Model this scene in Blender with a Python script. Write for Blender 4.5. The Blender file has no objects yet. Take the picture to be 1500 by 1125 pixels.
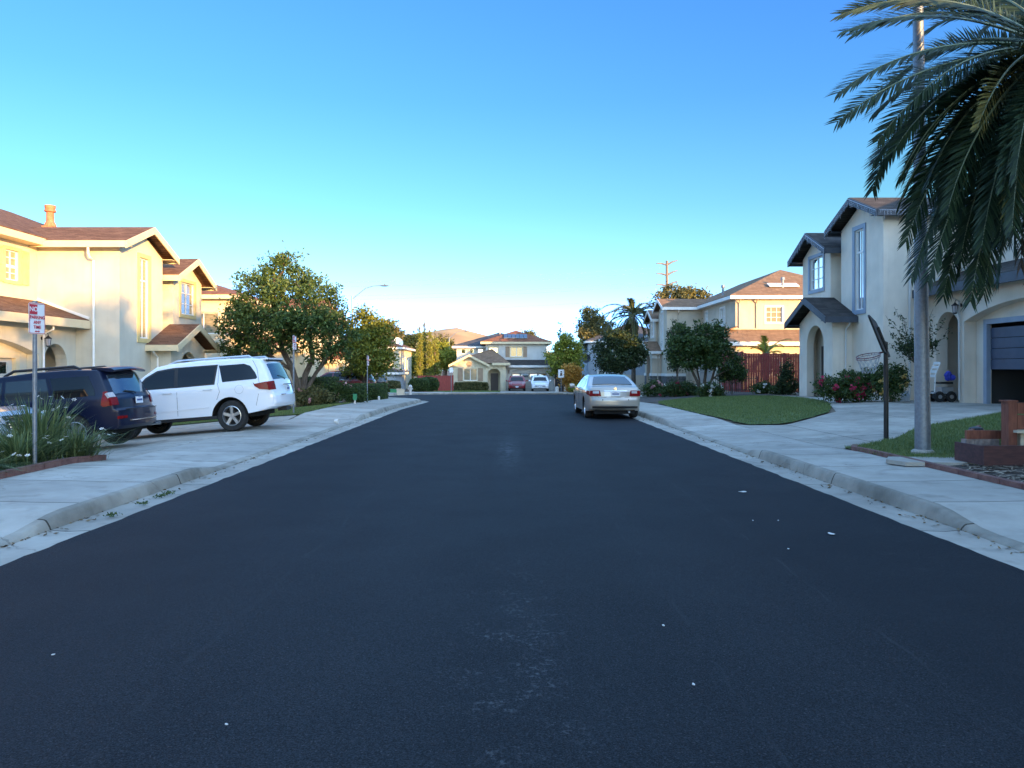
import bpy, bmesh, math, random
import numpy as np
from mathutils import Vector, Matrix
S = bpy.context.scene
COL = S.collection
R = math.radians
random.seed(7)
rng = np.random.default_rng(7)

# ---------------------------------------------------------------- camera
F = 1090.0
cd = bpy.data.cameras.new('camera')
cam = bpy.data.objects.new('camera', cd)
COL.objects.link(cam)
cam.location = (0, 0, 1.65)
cam.rotation_euler = (R(90), 0, 0)
cd.sensor_width = 36
cd.lens = F / 1500 * 36
cd.shift_x = 0.006
cd.shift_y = -0.015
cd.clip_end = 6000
S.camera = cam

# ---------------------------------------------------------------- sky and sun
SUN_EL = R(7.2)
SUN_AZ = Vector((0.62, -0.785))            # horizontal direction towards the sun
W = bpy.data.worlds.new('World')
S.world = W
W.use_nodes = True
wt = W.node_tree
bg = wt.nodes['Background']
sky = wt.nodes.new('ShaderNodeTexSky')
sky.sky_type = 'NISHITA'
sky.sun_disc = False
sky.sun_elevation = SUN_EL
sky.sun_rotation = math.atan2(SUN_AZ.x, SUN_AZ.y)
sky.altitude = 0
sky.air_density = 1.0
sky.dust_density = 0.4
sky.ozone_density = 1.6
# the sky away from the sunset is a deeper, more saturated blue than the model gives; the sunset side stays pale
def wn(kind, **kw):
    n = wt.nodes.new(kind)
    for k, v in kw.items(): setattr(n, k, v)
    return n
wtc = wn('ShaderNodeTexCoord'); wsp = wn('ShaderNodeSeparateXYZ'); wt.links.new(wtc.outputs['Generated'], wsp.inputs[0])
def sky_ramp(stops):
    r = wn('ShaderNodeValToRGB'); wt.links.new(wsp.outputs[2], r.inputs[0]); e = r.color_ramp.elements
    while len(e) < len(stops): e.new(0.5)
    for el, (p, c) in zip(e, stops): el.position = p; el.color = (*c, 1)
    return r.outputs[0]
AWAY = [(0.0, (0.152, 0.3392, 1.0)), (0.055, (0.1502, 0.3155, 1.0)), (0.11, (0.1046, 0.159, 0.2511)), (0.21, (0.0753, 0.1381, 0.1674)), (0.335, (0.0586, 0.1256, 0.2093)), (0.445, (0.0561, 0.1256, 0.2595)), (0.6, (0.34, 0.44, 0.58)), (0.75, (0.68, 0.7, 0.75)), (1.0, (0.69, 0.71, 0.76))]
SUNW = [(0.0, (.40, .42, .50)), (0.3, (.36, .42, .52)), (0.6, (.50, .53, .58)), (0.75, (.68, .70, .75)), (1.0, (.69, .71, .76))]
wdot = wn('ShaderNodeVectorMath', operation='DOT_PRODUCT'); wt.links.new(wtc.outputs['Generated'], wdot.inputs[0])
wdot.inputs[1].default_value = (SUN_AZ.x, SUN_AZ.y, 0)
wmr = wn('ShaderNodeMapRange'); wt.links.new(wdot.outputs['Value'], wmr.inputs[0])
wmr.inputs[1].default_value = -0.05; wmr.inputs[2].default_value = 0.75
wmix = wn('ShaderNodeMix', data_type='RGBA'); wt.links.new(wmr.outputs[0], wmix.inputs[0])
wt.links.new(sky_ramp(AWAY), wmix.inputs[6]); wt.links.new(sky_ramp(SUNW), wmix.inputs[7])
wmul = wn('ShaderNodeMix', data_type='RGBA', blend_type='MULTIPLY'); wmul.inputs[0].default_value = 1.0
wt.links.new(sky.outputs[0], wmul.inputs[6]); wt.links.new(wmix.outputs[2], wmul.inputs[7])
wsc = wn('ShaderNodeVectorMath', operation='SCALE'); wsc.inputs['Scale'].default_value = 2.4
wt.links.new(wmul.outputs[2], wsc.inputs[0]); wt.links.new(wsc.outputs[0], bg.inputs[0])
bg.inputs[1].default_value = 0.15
sd = bpy.data.lights.new('sun', 'SUN')
sun = bpy.data.objects.new('sun', sd)
COL.objects.link(sun)
sd.energy = 2.4
sd.angle = R(0.5)
sd.color = (1.0, 0.58, 0.20)
SV = Vector((SUN_AZ.x * math.cos(SUN_EL), SUN_AZ.y * math.cos(SUN_EL), math.sin(SUN_EL)))
sun.rotation_euler = SV.to_track_quat('Z', 'Y').to_euler()
S.view_settings.view_transform = 'Standard'
S.view_settings.look = 'None'
S.view_settings.exposure = 2.55
S.view_settings.gamma = 1.0

# ---------------------------------------------------------------- materials
MATS = {}
def mat(name, col, rough=0.8, col2=None, nscale=3.0, metal=0.0, bump=0.0, bscale=80.0, spec=0.5, coat=0.0, ior=None,
        island=False, transl=0.0, stretch=None, detail=4.0, contrast=(0.35, 0.65), emis=0):
    if name in MATS: return MATS[name]
    m = bpy.data.materials.new(name)
    m.use_nodes = True
    t = m.node_tree
    N, K = t.nodes, t.links
    b = N['Principled BSDF']
    b.inputs['Roughness'].default_value = rough
    b.inputs['Metallic'].default_value = metal
    b.inputs['Specular IOR Level'].default_value = spec
    if coat: b.inputs['Coat Weight'].default_value = coat; b.inputs['Coat Roughness'].default_value = 0.04
    if ior: b.inputs['IOR'].default_value = ior
    b.inputs['Base Color'].default_value = (*col, 1)
    tc = N.new('ShaderNodeTexCoord')
    src = tc.outputs['Object']
    if stretch:
        mp = N.new('ShaderNodeMapping'); mp.inputs['Scale'].default_value = stretch
        K.new(src, mp.inputs[0]); src = mp.outputs[0]
    if col2:
        rp = N.new('ShaderNodeValToRGB')
        rp.color_ramp.elements[0].color = (*col, 1); rp.color_ramp.elements[1].color = (*col2, 1)
        if island:
            g = N.new('ShaderNodeNewGeometry')
            K.new(g.outputs['Random Per Island'], rp.inputs[0])
        else:
            nz = N.new('ShaderNodeTexNoise'); nz.inputs['Scale'].default_value = nscale; nz.inputs['Detail'].default_value = detail
            K.new(src, nz.inputs['Vector']); K.new(nz.outputs[0], rp.inputs[0])
            rp.color_ramp.elements[0].position, rp.color_ramp.elements[1].position = contrast
        K.new(rp.outputs[0], b.inputs['Base Color'])
    if bump:
        n2 = N.new('ShaderNodeTexNoise'); n2.inputs['Scale'].default_value = bscale; n2.inputs['Detail'].default_value = 3
        K.new(src, n2.inputs['Vector'])
        bp = N.new('ShaderNodeBump'); bp.inputs['Strength'].default_value = bump; bp.inputs['Distance'].default_value = 0.02
        K.new(n2.outputs[0], bp.inputs['Height']); K.new(bp.outputs[0], b.inputs['Normal'])
    if transl:
        tr = N.new('ShaderNodeBsdfTranslucent'); mx = N.new('ShaderNodeMixShader'); mx.inputs[0].default_value = transl
        if col2: K.new(rp.outputs[0], tr.inputs[0])
        else: tr.inputs[0].default_value = (*col, 1)
        K.new(b.outputs[0], mx.inputs[1]); K.new(tr.outputs[0], mx.inputs[2])
        K.new(mx.outputs[0], N['Material Output'].inputs[0])
    if emis:
        b.inputs['Emission Color'].default_value = (*col, 1); b.inputs['Emission Strength'].default_value = emis
    MATS[name] = m
    return m

def stucco(name, c, d=0.88):
    m = mat(name, tuple(x * d for x in c), 0.92, c, nscale=1.3, bump=0.5, bscale=55, spec=0.2, detail=8)
    # faint rain streaks running down the render
    t = m.node_tree; N, K = t.nodes, t.links; b = N['Principled BSDF']
    src = b.inputs['Base Color'].links[0].from_socket
    tc = N.new('ShaderNodeTexCoord'); mp = N.new('ShaderNodeMapping'); mp.inputs['Scale'].default_value = (3.2, 3.2, 0.28); K.new(tc.outputs['Object'], mp.inputs[0])
    nz = N.new('ShaderNodeTexNoise'); nz.inputs['Scale'].default_value = 1.6; nz.inputs['Detail'].default_value = 7; K.new(mp.outputs[0], nz.inputs['Vector'])
    rp = N.new('ShaderNodeValToRGB'); rp.color_ramp.elements[0].position = 0.52; rp.color_ramp.elements[1].position = 0.72
    rp.color_ramp.elements[0].color = (1, 1, 1, 1); rp.color_ramp.elements[1].color = (0.80, 0.78, 0.75, 1); K.new(nz.outputs[0], rp.inputs[0])
    mx = N.new('ShaderNodeMix'); mx.data_type = 'RGBA'; mx.blend_type = 'MULTIPLY'; mx.inputs[0].default_value = 0.22
    K.new(src, mx.inputs[6]); K.new(rp.outputs[0], mx.inputs[7]); K.new(mx.outputs[2], b.inputs['Base Color'])
    return m
def shingle(name, c1, c2, mortar):
    m = bpy.data.materials.new(name); m.use_nodes = True
    t = m.node_tree; N, K = t.nodes, t.links
    b = N['Principled BSDF']; b.inputs['Roughness'].default_value = 0.95; b.inputs['Specular IOR Level'].default_value = 0.15
    tc = N.new('ShaderNodeTexCoord'); sp = N.new('ShaderNodeSeparateXYZ'); K.new(tc.outputs['Object'], sp.inputs[0])
    ad = N.new('ShaderNodeMath'); ad.operation = 'ADD'; K.new(sp.outputs[0], ad.inputs[0]); K.new(sp.outputs[1], ad.inputs[1])
    cb = N.new('ShaderNodeCombineXYZ'); K.new(ad.outputs[0], cb.inputs[0]); K.new(sp.outputs[2], cb.inputs[1])
    br = N.new('ShaderNodeTexBrick'); K.new(cb.outputs[0], br.inputs['Vector'])
    br.inputs['Color1'].default_value = (*c1, 1); br.inputs['Color2'].default_value = (*c2, 1); br.inputs['Mortar'].default_value = (*mortar, 1)
    br.inputs['Scale'].default_value = 1.0; br.inputs['Brick Width'].default_value = 0.33; br.inputs['Row Height'].default_value = 0.062
    br.inputs['Mortar Size'].default_value = 0.006; br.inputs['Mortar Smooth'].default_value = 0.3; br.inputs['Bias'].default_value = 0.0
    nz = N.new('ShaderNodeTexNoise'); nz.inputs['Scale'].default_value = 2.5; nz.inputs['Detail'].default_value = 6; K.new(tc.outputs['Object'], nz.inputs['Vector'])
    mx = N.new('ShaderNodeMix'); mx.data_type = 'RGBA'; mx.blend_type = 'MULTIPLY'; mx.inputs[0].default_value = 0.5
    K.new(br.outputs[0], mx.inputs[6]); K.new(nz.outputs[0], mx.inputs[7]); K.new(mx.outputs[2], b.inputs['Base Color'])
    bp = N.new('ShaderNodeBump'); bp.inputs['Strength'].default_value = 0.6; bp.inputs['Distance'].default_value = 0.02
    K.new(br.outputs['Fac'], bp.inputs['Height']); bp.invert = True; K.new(bp.outputs[0], b.inputs['Normal'])
    return m

def M(n): return MATS[n]
mat('white_paint', (0.72, 0.72, 0.70), 0.5, (0.8, 0.8, 0.78), 4)
mat('metal_galv', (0.20, 0.22, 0.245), 0.55, (0.25, 0.275, 0.30), 22, metal=0.75, detail=8)
mat('metal_black', (0.012, 0.012, 0.013), 0.45, bump=0.05)
mat('chrome', (0.75, 0.76, 0.78), 0.16, metal=1.0)
mat('alloy', (0.60, 0.61, 0.63), 0.28, metal=0.9)
mat('tyre', (0.012, 0.012, 0.012), 0.85, (0.022, 0.021, 0.02), 14, bump=0.2)
mat('car_glass', (0.005, 0.007, 0.009), 0.02, spec=0.5, ior=1.45)
mat('car_glass_clear', (0.02, 0.03, 0.037), 0.03, spec=0.5, ior=1.6)
mat('black_plastic', (0.014, 0.014, 0.016), 0.55, bump=0.1, bscale=200)
mat('under_dark', (0.006, 0.006, 0.006), 0.9)
mat('red_lens', (0.14, 0.003, 0.005), 0.22, (0.20, 0.005, 0.007), 12, spec=0.25)
mat('car_glass_rear', (0.03, 0.045, 0.06), 0.03, spec=0.6, ior=2.4)
mat('clear_lens', (0.42, 0.38, 0.38), 0.08, spec=0.8, coat=0.6)
mat('plate_white', (0.70, 0.72, 0.75), 0.4)
mat('plate_ink', (0.05, 0.08, 0.22), 0.5)
mat('window_glass', (0.02, 0.028, 0.034), 0.02, spec=1.0, ior=4.6)
mat('window_blind', (0.20, 0.17, 0.10), 0.10, (0.28, 0.25, 0.17), 3, ior=2.0, coat=0.6, stretch=(1, 1, 14))
mat('red_paint_wood', (0.20, 0.032, 0.027), 0.75, (0.31, 0.055, 0.042), 5, bump=0.2, stretch=(6, 6, 0.6), detail=7)
mat('brick_edging', (0.13, 0.055, 0.045), 0.85, (0.20, 0.10, 0.08), 7, bump=0.6, bscale=40)
mat('bark', (0.075, 0.055, 0.04), 0.95, (0.15, 0.115, 0.085), 9, bump=0.9, bscale=25, stretch=(3, 3, 0.6))
mat('soil', (0.045, 0.033, 0.026), 1.0, (0.085, 0.065, 0.05), 14, bump=1.0, bscale=30, detail=9)
mat('terracotta', (0.42, 0.13, 0.06), 0.8, (0.50, 0.18, 0.09), 8)
def leaf(name, a, b, t=0.25, rough=0.55): return mat(name, a, rough, b, island=True, transl=t, spec=0.35)
leaf('leaf_street', (0.024, 0.060, 0.016), (0.115, 0.165, 0.038))
leaf('leaf_yellow', (0.055, 0.085, 0.012), (0.25, 0.25, 0.03))
leaf('leaf_dark', (0.014, 0.030, 0.011), (0.06, 0.088, 0.028))
leaf('leaf_hedge', (0.022, 0.045, 0.012), (0.075, 0.12, 0.028))
leaf('leaf_olive', (0.055, 0.065, 0.024), (0.19, 0.17, 0.06))
leaf('leaf_bright', (0.10, 0.14, 0.018), (0.36, 0.36, 0.045))
leaf('leaf_orange', (0.36, 0.16, 0.02), (0.62, 0.34, 0.07))
leaf('leaf_cypress', (0.12, 0.15, 0.03), (0.32, 0.31, 0.05))
leaf('leaf_lily', (0.04, 0.078, 0.028), (0.18, 0.235, 0.095), 0.2)
leaf('leaf_palm', (0.008, 0.022, 0.011), (0.042, 0.072, 0.030), 0.18, 0.5)
leaf('leaf_palm_yellow', (0.08, 0.075, 0.015), (0.20, 0.16, 0.035), 0.2)
leaf('leaf_palm_dead', (0.09, 0.065, 0.045), (0.19, 0.145, 0.10), 0.1, 0.8)
leaf('grass_blade', (0.07, 0.115, 0.03), (0.21, 0.25, 0.075), 0.2)
mat('palm_rachis', (0.10, 0.13, 0.075), 0.4, (0.17, 0.20, 0.11), 4)
leaf('petal_red', (0.38, 0.012, 0.05), (0.60, 0.06, 0.16))
leaf('petal_pink', (0.50, 0.20, 0.22), (0.70, 0.42, 0.42))
leaf('petal_white', (0.70, 0.68, 0.62), (0.85, 0.83, 0.78))
leaf('petal_yellow', (0.60, 0.40, 0.10), (0.75, 0.55, 0.22))

# ---------------------------------------------------------------- mesh helpers
def mesh_obj(name, verts, faces, mats, parent=None, loc=(0, 0, 0), smooth=False, mi=None, fix=True):
    me = bpy.data.meshes.new(name)
    if isinstance(verts, np.ndarray):
        nv, nf, k = len(verts), len(faces), faces.shape[1]
        me.vertices.add(nv); me.vertices.foreach_set('co', verts.astype(np.float32).ravel())
        me.loops.add(nf * k); me.loops.foreach_set('vertex_index', faces.astype(np.int32).ravel())
        me.polygons.add(nf)
        me.polygons.foreach_set('loop_start', np.arange(0, nf * k, k, dtype=np.int32))
        me.update(calc_edges=True)
    else:
        me.from_pydata(verts, [], faces)
        if fix:
            bm = bmesh.new(); bm.from_mesh(me)
            bmesh.ops.recalc_face_normals(bm, faces=bm.faces[:]); bm.to_mesh(me); bm.free()
    if not isinstance(mats, (list, tuple)): mats = [mats]
    for m in mats: me.materials.append(M(m) if isinstance(m, str) else m)
    if mi is not None: me.polygons.foreach_set('material_index', mi)
    if smooth:
        me.polygons.foreach_set('use_smooth', [True] * len(me.polygons))
        if smooth != 2: me.set_sharp_from_angle(angle=R(38))
    o = bpy.data.objects.new(name, me)
    COL.objects.link(o)
    o.location = loc
    if parent: o.parent = parent
    return o

class MB:
    def __init__(s): s.v = []; s.f = []; s.m = []
    def add(s, vs, fs, m=0):
        n = len(s.v); s.v += [tuple(v) for v in vs]
        for f in fs: s.f.append(tuple(i + n for i in f)); s.m.append(m)
        return s
    def box(s, c, d, rz=0.0, m=0, rot=None):
        Q = rot if rot is not None else Matrix.Rotation(rz, 3, 'Z')
        vs = [Vector(c) + Q @ Vector((sx * d[0] / 2, sy * d[1] / 2, sz * d[2] / 2)) for sx in (-1, 1) for sy in (-1, 1) for sz in (-1, 1)]
        return s.add(vs, [(0, 1, 3, 2), (4, 6, 7, 5), (0, 4, 5, 1), (2, 3, 7, 6), (0, 2, 6, 4), (1, 5, 7, 3)], m)
    def b2(s, x0, x1, y0, y1, z0, z1, m=0):
        return s.box(((x0 + x1) / 2, (y0 + y1) / 2, (z0 + z1) / 2), (x1 - x0, y1 - y0, z1 - z0), 0, m)
    def bar(s, p, q, w, h=None, m=0):
        p, q = Vector(p), Vector(q); d = q - p; L = d.length
        rot = d.to_track_quat('X', 'Z').to_matrix()
        return s.box((p + q) / 2, (L, w, h or w), m=m, rot=rot)
    def tube(s, pts, rad, n=8, m=0, cap=True):
        pts = [Vector(p) for p in pts]
        if not isinstance(rad, (list, tuple)): rad = [rad] * len(pts)
        vs, fs = [], []
        up = None
        for i, p in enumerate(pts):
            t = (pts[min(i + 1, len(pts) - 1)] - pts[max(i - 1, 0)])
            if t.length < 1e-9: t = Vector((0, 0, 1))
            t.normalize()
            if up is None:
                up = Vector((1, 0, 0)) if abs(t.x) < 0.9 else Vector((0, 1, 0))
            a = (up - t * up.dot(t)).normalized(); b = t.cross(a); up = a
            for k in range(n):
                th = 2 * math.pi * k / n
                vs.append(p + (a * math.cos(th) + b * math.sin(th)) * rad[i])
        for i in range(len(pts) - 1):
            for k in range(n):
                k2 = (k + 1) % n
                fs.append((i * n + k, i * n + k2, (i + 1) * n + k2, (i + 1) * n + k))
        if cap:
            fs.append(tuple(range(n))[::-1]); fs.append(tuple((len(pts) - 1) * n + k for k in range(n)))
        return s.add(vs, fs, m)
    def lathe(s, prof, c=(0, 0, 0), n=16, axis='Z', m=0):
        vs, fs = [], []
        for r, h in prof:
            for k in range(n):
                th = 2 * math.pi * k / n
                x, y = r * math.cos(th), r * math.sin(th)
                v = (x, y, h) if axis == 'Z' else ((x, h, y) if axis == 'Y' else (h, x, y))
                vs.append((c[0] + v[0], c[1] + v[1], c[2] + v[2]))
        for i in range(len(prof) - 1):
            for k in range(n):
                k2 = (k + 1) % n
                fs.append((i * n + k, i * n + k2, (i + 1) * n + k2, (i + 1) * n + k))
        return s.add(vs, fs, m)
    def panel(s, outline, holes, fn, th, m=0):
        loops = [outline] + list(holes)
        bm = bmesh.new(); es = []
        for lp in loops:
            vv = [bm.verts.new((a, b, 0)) for a, b in lp]
            for i in range(len(vv)): es.append(bm.edges.new((vv[i], vv[(i + 1) % len(vv)])))
        bm.verts.index_update()
        r = bmesh.ops.triangle_fill(bm, use_beauty=True, use_dissolve=False, edges=es)
        pts = [(v.co.x, v.co.y) for v in bm.verts]
        tris = [tuple(v.index for v in f.verts) for f in bm.faces]
        bm.free()
        n = len(pts)
        vs = [fn(a, b, 0) for a, b in pts] + [fn(a, b, th) for a, b in pts]
        fs = tris + [tuple(i + n for i in t[::-1]) for t in tris]
        k = 0
        for lp in loops:
            L = len(lp)
            for i in range(L):
                a, b = k + i, k + (i + 1) % L
                fs.append((a, b, b + n, a + n))
            k += L
        return s.add(vs, fs, m)
    def build(s, name, mats, parent=None, loc=(0, 0, 0), smooth=False, label=None):
        o = mesh_obj(name, s.v, s.f, mats, parent, loc, smooth, s.m)
        if label: o['label'] = label
        return o

def tag(o, label=None, cat=None, group=None, kind=None):
    if label: o['label'] = label
    if cat: o['category'] = cat
    if group: o['group'] = group
    if kind: o['kind'] = kind
    return o
def thing(name, label, cat, loc, rz=0.0, group=None):
    o = bpy.data.objects.new(name, None); COL.objects.link(o)
    o.location = loc; o.rotation_euler = (0, 0, rz); o.empty_display_size = 0.3
    return tag(o, label, cat, group)
def copy_tree(o, parent=None):
    c = o.copy(); COL.objects.link(c); c.parent = parent
    for ch in list(o.children): copy_tree(ch, c)
    return c
def rect(a0, a1, b0, b1): return [(a0, b0), (a1, b0), (a1, b1), (a0, b1)]
def arch(a0, a1, b0, spring, apex, n=14):
    c, h = (a0 + a1) / 2, (a1 - a0) / 2
    pts = [(a0, b0), (a1, b0)]
    rise = apex - spring
    if abs(rise - h) < 1e-6 or rise > h * 0.8:
        pts += [(c + h * math.cos(math.pi * k / n), spring + rise * math.sin(math.pi * k / n)) for k in range(n + 1)]
    else:
        rad = (h * h + rise * rise) / (2 * rise); cz = apex - rad; t0 = math.asin(h / rad)
        pts += [(c + rad * math.sin(t0 - 2 * t0 * k / n), cz + rad * math.cos(t0 - 2 * t0 * k / n)) for k in range(n + 1)]
    return pts

# ---------------------------------------------------------------- lie of the land
def P(px, py, Y): return Vector(((px - 741) / F * Y, Y, 1.65 - (py - 540) / F * Y))
def zr(y): return 0.0 if y < 30 else (-0.016 * (y - 30) if y < 85 else -0.88)
SWL, SWR = -6.75, 6.30                       # outer edges of the pavements
def lerp(a, b, t): return a + (b - a) * min(1, max(0, t))
DIPL, DIPR = (11.6, 13.2, 23.4, 25.0), (13.2, 15.0, 20.2, 22.2)
def walk_h(y, side):
    """height of the pavement's outer edge: it dips at the two driveways"""
    a, b, c, d = DIPL if side < 0 else DIPR
    t = lerp(0, 1, (y - a) / (b - a)) * lerp(1, 0, (y - c) / (d - c))
    return 0.172 - (0.115 if side < 0 else 0.07) * t
def lot(x, y):
    if x < SWL: return lerp(walk_h(y, -1), -0.62, (SWL - x) / 8.2)
    if x > SWR: return lerp(walk_h(y, 1), 0.5, (x - SWR) / 6.5)
    return 0.0
def fade(y): return lerp(1, 0, (y - 58) / 14)     # the lots level out towards the end of the street
def g(x, y):
    f = fade(y)
    if SWL <= x <= SWR: return zr(y) + 0.05 * (1 - f)
    return zr(y) + lot(x, y) * f + 0.05 * (1 - f)
XB = [-14.95, SWL, SWR, 12.8]
YB = [11.6, 13.2, 15, 20.2, 22.2, 23.4, 25, 30, 58, 72, 85]
# ---------------------------------------------------------------- ground materials
def concrete_mat(name, c1, c2, joint_y=1.52, joint_x=None, crack=0.35):
    m = bpy.data.materials.new(name); m.use_nodes = True
    t = m.node_tree; N, K = t.nodes, t.links
    b = N['Principled BSDF']; b.inputs['Roughness'].default_value = 0.88; b.inputs['Specular IOR Level'].default_value = 0.25
    tc = N.new('ShaderNodeTexCoord'); sp = N.new('ShaderNodeSeparateXYZ'); K.new(tc.outputs['Object'], sp.inputs[0])
    nz = N.new('ShaderNodeTexNoise'); nz.inputs['Scale'].default_value = 0.9; nz.inputs['Detail'].default_value = 9; nz.inputs['Roughness'].default_value = 0.65
    K.new(tc.outputs['Object'], nz.inputs['Vector'])
    rp = N.new('ShaderNodeValToRGB'); rp.color_ramp.elements[0].color = (*c1, 1); rp.color_ramp.elements[1].color = (*c2, 1)
    rp.color_ramp.elements[0].position = 0.3; rp.color_ramp.elements[1].position = 0.68
    K.new(nz.outputs[0], rp.inputs[0])
    def math_(op, a, bb=None):
        n = N.new('ShaderNodeMath'); n.operation = op
        for i, v in enumerate((a, bb)):
            if v is None: continue
            if isinstance(v, (int, float)): n.inputs[i].default_value = v
            else: K.new(v, n.inputs[i])
        return n.outputs[0]
    masks = []
    for out, step, off in ((sp.outputs[1], joint_y, 0.0), (sp.outputs[0], joint_x, 0.37)):
        if not step: continue
        fr = math_('FRACT', math_('DIVIDE', math_('ADD', out, 100 * step + off), step))
        masks.append(math_('LESS_THAN', math_('ABSOLUTE', math_('SUBTRACT', fr, 0.5)), 0.013 / step))
    vo = N.new('ShaderNodeTexVoronoi'); vo.feature = 'DISTANCE_TO_EDGE'; vo.inputs['Scale'].default_value = 0.23
    wn = N.new('ShaderNodeTexNoise'); wn.inputs['Scale'].default_value = 1.5; wn.inputs['Detail'].default_value = 5
    K.new(tc.outputs['Object'], wn.inputs['Vector'])
    ve = N.new('ShaderNodeVectorMath'); ve.operation = 'ADD'; K.new(tc.outputs['Object'], ve.inputs[0]); K.new(wn.outputs[1], ve.inputs[1])
    K.new(ve.outputs[0], vo.inputs['Vector'])
    masks.append(math_('MULTIPLY', math_('LESS_THAN', vo.outputs[0], 0.0022), crack))
    mk = masks[0]
    for x in masks[1:]: mk = math_('MAXIMUM', mk, x)
    st = N.new('ShaderNodeTexNoise'); st.inputs['Scale'].default_value = 3.3; st.inputs['Detail'].default_value = 7
    K.new(tc.outputs['Object'], st.inputs['Vector'])
    sr = N.new('ShaderNodeValToRGB'); sr.color_ramp.elements[0].position = 0.54; sr.color_ramp.elements[1].position = 0.78
    K.new(st.outputs[0], sr.inputs[0])
    mk2 = math_('MULTIPLY', sr.outputs[0], 0.45)
    mk = math_('MAXIMUM', mk, mk2)
    # each slab was poured a little lighter or darker
    wn_ = N.new('ShaderNodeTexWhiteNoise'); wn_.noise_dimensions = '1D'
    K.new(math_('FLOOR', math_('ADD', math_('DIVIDE', math_('ADD', sp.outputs[1], 100 * joint_y), joint_y), 0.5)), wn_.inputs['W'])
    sl = N.new('ShaderNodeMapRange'); K.new(wn_.outputs[0], sl.inputs[0]); sl.inputs[3].default_value = 0.84; sl.inputs[4].default_value = 1.07
    sm = N.new('ShaderNodeVectorMath'); sm.operation = 'SCALE'; K.new(rp.outputs[0], sm.inputs[0]); K.new(sl.outputs[0], sm.inputs['Scale'])
    mx = N.new('ShaderNodeMix'); mx.data_type = 'RGBA'; K.new(mk, mx.inputs[0]); K.new(sm.outputs[0], mx.inputs[6])
    mx.inputs[7].default_value = (c1[0] * 0.3, c1[1] * 0.28, c1[2] * 0.26, 1)
    K.new(mx.outputs[2], b.inputs['Base Color'])
    n2 = N.new('ShaderNodeTexNoise'); n2.inputs['Scale'].default_value = 70; K.new(tc.outputs['Object'], n2.inputs['Vector'])
    bp = N.new('ShaderNodeBump'); bp.inputs['Strength'].default_value = 0.3; bp.inputs['Distance'].default_value = 0.01
    K.new(n2.outputs[0], bp.inputs['Height']); K.new(bp.outputs[0], b.inputs['Normal'])
    MATS[name] = m
concrete_mat('concrete_walk', (0.31, 0.285, 0.24), (0.465, 0.43, 0.37))
concrete_mat('concrete_gutter', (0.28, 0.255, 0.215), (0.43, 0.395, 0.335), joint_y=3.05)
concrete_mat('concrete_kerb', (0.17, 0.155, 0.125), (0.40, 0.365, 0.30), joint_y=3.05)
concrete_mat('concrete_drive', (0.25, 0.228, 0.19), (0.42, 0.385, 0.325), joint_y=3.6, joint_x=3.1)

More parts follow.
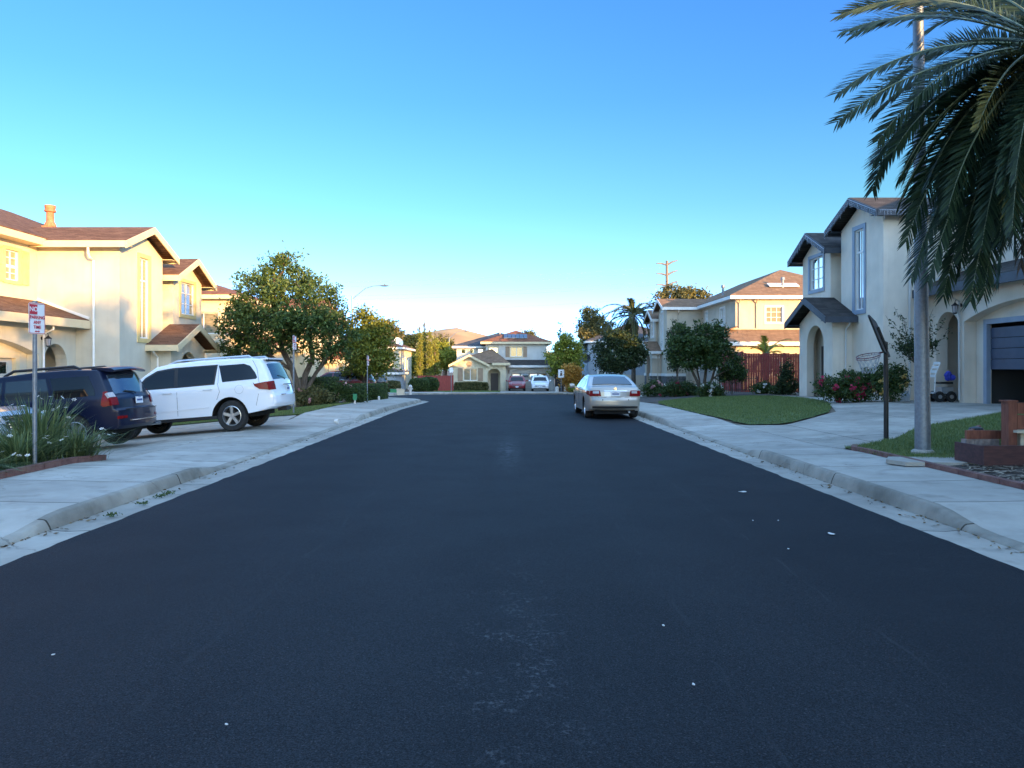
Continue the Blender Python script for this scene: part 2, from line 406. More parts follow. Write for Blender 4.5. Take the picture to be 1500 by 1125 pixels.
def asphalt():
    m = bpy.data.materials.new('asphalt'); m.use_nodes = True
    t = m.node_tree; N, K = t.nodes, t.links
    b = N['Principled BSDF']; b.inputs['Specular IOR Level'].default_value = 0.14
    tc = N.new('ShaderNodeTexCoord'); O = tc.outputs['Object']
    def noise(sc, det=4, vec=O, rough=0.5):
        n = N.new('ShaderNodeTexNoise'); n.inputs['Scale'].default_value = sc; n.inputs['Detail'].default_value = det; n.inputs['Roughness'].default_value = rough
        K.new(vec, n.inputs['Vector']); return n.outputs[0]
    def ramp(v, p0, p1, c0=(0, 0, 0), c1=(1, 1, 1)):
        r = N.new('ShaderNodeValToRGB'); r.color_ramp.elements[0].position = p0; r.color_ramp.elements[1].position = p1
        r.color_ramp.elements[0].color = (*c0, 1); r.color_ramp.elements[1].color = (*c1, 1); K.new(v, r.inputs[0]); return r.outputs[0]
    def mix(f, a, c, mode='MIX'):
        x = N.new('ShaderNodeMix'); x.data_type = 'RGBA'; x.blend_type = mode
        if isinstance(f, float): x.inputs[0].default_value = f
        else: K.new(f, x.inputs[0])
        for i, v in ((6, a), (7, c)):
            if isinstance(v, tuple): x.inputs[i].default_value = (*v, 1)
            else: K.new(v, x.inputs[i])
        return x.outputs[2]
    def mth(op, a, c):
        n = N.new('ShaderNodeMath'); n.operation = op
        for i, v in enumerate((a, c)):
            if isinstance(v, (int, float)): n.inputs[i].default_value = v
            else: K.new(v, n.inputs[i])
        return n.outputs[0]
    mp = N.new('ShaderNodeMapping'); mp.inputs['Scale'].default_value = (1.0, 0.09, 1); K.new(O, mp.inputs[0])
    lanes = noise(0.9, 5, mp.outputs[0])
    base = ramp(lanes, 0.3, 0.7, (0.0108, 0.0130, 0.0160), (0.0156, 0.0184, 0.0220))
    patch = ramp(noise(0.5, 6), 0.42, 0.7)
    base = mix(mth('MULTIPLY', patch, 0.15), base, (0.0135, 0.0152, 0.017))
    grain = noise(130, 2)
    base = mix(0.75, base, ramp(grain, 0.36, 0.66, (0.18, 0.18, 0.18), (2.0, 2.0, 2.0)), 'MULTIPLY')
    agg = ramp(noise(85, 1), 0.66, 0.73)
    base = mix(mth('MULTIPLY', agg, 0.55), base, (0.075, 0.078, 0.082))
    sp = N.new('ShaderNodeSeparateXYZ'); K.new(O, sp.inputs[0])
    X, Y = sp.outputs[0], sp.outputs[1]
    def band(v, c, h):                       # 1 at c, 0 at c +- h
        return mth('MAXIMUM', mth('SUBTRACT', 1.0, mth('DIVIDE', mth('ABSOLUTE', mth('SUBTRACT', v, c), 0), h)), 0)
    # pale scuffs worn into the seal coat along the crown of the road
    sc = mth('MULTIPLY', ramp(noise(23, 8, rough=0.75), 0.53, 0.60), ramp(noise(3.4, 3), 0.46, 0.60))
    sc2 = ramp(noise(6.5, 8, rough=0.8), 0.47, 0.56)
    m1 = mth('MULTIPLY', mth('MULTIPLY', band(X, 0.05, 0.50), band(Y, 4.2, 2.6)), 2.0)
    m2 = mth('MULTIPLY', mth('MULTIPLY', band(X, 0.05, 0.30), band(Y, 15.0, 3.6)), 2.2)
    mk = mth('MINIMUM', mth('ADD', mth('MULTIPLY', mth('MINIMUM', m1, 1.0), sc), mth('MULTIPLY', mth('MULTIPLY', m2, sc2), 0.55)), 1.0)
    base = mix(mth('MULTIPLY', mk, 0.42), base, (0.13, 0.14, 0.15))
    # long seams where the coats overlap
    wob = mth('MULTIPLY', mth('SUBTRACT', noise(0.6, 3), 0.5), 0.35)
    Xw = mth('ADD', X, wob)
    for c, a, h in ((2.35, 0.35, 0.016), (-1.75, 0.22, 0.03), (1.15, 0.2, 0.02)):
        br = ramp(noise(1.7, 4), 0.45, 0.58)
        base = mix(mth('MULTIPLY', mth('MULTIPLY', band(Xw, c, h), br), a), base, (0.05, 0.055, 0.06))
    base = mix(mth('MULTIPLY', ramp(band(Xw, 3.3, 0.95), 0.0, 0.25), 0.35), base, (0.0085, 0.0115, 0.015))
    base = mix(mth('MULTIPLY', ramp(band(Xw, -3.4, 1.3), 0.0, 0.2), 0.3), base, (0.009, 0.012, 0.0155))
    mp2 = N.new('ShaderNodeMapping'); mp2.inputs['Scale'].default_value = (1.0, 2.6, 1); K.new(O, mp2.inputs[0])
    stk = ramp(noise(3.1, 6, mp2.outputs[0], 0.65), 0.58, 0.72)
    base = mix(mth('MULTIPLY', mth('MULTIPLY', stk, band(X, 3.5, 1.5)), 0.42), base, (0.036, 0.040, 0.045))
    oil = ramp(noise(0.85, 3), 0.66, 0.74)
    base = mix(mth('MULTIPLY', oil, 0.4), base, (0.006, 0.0075, 0.009))
    K.new(base, b.inputs['Base Color'])
    K.new(ramp(noise(1.1, 5), 0.3, 0.7, (0.74, 0.74, 0.74), (0.80, 0.80, 0.80)), b.inputs['Roughness'])
    bp = N.new('ShaderNodeBump'); bp.inputs['Strength'].default_value = 0.7; bp.inputs['Distance'].default_value = 0.006
    K.new(noise(170, 3), bp.inputs['Height']); K.new(bp.outputs[0], b.inputs['Normal'])
    MATS['asphalt'] = m
asphalt()
mat('lawn_green', (0.05, 0.09, 0.022), 0.95, (0.11, 0.15, 0.042), 2.2, bump=0.8, bscale=60, detail=9)
mat('dry_earth', (0.085, 0.065, 0.045), 1.0, (0.16, 0.125, 0.085), 1.4, bump=0.7, bscale=18, detail=9)
mat('hill_grass', (0.30, 0.18, 0.085), 1.0, (0.46, 0.29, 0.14), 0.02, detail=9)

# ---------------------------------------------------------------- ground, road, kerbs, pavements
def uniq(a): return sorted(set(round(x, 3) for x in a))
def ground():
    xs = uniq([-900, -500, -250, -120, -80, -60, -45] + list(range(-40, 41, 2)) + XB + [SWL - .01, SWR + .01, 45, 60, 80, 120, 250, 500, 900])
    ys = uniq([-300, -120, -60, -40] + list(range(-30, 110, 2)) + YB + [120, 150, 200, 300, 500, 900])
    def h(x, y):
        if SWL <= x <= SWR and y < 64: return zr(y) - 0.25
        if -9.6 < x < 10 and 41 < y < 65.5: return zr(y) - 0.25
        return g(x, y) - 0.012
    vs = [(x, y, h(x, y)) for y in ys for x in xs]
    n = len(xs)
    fs = [(j * n + i, j * n + i + 1, (j + 1) * n + i + 1, (j + 1) * n + i) for j in range(len(ys) - 1) for i in range(n - 1)]
    tag(mesh_obj('ground', vs, fs, 'dry_earth'), kind='structure')
ground()

def drape(name, poly, off, m, zf=g, kind='structure', step=1.5, thick=0.0):
    """a sheet over the lie of the land inside a plan outline"""
    bm = bmesh.new()
    f = bm.faces.new([bm.verts.new((x, y, 0)) for x, y in poly])
    x0, x1 = min(p[0] for p in poly), max(p[0] for p in poly)
    y0, y1 = min(p[1] for p in poly), max(p[1] for p in poly)
    cuts = [((x, 0, 0), (1, 0, 0)) for x in XB + list(np.arange(x0 + step, x1, step)) if x0 < x < x1]
    cuts += [((0, y, 0), (0, 1, 0)) for y in YB + list(np.arange(y0 + step, y1, step)) if y0 < y < y1]
    for co, no in cuts:
        bmesh.ops.bisect_plane(bm, geom=bm.verts[:] + bm.edges[:] + bm.faces[:], plane_co=co, plane_no=no)
    bmesh.ops.triangulate(bm, faces=bm.faces[:])
    for v in bm.verts: v.co.z = zf(v.co.x, v.co.y) + off
    bmesh.ops.recalc_face_normals(bm, faces=bm.faces[:])
    if bm.faces and sum(f.normal.z for f in bm.faces) < 0: bmesh.ops.reverse_faces(bm, faces=bm.faces[:])
    me = bpy.data.meshes.new(name); bm.to_mesh(me); bm.free()
    me.materials.append(M(m))
    o = bpy.data.objects.new(name, me); COL.objects.link(o)
    if kind: o['kind'] = kind
    return o

EDL = [(-4.2, -30), (-4.2, 41), (-4.7, 43.2), (-6.0, 45.4), (-7.6, 48.0), (-8.6, 51), (-9.0, 55), (-8.6, 59), (-7.0, 62.2), (-4.5, 63.6)]
EDR = [(4.2, -30), (4.2, 42), (4.6, 44.6), (5.8, 46.8), (7.4, 49), (8.6, 52), (9.0, 56), (8.6, 60), (7.2, 62.4), (4.5, 63.6)]
def zroad(x, y):
    return zr(y) + 0.003
def ragged(pts, sgn):
    out = []
    for i, (x, y) in enumerate(resample(pts, .16)):
        j = .012 + .014 * math.sin(y * 7.3 + sgn) * math.sin(y * 2.1) + random.uniform(0, .022)
        out.append((x + sgn * j, y))
    return out
ROAD_AT = len(COL.objects)

def offset_line(pts, d, side):
    out = []
    for i, p in enumerate(pts):
        a = Vector(pts[max(i - 1, 0)]); b = Vector(pts[min(i + 1, len(pts) - 1)])
        t = (b - a).normalized(); nrm = Vector((-t.y, t.x)) * side
        out.append(tuple(Vector(p) + nrm * d))
    return out
def resample(pts, step):
    out = [Vector(pts[0])]
    for a, b in zip(pts, pts[1:]):
        a, b = Vector(a), Vector(b); n = max(1, int((b - a).length / step))
        out += [a + (b - a) * k / n for k in range(1, n + 1)]
    return [tuple(p) for p in out]
def kerb_h(y, side):
    """height of the kerb above the gutter: it drops at the driveways"""
    if side < 0: ramps = [(-30, .14), (3.0, .14), (4.0, .03), (7.0, .03), (8.0, .14), (11.2, .14), (12.4, .03), (23.4, .03), (24.6, .13), (60, .13)]
    else: ramps = [(-30, .14), (3.0, .14), (4.2, .03), (7.3, .03), (8.3, .15), (13.6, .15), (14.9, .03), (20.8, .03), (22.2, .14), (60, .14)]
    for (a, ha), (b, hb) in zip(ramps, ramps[1:]):
        if a <= y <= b:
            t = (y - a) / (b - a); t = t * t * (3 - 2 * t)
            return ha + (hb - ha) * t
    return .13
def strips(side):
    ed = [p for p in (EDL if side < 0 else EDR)]
    cl = resample(ed, 0.25)
    sgn = 1 if side < 0 else -1
    def ln(d): return offset_line(cl, d, sgn)
    def sheet(name, cols, m, smooth=True):
        vs, fs = [], []
        n = len(cols)
        lines = [ln(c[0]) for c in cols]
        for j in range(len(cl)):
            y = cl[j][1]
            for i in range(n):
                x_, y_ = lines[i][j]
                vs.append((x_, y_, cols[i][1](x_, y_, kerb_h(y, side))))
        for j in range(len(cl) - 1):
            for i in range(n - 1): fs.append((j * n + i, j * n + i + 1, (j + 1) * n + i + 1, (j + 1) * n + i))
        tag(mesh_obj(name, vs, fs, m, smooth=smooth), kind='structure')
    wob = lambda x, y: 0.004 * math.sin(y * 2.3) + 0.003 * math.sin(y * 5.1 + x)
    sheet('gutter', [(-0.02, lambda x, y, h: zr(y) - 0.020), (0.0, lambda x, y, h: zr(y) - 0.006 + wob(x, y) * .5), (0.30, lambda x, y, h: zr(y) - 0.018), (0.46, lambda x, y, h: zr(y) - 0.006), (0.47, lambda x, y, h: zr(y) - 0.03)], 'concrete_gutter')
    sheet('kerb', [(0.455, lambda x, y, h: zr(y) - 0.03), (0.465, lambda x, y, h: zr(y) + 0.0), (0.485, lambda x, y, h: zr(y) + h * .45), (0.515, lambda x, y, h: zr(y) + h * .90 + wob(x, y) * .6),
                   (0.535, lambda x, y, h: zr(y) + h + wob(x, y)), (0.60, lambda x, y, h: zr(y) + h + 0.003)], 'concrete_kerb')
    W_ = 2.55 if side < 0 else 2.10
    wk = lambda y: walk_h(y, side)
    sheet('pavement', [(0.602, lambda x, y, h: zr(y) + h - 0.01), (0.605, lambda x, y, h: zr(y) + h + 0.003), (1.1, lambda x, y, h: zr(y) + h + max(0, wk(y) - .02 - h) * .5 + .003),
                       (1.6, lambda x, y, h: zr(y) + max(h, wk(y) - .012) + .003), (W_ - .02, lambda x, y, h: zr(y) + wk(y) + .002), (W_, lambda x, y, h: zr(y) + wk(y) + .002), (W_ + 0.004, lambda x, y, h: zr(y) - 0.2)], 'concrete_walk')
strips(-1); strips(1)
drape('road', ragged(EDL, -1) + ragged(EDR, 1)[::-1], 0.0, 'asphalt', zroad, step=1.0)
# far kerb and pavement across the end of the street
b = MB()
b.b2(-4.9, 4.9, 63.55, 63.75, -0.75, zr(63.6) + .13)
tag(b.build('kerb', 'concrete_kerb'), kind='structure')
b = MB(); b.b2(-5.2, 5.2, 63.755, 65.4, -0.85, zr(64) + .135)
tag(b.build('pavement', 'concrete_walk'), kind='structure')

# driveways, lawns and beds
drape('driveway', [(SWL, 12.7), (SWL, 24.4), (-8, 24.6), (-15.9, 24.6), (-15.9, 18.6), (-10, 15.5), (-8.6, 12.9)], 0.006, 'concrete_drive')
drape('driveway', [(SWR, 13.9), (8, 15.3), (9.4, 17), (13, 19.3), (22, 19.3), (22, 24.6), (15.9, 24.6), (15.9, 27.2), (14.0, 27.0), (13.6, 29.3), (12.7, 29.3), (12.5, 33), (11.9, 33), (11.9, 27.6), (9.9, 22.3), (7.3, 19.5), (SWR, 20.3)], 0.006, 'concrete_drive')
LAWN_B = [(SWR, 20.34), (7.28, 19.54), (9.88, 22.34), (11.88, 27.6), (11.9, 34.5), (9.3, 36.2), (SWR, 33)]
LAWN_N = [(SWR, 13.86), (SWR, 11.6), (8.2, 11.9), (8.7, 13.2), (15.3, 15.5), (15.2, 19.26), (13.02, 19.26), (9.42, 16.96), (8.02, 15.26)]
LAWN_A = [(SWL, 24.45), (SWL, 32.6), (-9.4, 32.9), (-12.4, 31.5), (-12.4, 24.65), (-8, 24.65)]
LAWN_F = [(-7.4, 65.45), (-0.6, 65.45), (-0.6, 78.5), (-7.4, 78.5)]
def chaikin(p, k=2):
    for _ in range(k):
        q = []
        for i in range(len(p)):
            a, c = Vector(p[i]), Vector(p[(i + 1) % len(p)]); q += [tuple(a * .8 + c * .2), tuple(a * .2 + c * .8)]
        p = q
    return p
def rough_edge(p, a=.045):
    q = resample(p + [p[0]], .22)[:-1]
    return [(x + random.uniform(-a, a), y + random.uniform(-a, a)) for x, y in q]
LAWN_B = rough_edge(chaikin(LAWN_B)); LAWN_N = rough_edge(LAWN_N, .035); LAWN_A = rough_edge(LAWN_A)
for pl, h in ((LAWN_B, .03), (LAWN_N, .03), (LAWN_A, .03), (LAWN_F, .02)): drape('lawn', pl, h, 'lawn_green')
drape('soil_bed', [(SWR, 11.58), (SWR, 4), (15.3, 4), (15.3, 15.4), (8.74, 13.15), (8.24, 11.86)], 0.008, 'soil')
drape('soil_bed', [(SWR, 33.02), (9.3, 36.22), (11.9, 34.52), (13.4, 36), (13.6, 43), (SWR, 43)], 0.010, 'soil')
drape('soil_bed', [(SWL, 4), (SWL, 12.66), (-8.4, 12.8), (-9.2, 10), (-9.5, 4)], 0.01, 'soil')
drape('driveway', [(-0.55, 65.42), (5.2, 65.42), (5.2, 82.2), (-0.55, 82.2)], 0.012, 'concrete_drive')
drape('driveway', [(-9.1, 47), (-9.6, 52), (-16.2, 52), (-16.2, 46)], 0.012, 'concrete_drive')
def in_poly(x, y, poly):
    c = np.zeros(len(x), bool); n = len(poly)
    for i in range(n):
        x0, y0 = poly[i]; x1, y1 = poly[(i + 1) % n]
        if y0 == y1: continue
        cr = ((y0 > y) != (y1 > y)) & (x < (x1 - x0) * (y - y0) / (y1 - y0) + x0)
        c ^= cr
    return c
def grass(poly, n, hh, wd, off):
    xs = rng.uniform(min(p[0] for p in poly), max(p[0] for p in poly), n * 3)
    ys = rng.uniform(min(p[1] for p in poly), max(p[1] for p in poly), n * 3)
    k = in_poly(xs, ys, poly); xs, ys = xs[k][:n], ys[k][:n]; n = len(xs)
    z = np.array([g(a, c) for a, c in zip(xs, ys)]) + off
    th = rng.uniform(0, 6.28, n); h = hh * rng.uniform(.5, 1.3, n)
    ln = rng.normal(0, .45, (n, 2)) * h[:, None]
    dx, dy = np.cos(th) * wd / 2, np.sin(th) * wd / 2
    v = np.empty((n, 3, 3))
    v[:, 0] = np.stack([xs - dx, ys - dy, z - .01], 1); v[:, 1] = np.stack([xs + dx, ys + dy, z - .01], 1)
    v[:, 2] = np.stack([xs + ln[:, 0], ys + ln[:, 1], z + h], 1)
    o = mesh_obj('grass', v.reshape(-1, 3), np.arange(n * 3).reshape(n, 3), 'grass_blade')
    tag(o, kind='stuff'); return o
tag(grass(LAWN_N, 42000, .055, .011, .03), 'short mown grass round the galvanised lamp post', 'grass')
tag(grass(LAWN_B, 52000, .05, .016, .03), 'mown lawn grass in front of the red fence and rose beds', 'grass')
tag(grass(LAWN_A, 26000, .05, .016, .03), 'mown lawn grass behind the white parked car', 'grass')
tag(grass(LAWN_F, 14000, .07, .03, .02), 'strip of lawn grass in front of the house at the street end', 'grass')

# dry hills on the skyline
def hills():
    vs, fs = [], []
    xs = np.linspace(-900, 700, 90); ys = np.linspace(700, 1700, 40)
    for y in ys:
        for x in xs:
            h = float(np.interp(x, [-900, -600, -420, -300, -220, -165, -142, -119, -101, -83, -64, -43, -22, 0, 40, 120, 300, 700], [10, 26, 40, 46, 52, 57, 56, 60, 63.5, 65, 63, 57.5, 51, 44, 32, 20, 16, 10]))
            h *= math.exp(-((y - 1150) / 260) ** 2)
            h += (1.2 * math.sin(x * .11 + y * .02) + 1.1 * math.sin(x * .047 - y * .013)) * math.exp(-((y - 1150) / 300) ** 2) + 2.4
            vs.append((x, y, h - 4))
    n = len(xs)
    for j in range(len(ys) - 1):
        for i in range(n - 1): fs.append((j * n + i, j * n + i + 1, (j + 1) * n + i + 1, (j + 1) * n + i))
    tag(mesh_obj('hills', vs, fs, 'hill_grass', smooth=2), kind='structure')
hills()

# grit and fallen leaves gathered in the gutters
mat('leaf_litter', (0.05, 0.035, 0.02), 0.9, (0.20, 0.14, 0.07), island=True)
def gutter_litter(side, n, label):
    ys = 5 + 36 * rng.random(n) ** 1.3; d = np.abs(rng.normal(.43, .10, n)); d = np.clip(d, .05, .46)
    xs = side * (4.2 + d); z = np.array([zr(y) for y in ys]) - .004
    L = rng.uniform(.012, .035, n); th = rng.uniform(0, 6.28, n)
    a = np.stack([np.cos(th) * L, np.sin(th) * L, rng.normal(0, .25, n) * L], 1); c = np.stack([-np.sin(th) * L * .5, np.cos(th) * L * .5, rng.normal(0, .2, n) * L], 1); o = np.stack([xs, ys, z + .004], 1)
    v = np.stack([o - a, o + c, o + a, o - c], 1).reshape(-1, 3)
    tag(mesh_obj('leaf_litter', v, np.arange(n * 4).reshape(n, 4), 'leaf_litter'), label, 'leaf litter', kind='stuff')
gutter_litter(-1, 420, 'dry leaf litter and grit lying in the left gutter'); gutter_litter(1, 520, 'dry leaf litter and grit lying in the right gutter')
# ---------------------------------------------------------------- houses
stucco('stucco_cream', (0.60, 0.555, 0.45)); stucco('stucco_grey', (0.77, 0.67, 0.545)); stucco('stucco_tan', (0.56, 0.47, 0.36))
stucco('stucco_pale', (0.62, 0.55, 0.42)); stucco('stucco_white', (0.62, 0.60, 0.56)); stucco('stucco_blue', (0.36, 0.41, 0.46)); stucco('stucco_sand', (0.66, 0.57, 0.40))
mat('trim_cream', (0.62, 0.51, 0.32), 0.7, (0.68, 0.56, 0.36), 3); mat('trim_yellow', (0.62, 0.47, 0.20), 0.7, (0.68, 0.52, 0.24), 3)
mat('trim_slate', (0.045, 0.052, 0.066), 0.65, (0.065, 0.074, 0.09), 3); mat('trim_bluegrey', (0.25, 0.30, 0.37), 0.6, (0.29, 0.34, 0.41), 3)
mat('trim_white', (0.70, 0.67, 0.62), 0.65, (0.78, 0.75, 0.70), 3); mat('trim_brown', (0.30, 0.20, 0.13), 0.7, (0.36, 0.25, 0.16), 3)
mat('door_blue', (0.045, 0.062, 0.10), 0.5, (0.055, 0.075, 0.12), 3); mat('door_cream', (0.55, 0.52, 0.46), 0.6); mat('door_beige', (0.36, 0.33, 0.29), 0.6)
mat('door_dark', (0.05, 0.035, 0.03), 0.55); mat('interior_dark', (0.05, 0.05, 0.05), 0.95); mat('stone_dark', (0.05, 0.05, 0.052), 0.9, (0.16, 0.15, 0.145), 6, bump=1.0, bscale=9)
mat('solar_panel', (0.012, 0.015, 0.03), 0.12, (0.03, 0.035, 0.055), 20)
for n_, a_, b_, c_ in (('roof_brown', (.17, .085, .052), (.27, .145, .09), (.09, .05, .035)), ('roof_dark', (.062, .054, .050), (.115, .10, .09), (.03, .027, .025)), ('roof_tan', (.26, .155, .095), (.36, .225, .14), (.15, .09, .06)), ('roof_red', (.28, .11, .062), (.36, .16, .095), (.16, .07, .045)), ('roof_slate', (.085, .088, .10), (.13, .133, .145), (.05, .05, .055))):
    MATS[n_] = shingle(n_, a_, b_, c_)

def window(root, fn, a0, a1, b0, b1, trim, sash='white_paint', grid=(1, 1), tw=0.11, glass='window_glass', slide=False, transom=0.0):
    w = MB().panel(rect(a0 - tw, a1 + tw, b0 - tw, b1 + tw), [rect(a0 + .004, a1 - .004, b0 + .004, b1 - .004)], lambda a, b, d: fn(a, b, d - .04), .055).build('window', trim, root)
    s = MB().panel(rect(a0 + .002, a1 - .002, b0 + .002, b1 - .002), [rect(a0 + .055, a1 - .055, b0 + .055, b1 - .055)], lambda a, b, d: fn(a, b, d + .05), .05)
    nx, ny = grid
    for i in range(1, nx):
        x = a0 + (a1 - a0) * i / nx; s.panel(rect(x - .018, x + .018, b0 + .056, b1 - .056), [], lambda a, b, d: fn(a, b, d + .056), .03)
    for j in range(1, ny):
        y = b0 + (b1 - b0) * j / ny; s.panel(rect(a0 + .056, a1 - .056, y - .018, y + .018), [], lambda a, b, d: fn(a, b, d + .06), .03)
    if slide:
        x = (a0 + a1) / 2; s.panel(rect(x - .035, x + .035, b0 + .056, b1 - .056), [], lambda a, b, d: fn(a, b, d + .052), .04)
    if transom:
        y = b0 + (b1 - b0) * transom; s.panel(rect(a0 + .056, a1 - .056, y - .035, y + .035), [], lambda a, b, d: fn(a, b, d + .054), .04)
    s.build('sash', sash, w)
    MB().panel(rect(a0 + .05, a1 - .05, b0 + .05, b1 - .05), [], lambda a, b, d: fn(a, b, d + .085), .02).build('pane', glass, w)
    return w
def shutter(root, fn, a0, a1, b0, b1, m):
    s = MB().panel(rect(a0, a1, b0, b1), [rect(a0 + .06, a1 - .06, b0 + .07, (b0 + b1) / 2 - .03), rect(a0 + .06, a1 - .06, (b0 + b1) / 2 + .03, b1 - .07)], lambda a, b, d: fn(a, b, d - .05), .045)
    s.panel(rect(a0 + .05, a1 - .05, b0 + .06, b1 - .06), [], lambda a, b, d: fn(a, b, d - .03), .025)
    s.build('shutter', m, root)
def gable_roof(root, fn3, ua, ub, vc, half, wr, slope, roof, fascia, th=.10, rake=.26, end_fascia=(True, True), boards=True):
    """ridge along the first axis from ua (street) to ub; fn3(u,v,w)"""
    we = wr - half * slope
    prof = [(vc - half, we), (vc, wr), (vc + half, we)]
    b = MB()
    vs = [fn3(u, v, w - d) for u in (ua, ub) for d in (0, th) for v, w in prof]
    fs = [(0, 1, 7, 6), (1, 2, 8, 7), (3, 9, 10, 4), (4, 10, 11, 5), (0, 3, 4, 1), (1, 4, 5, 2), (6, 7, 10, 9), (7, 8, 11, 10), (0, 6, 9, 3), (2, 5, 11, 8)]
    b.add(vs, fs).build('roof', roof, root)
    if not boards: return
    f = MB()
    k = 0.02
    pr = [(vc - half - k, we - .012 - k * slope), (vc, wr - .012), (vc + half + k, we - .012 - k * slope)]
    sg = 1 if ub > ua else -1
    vs = [fn3(u, v, w - d) for u in (ua - .05 * sg, ua - .004 * sg) for d in (0, rake) for v, w in pr]
    f.add(vs, [(0, 1, 4, 3), (1, 2, 5, 4), (6, 9, 10, 7), (7, 10, 11, 8), (0, 6, 7, 1), (1, 7, 8, 2), (3, 4, 10, 9), (4, 5, 11, 10), (0, 3, 9, 6), (2, 8, 11, 5)])
    for side, on in ((-1, end_fascia[0]), (1, end_fascia[1])):
        if not on: continue
        v = vc + side * (half + .012)
        vv = [fn3(u, v + e, w) for u in (ua, ub) for e in (0, side * .035) for w in (we - .015, we - .015 - rake * .9)]
        f.add(vv, [(0, 1, 3, 2), (4, 6, 7, 5), (0, 4, 5, 1), (2, 3, 7, 6), (0, 2, 6, 4), (1, 5, 7, 3)])
        # soffit
        v2 = vc + side * (half - .55)
        vv = [fn3(u, q, w) for u in (ua + .03 * sg, ub) for q in (v, v2) for w in (we - rake * .55, we - rake * .55 - .02)]
        f.add(vv, [(0, 1, 3, 2), (4, 6, 7, 5), (0, 4, 5, 1), (2, 3, 7, 6), (0, 2, 6, 4), (1, 5, 7, 3)])
    f.build('fascia', fascia, root)
def hip_roof(root, fn3, u0, u1, v0, v1, we, slope, roof, fascia, fh=.24, over=.7):
    du, dv = abs(u1 - u0), abs(v1 - v0)
    c = [(u0, v0), (u1, v0), (u1, v1), (u0, v1)]
    if dv >= du:
        h = du / 2; r0 = ((u0 + u1) / 2, v0 + h); r1 = ((u0 + u1) / 2, v1 - h); fs = [(0, 1, 4), (1, 2, 5, 4), (2, 3, 5), (3, 0, 4, 5)]
    else:
        h = dv / 2; r0 = (u0 + h * (1 if u1 > u0 else -1), (v0 + v1) / 2); r1 = (u1 - h * (1 if u1 > u0 else -1), (v0 + v1) / 2); fs = [(0, 1, 5, 4), (1, 2, 5), (2, 3, 4, 5), (3, 0, 4)]
    wr = we + h * slope
    vs = [fn3(u, v, we) for u, v in c] + [fn3(*r0, wr), fn3(*r1, wr)] + [fn3(u, v, we - .05) for u, v in c]
    fs = fs + [(0, 6, 7, 1), (1, 7, 8, 2), (2, 8, 9, 3), (3, 9, 6, 0), (6, 9, 8, 7)]
    MB().add(vs, fs).build('roof', roof, root)
    su = 1 if u1 > u0 else -1
    k = .02
    o = [(u0 - k * su, v0 - k), (u1 + k * su, v0 - k), (u1 + k * su, v1 + k), (u0 - k * su, v1 + k)]
    i = [(u0 + over * su, v0 + over), (u1 - over * su, v0 + over), (u1 - over * su, v1 - over), (u0 + over * su, v1 - over)]
    MB().panel(o, [i], lambda a, b, d: fn3(a, b, we - .053 - d), fh).build('fascia', fascia, root)
    return wr
def downspout(root, pts, m, r=.042):
    MB().tube(pts, r, 8).build('downspout', m, root)
def lantern(root, c, out):
    """wall lantern: c on the wall, out = unit vector away from it"""
    c, o = Vector(c), Vector(out)
    l = MB().lathe([(.0, -.05), (.06, -.05), (.06, .05), (0, .05)], (0, 0, 0), 10)
    l = MB(); l.tube([c + o * .002, c + o * .03], .06, 10)
    l.tube([c + o * .03, c + o * .10 + Vector((0, 0, .16)), c + o * .18 + Vector((0, 0, .19)), c + o * .22 + Vector((0, 0, .12)), c + o * .22 + Vector((0, 0, .06))], .012, 6)
    p = c + o * .22
    l.lathe([(.012, .10), (.05, .05), (.11, .0), (.115, -.02), (.0, -.02)], p, 10); l.lathe([(0, -.30), (.03, -.30), (.075, -.27), (.07, -.25), (0, -.25)], p, 10)
    for k in range(6):
        a = k * math.pi / 3; l.bar(p + Vector((math.cos(a) * .098, math.sin(a) * .098, -.02)), p + Vector((math.cos(a) * .07, math.sin(a) * .07, -.26)), .01)
    q = l.build('lantern', 'metal_black', root)
    MB().lathe([(.088, -.025), (.062, -.248)], p, 12).build('lamp_glass', 'clear_lens', q)
    return q

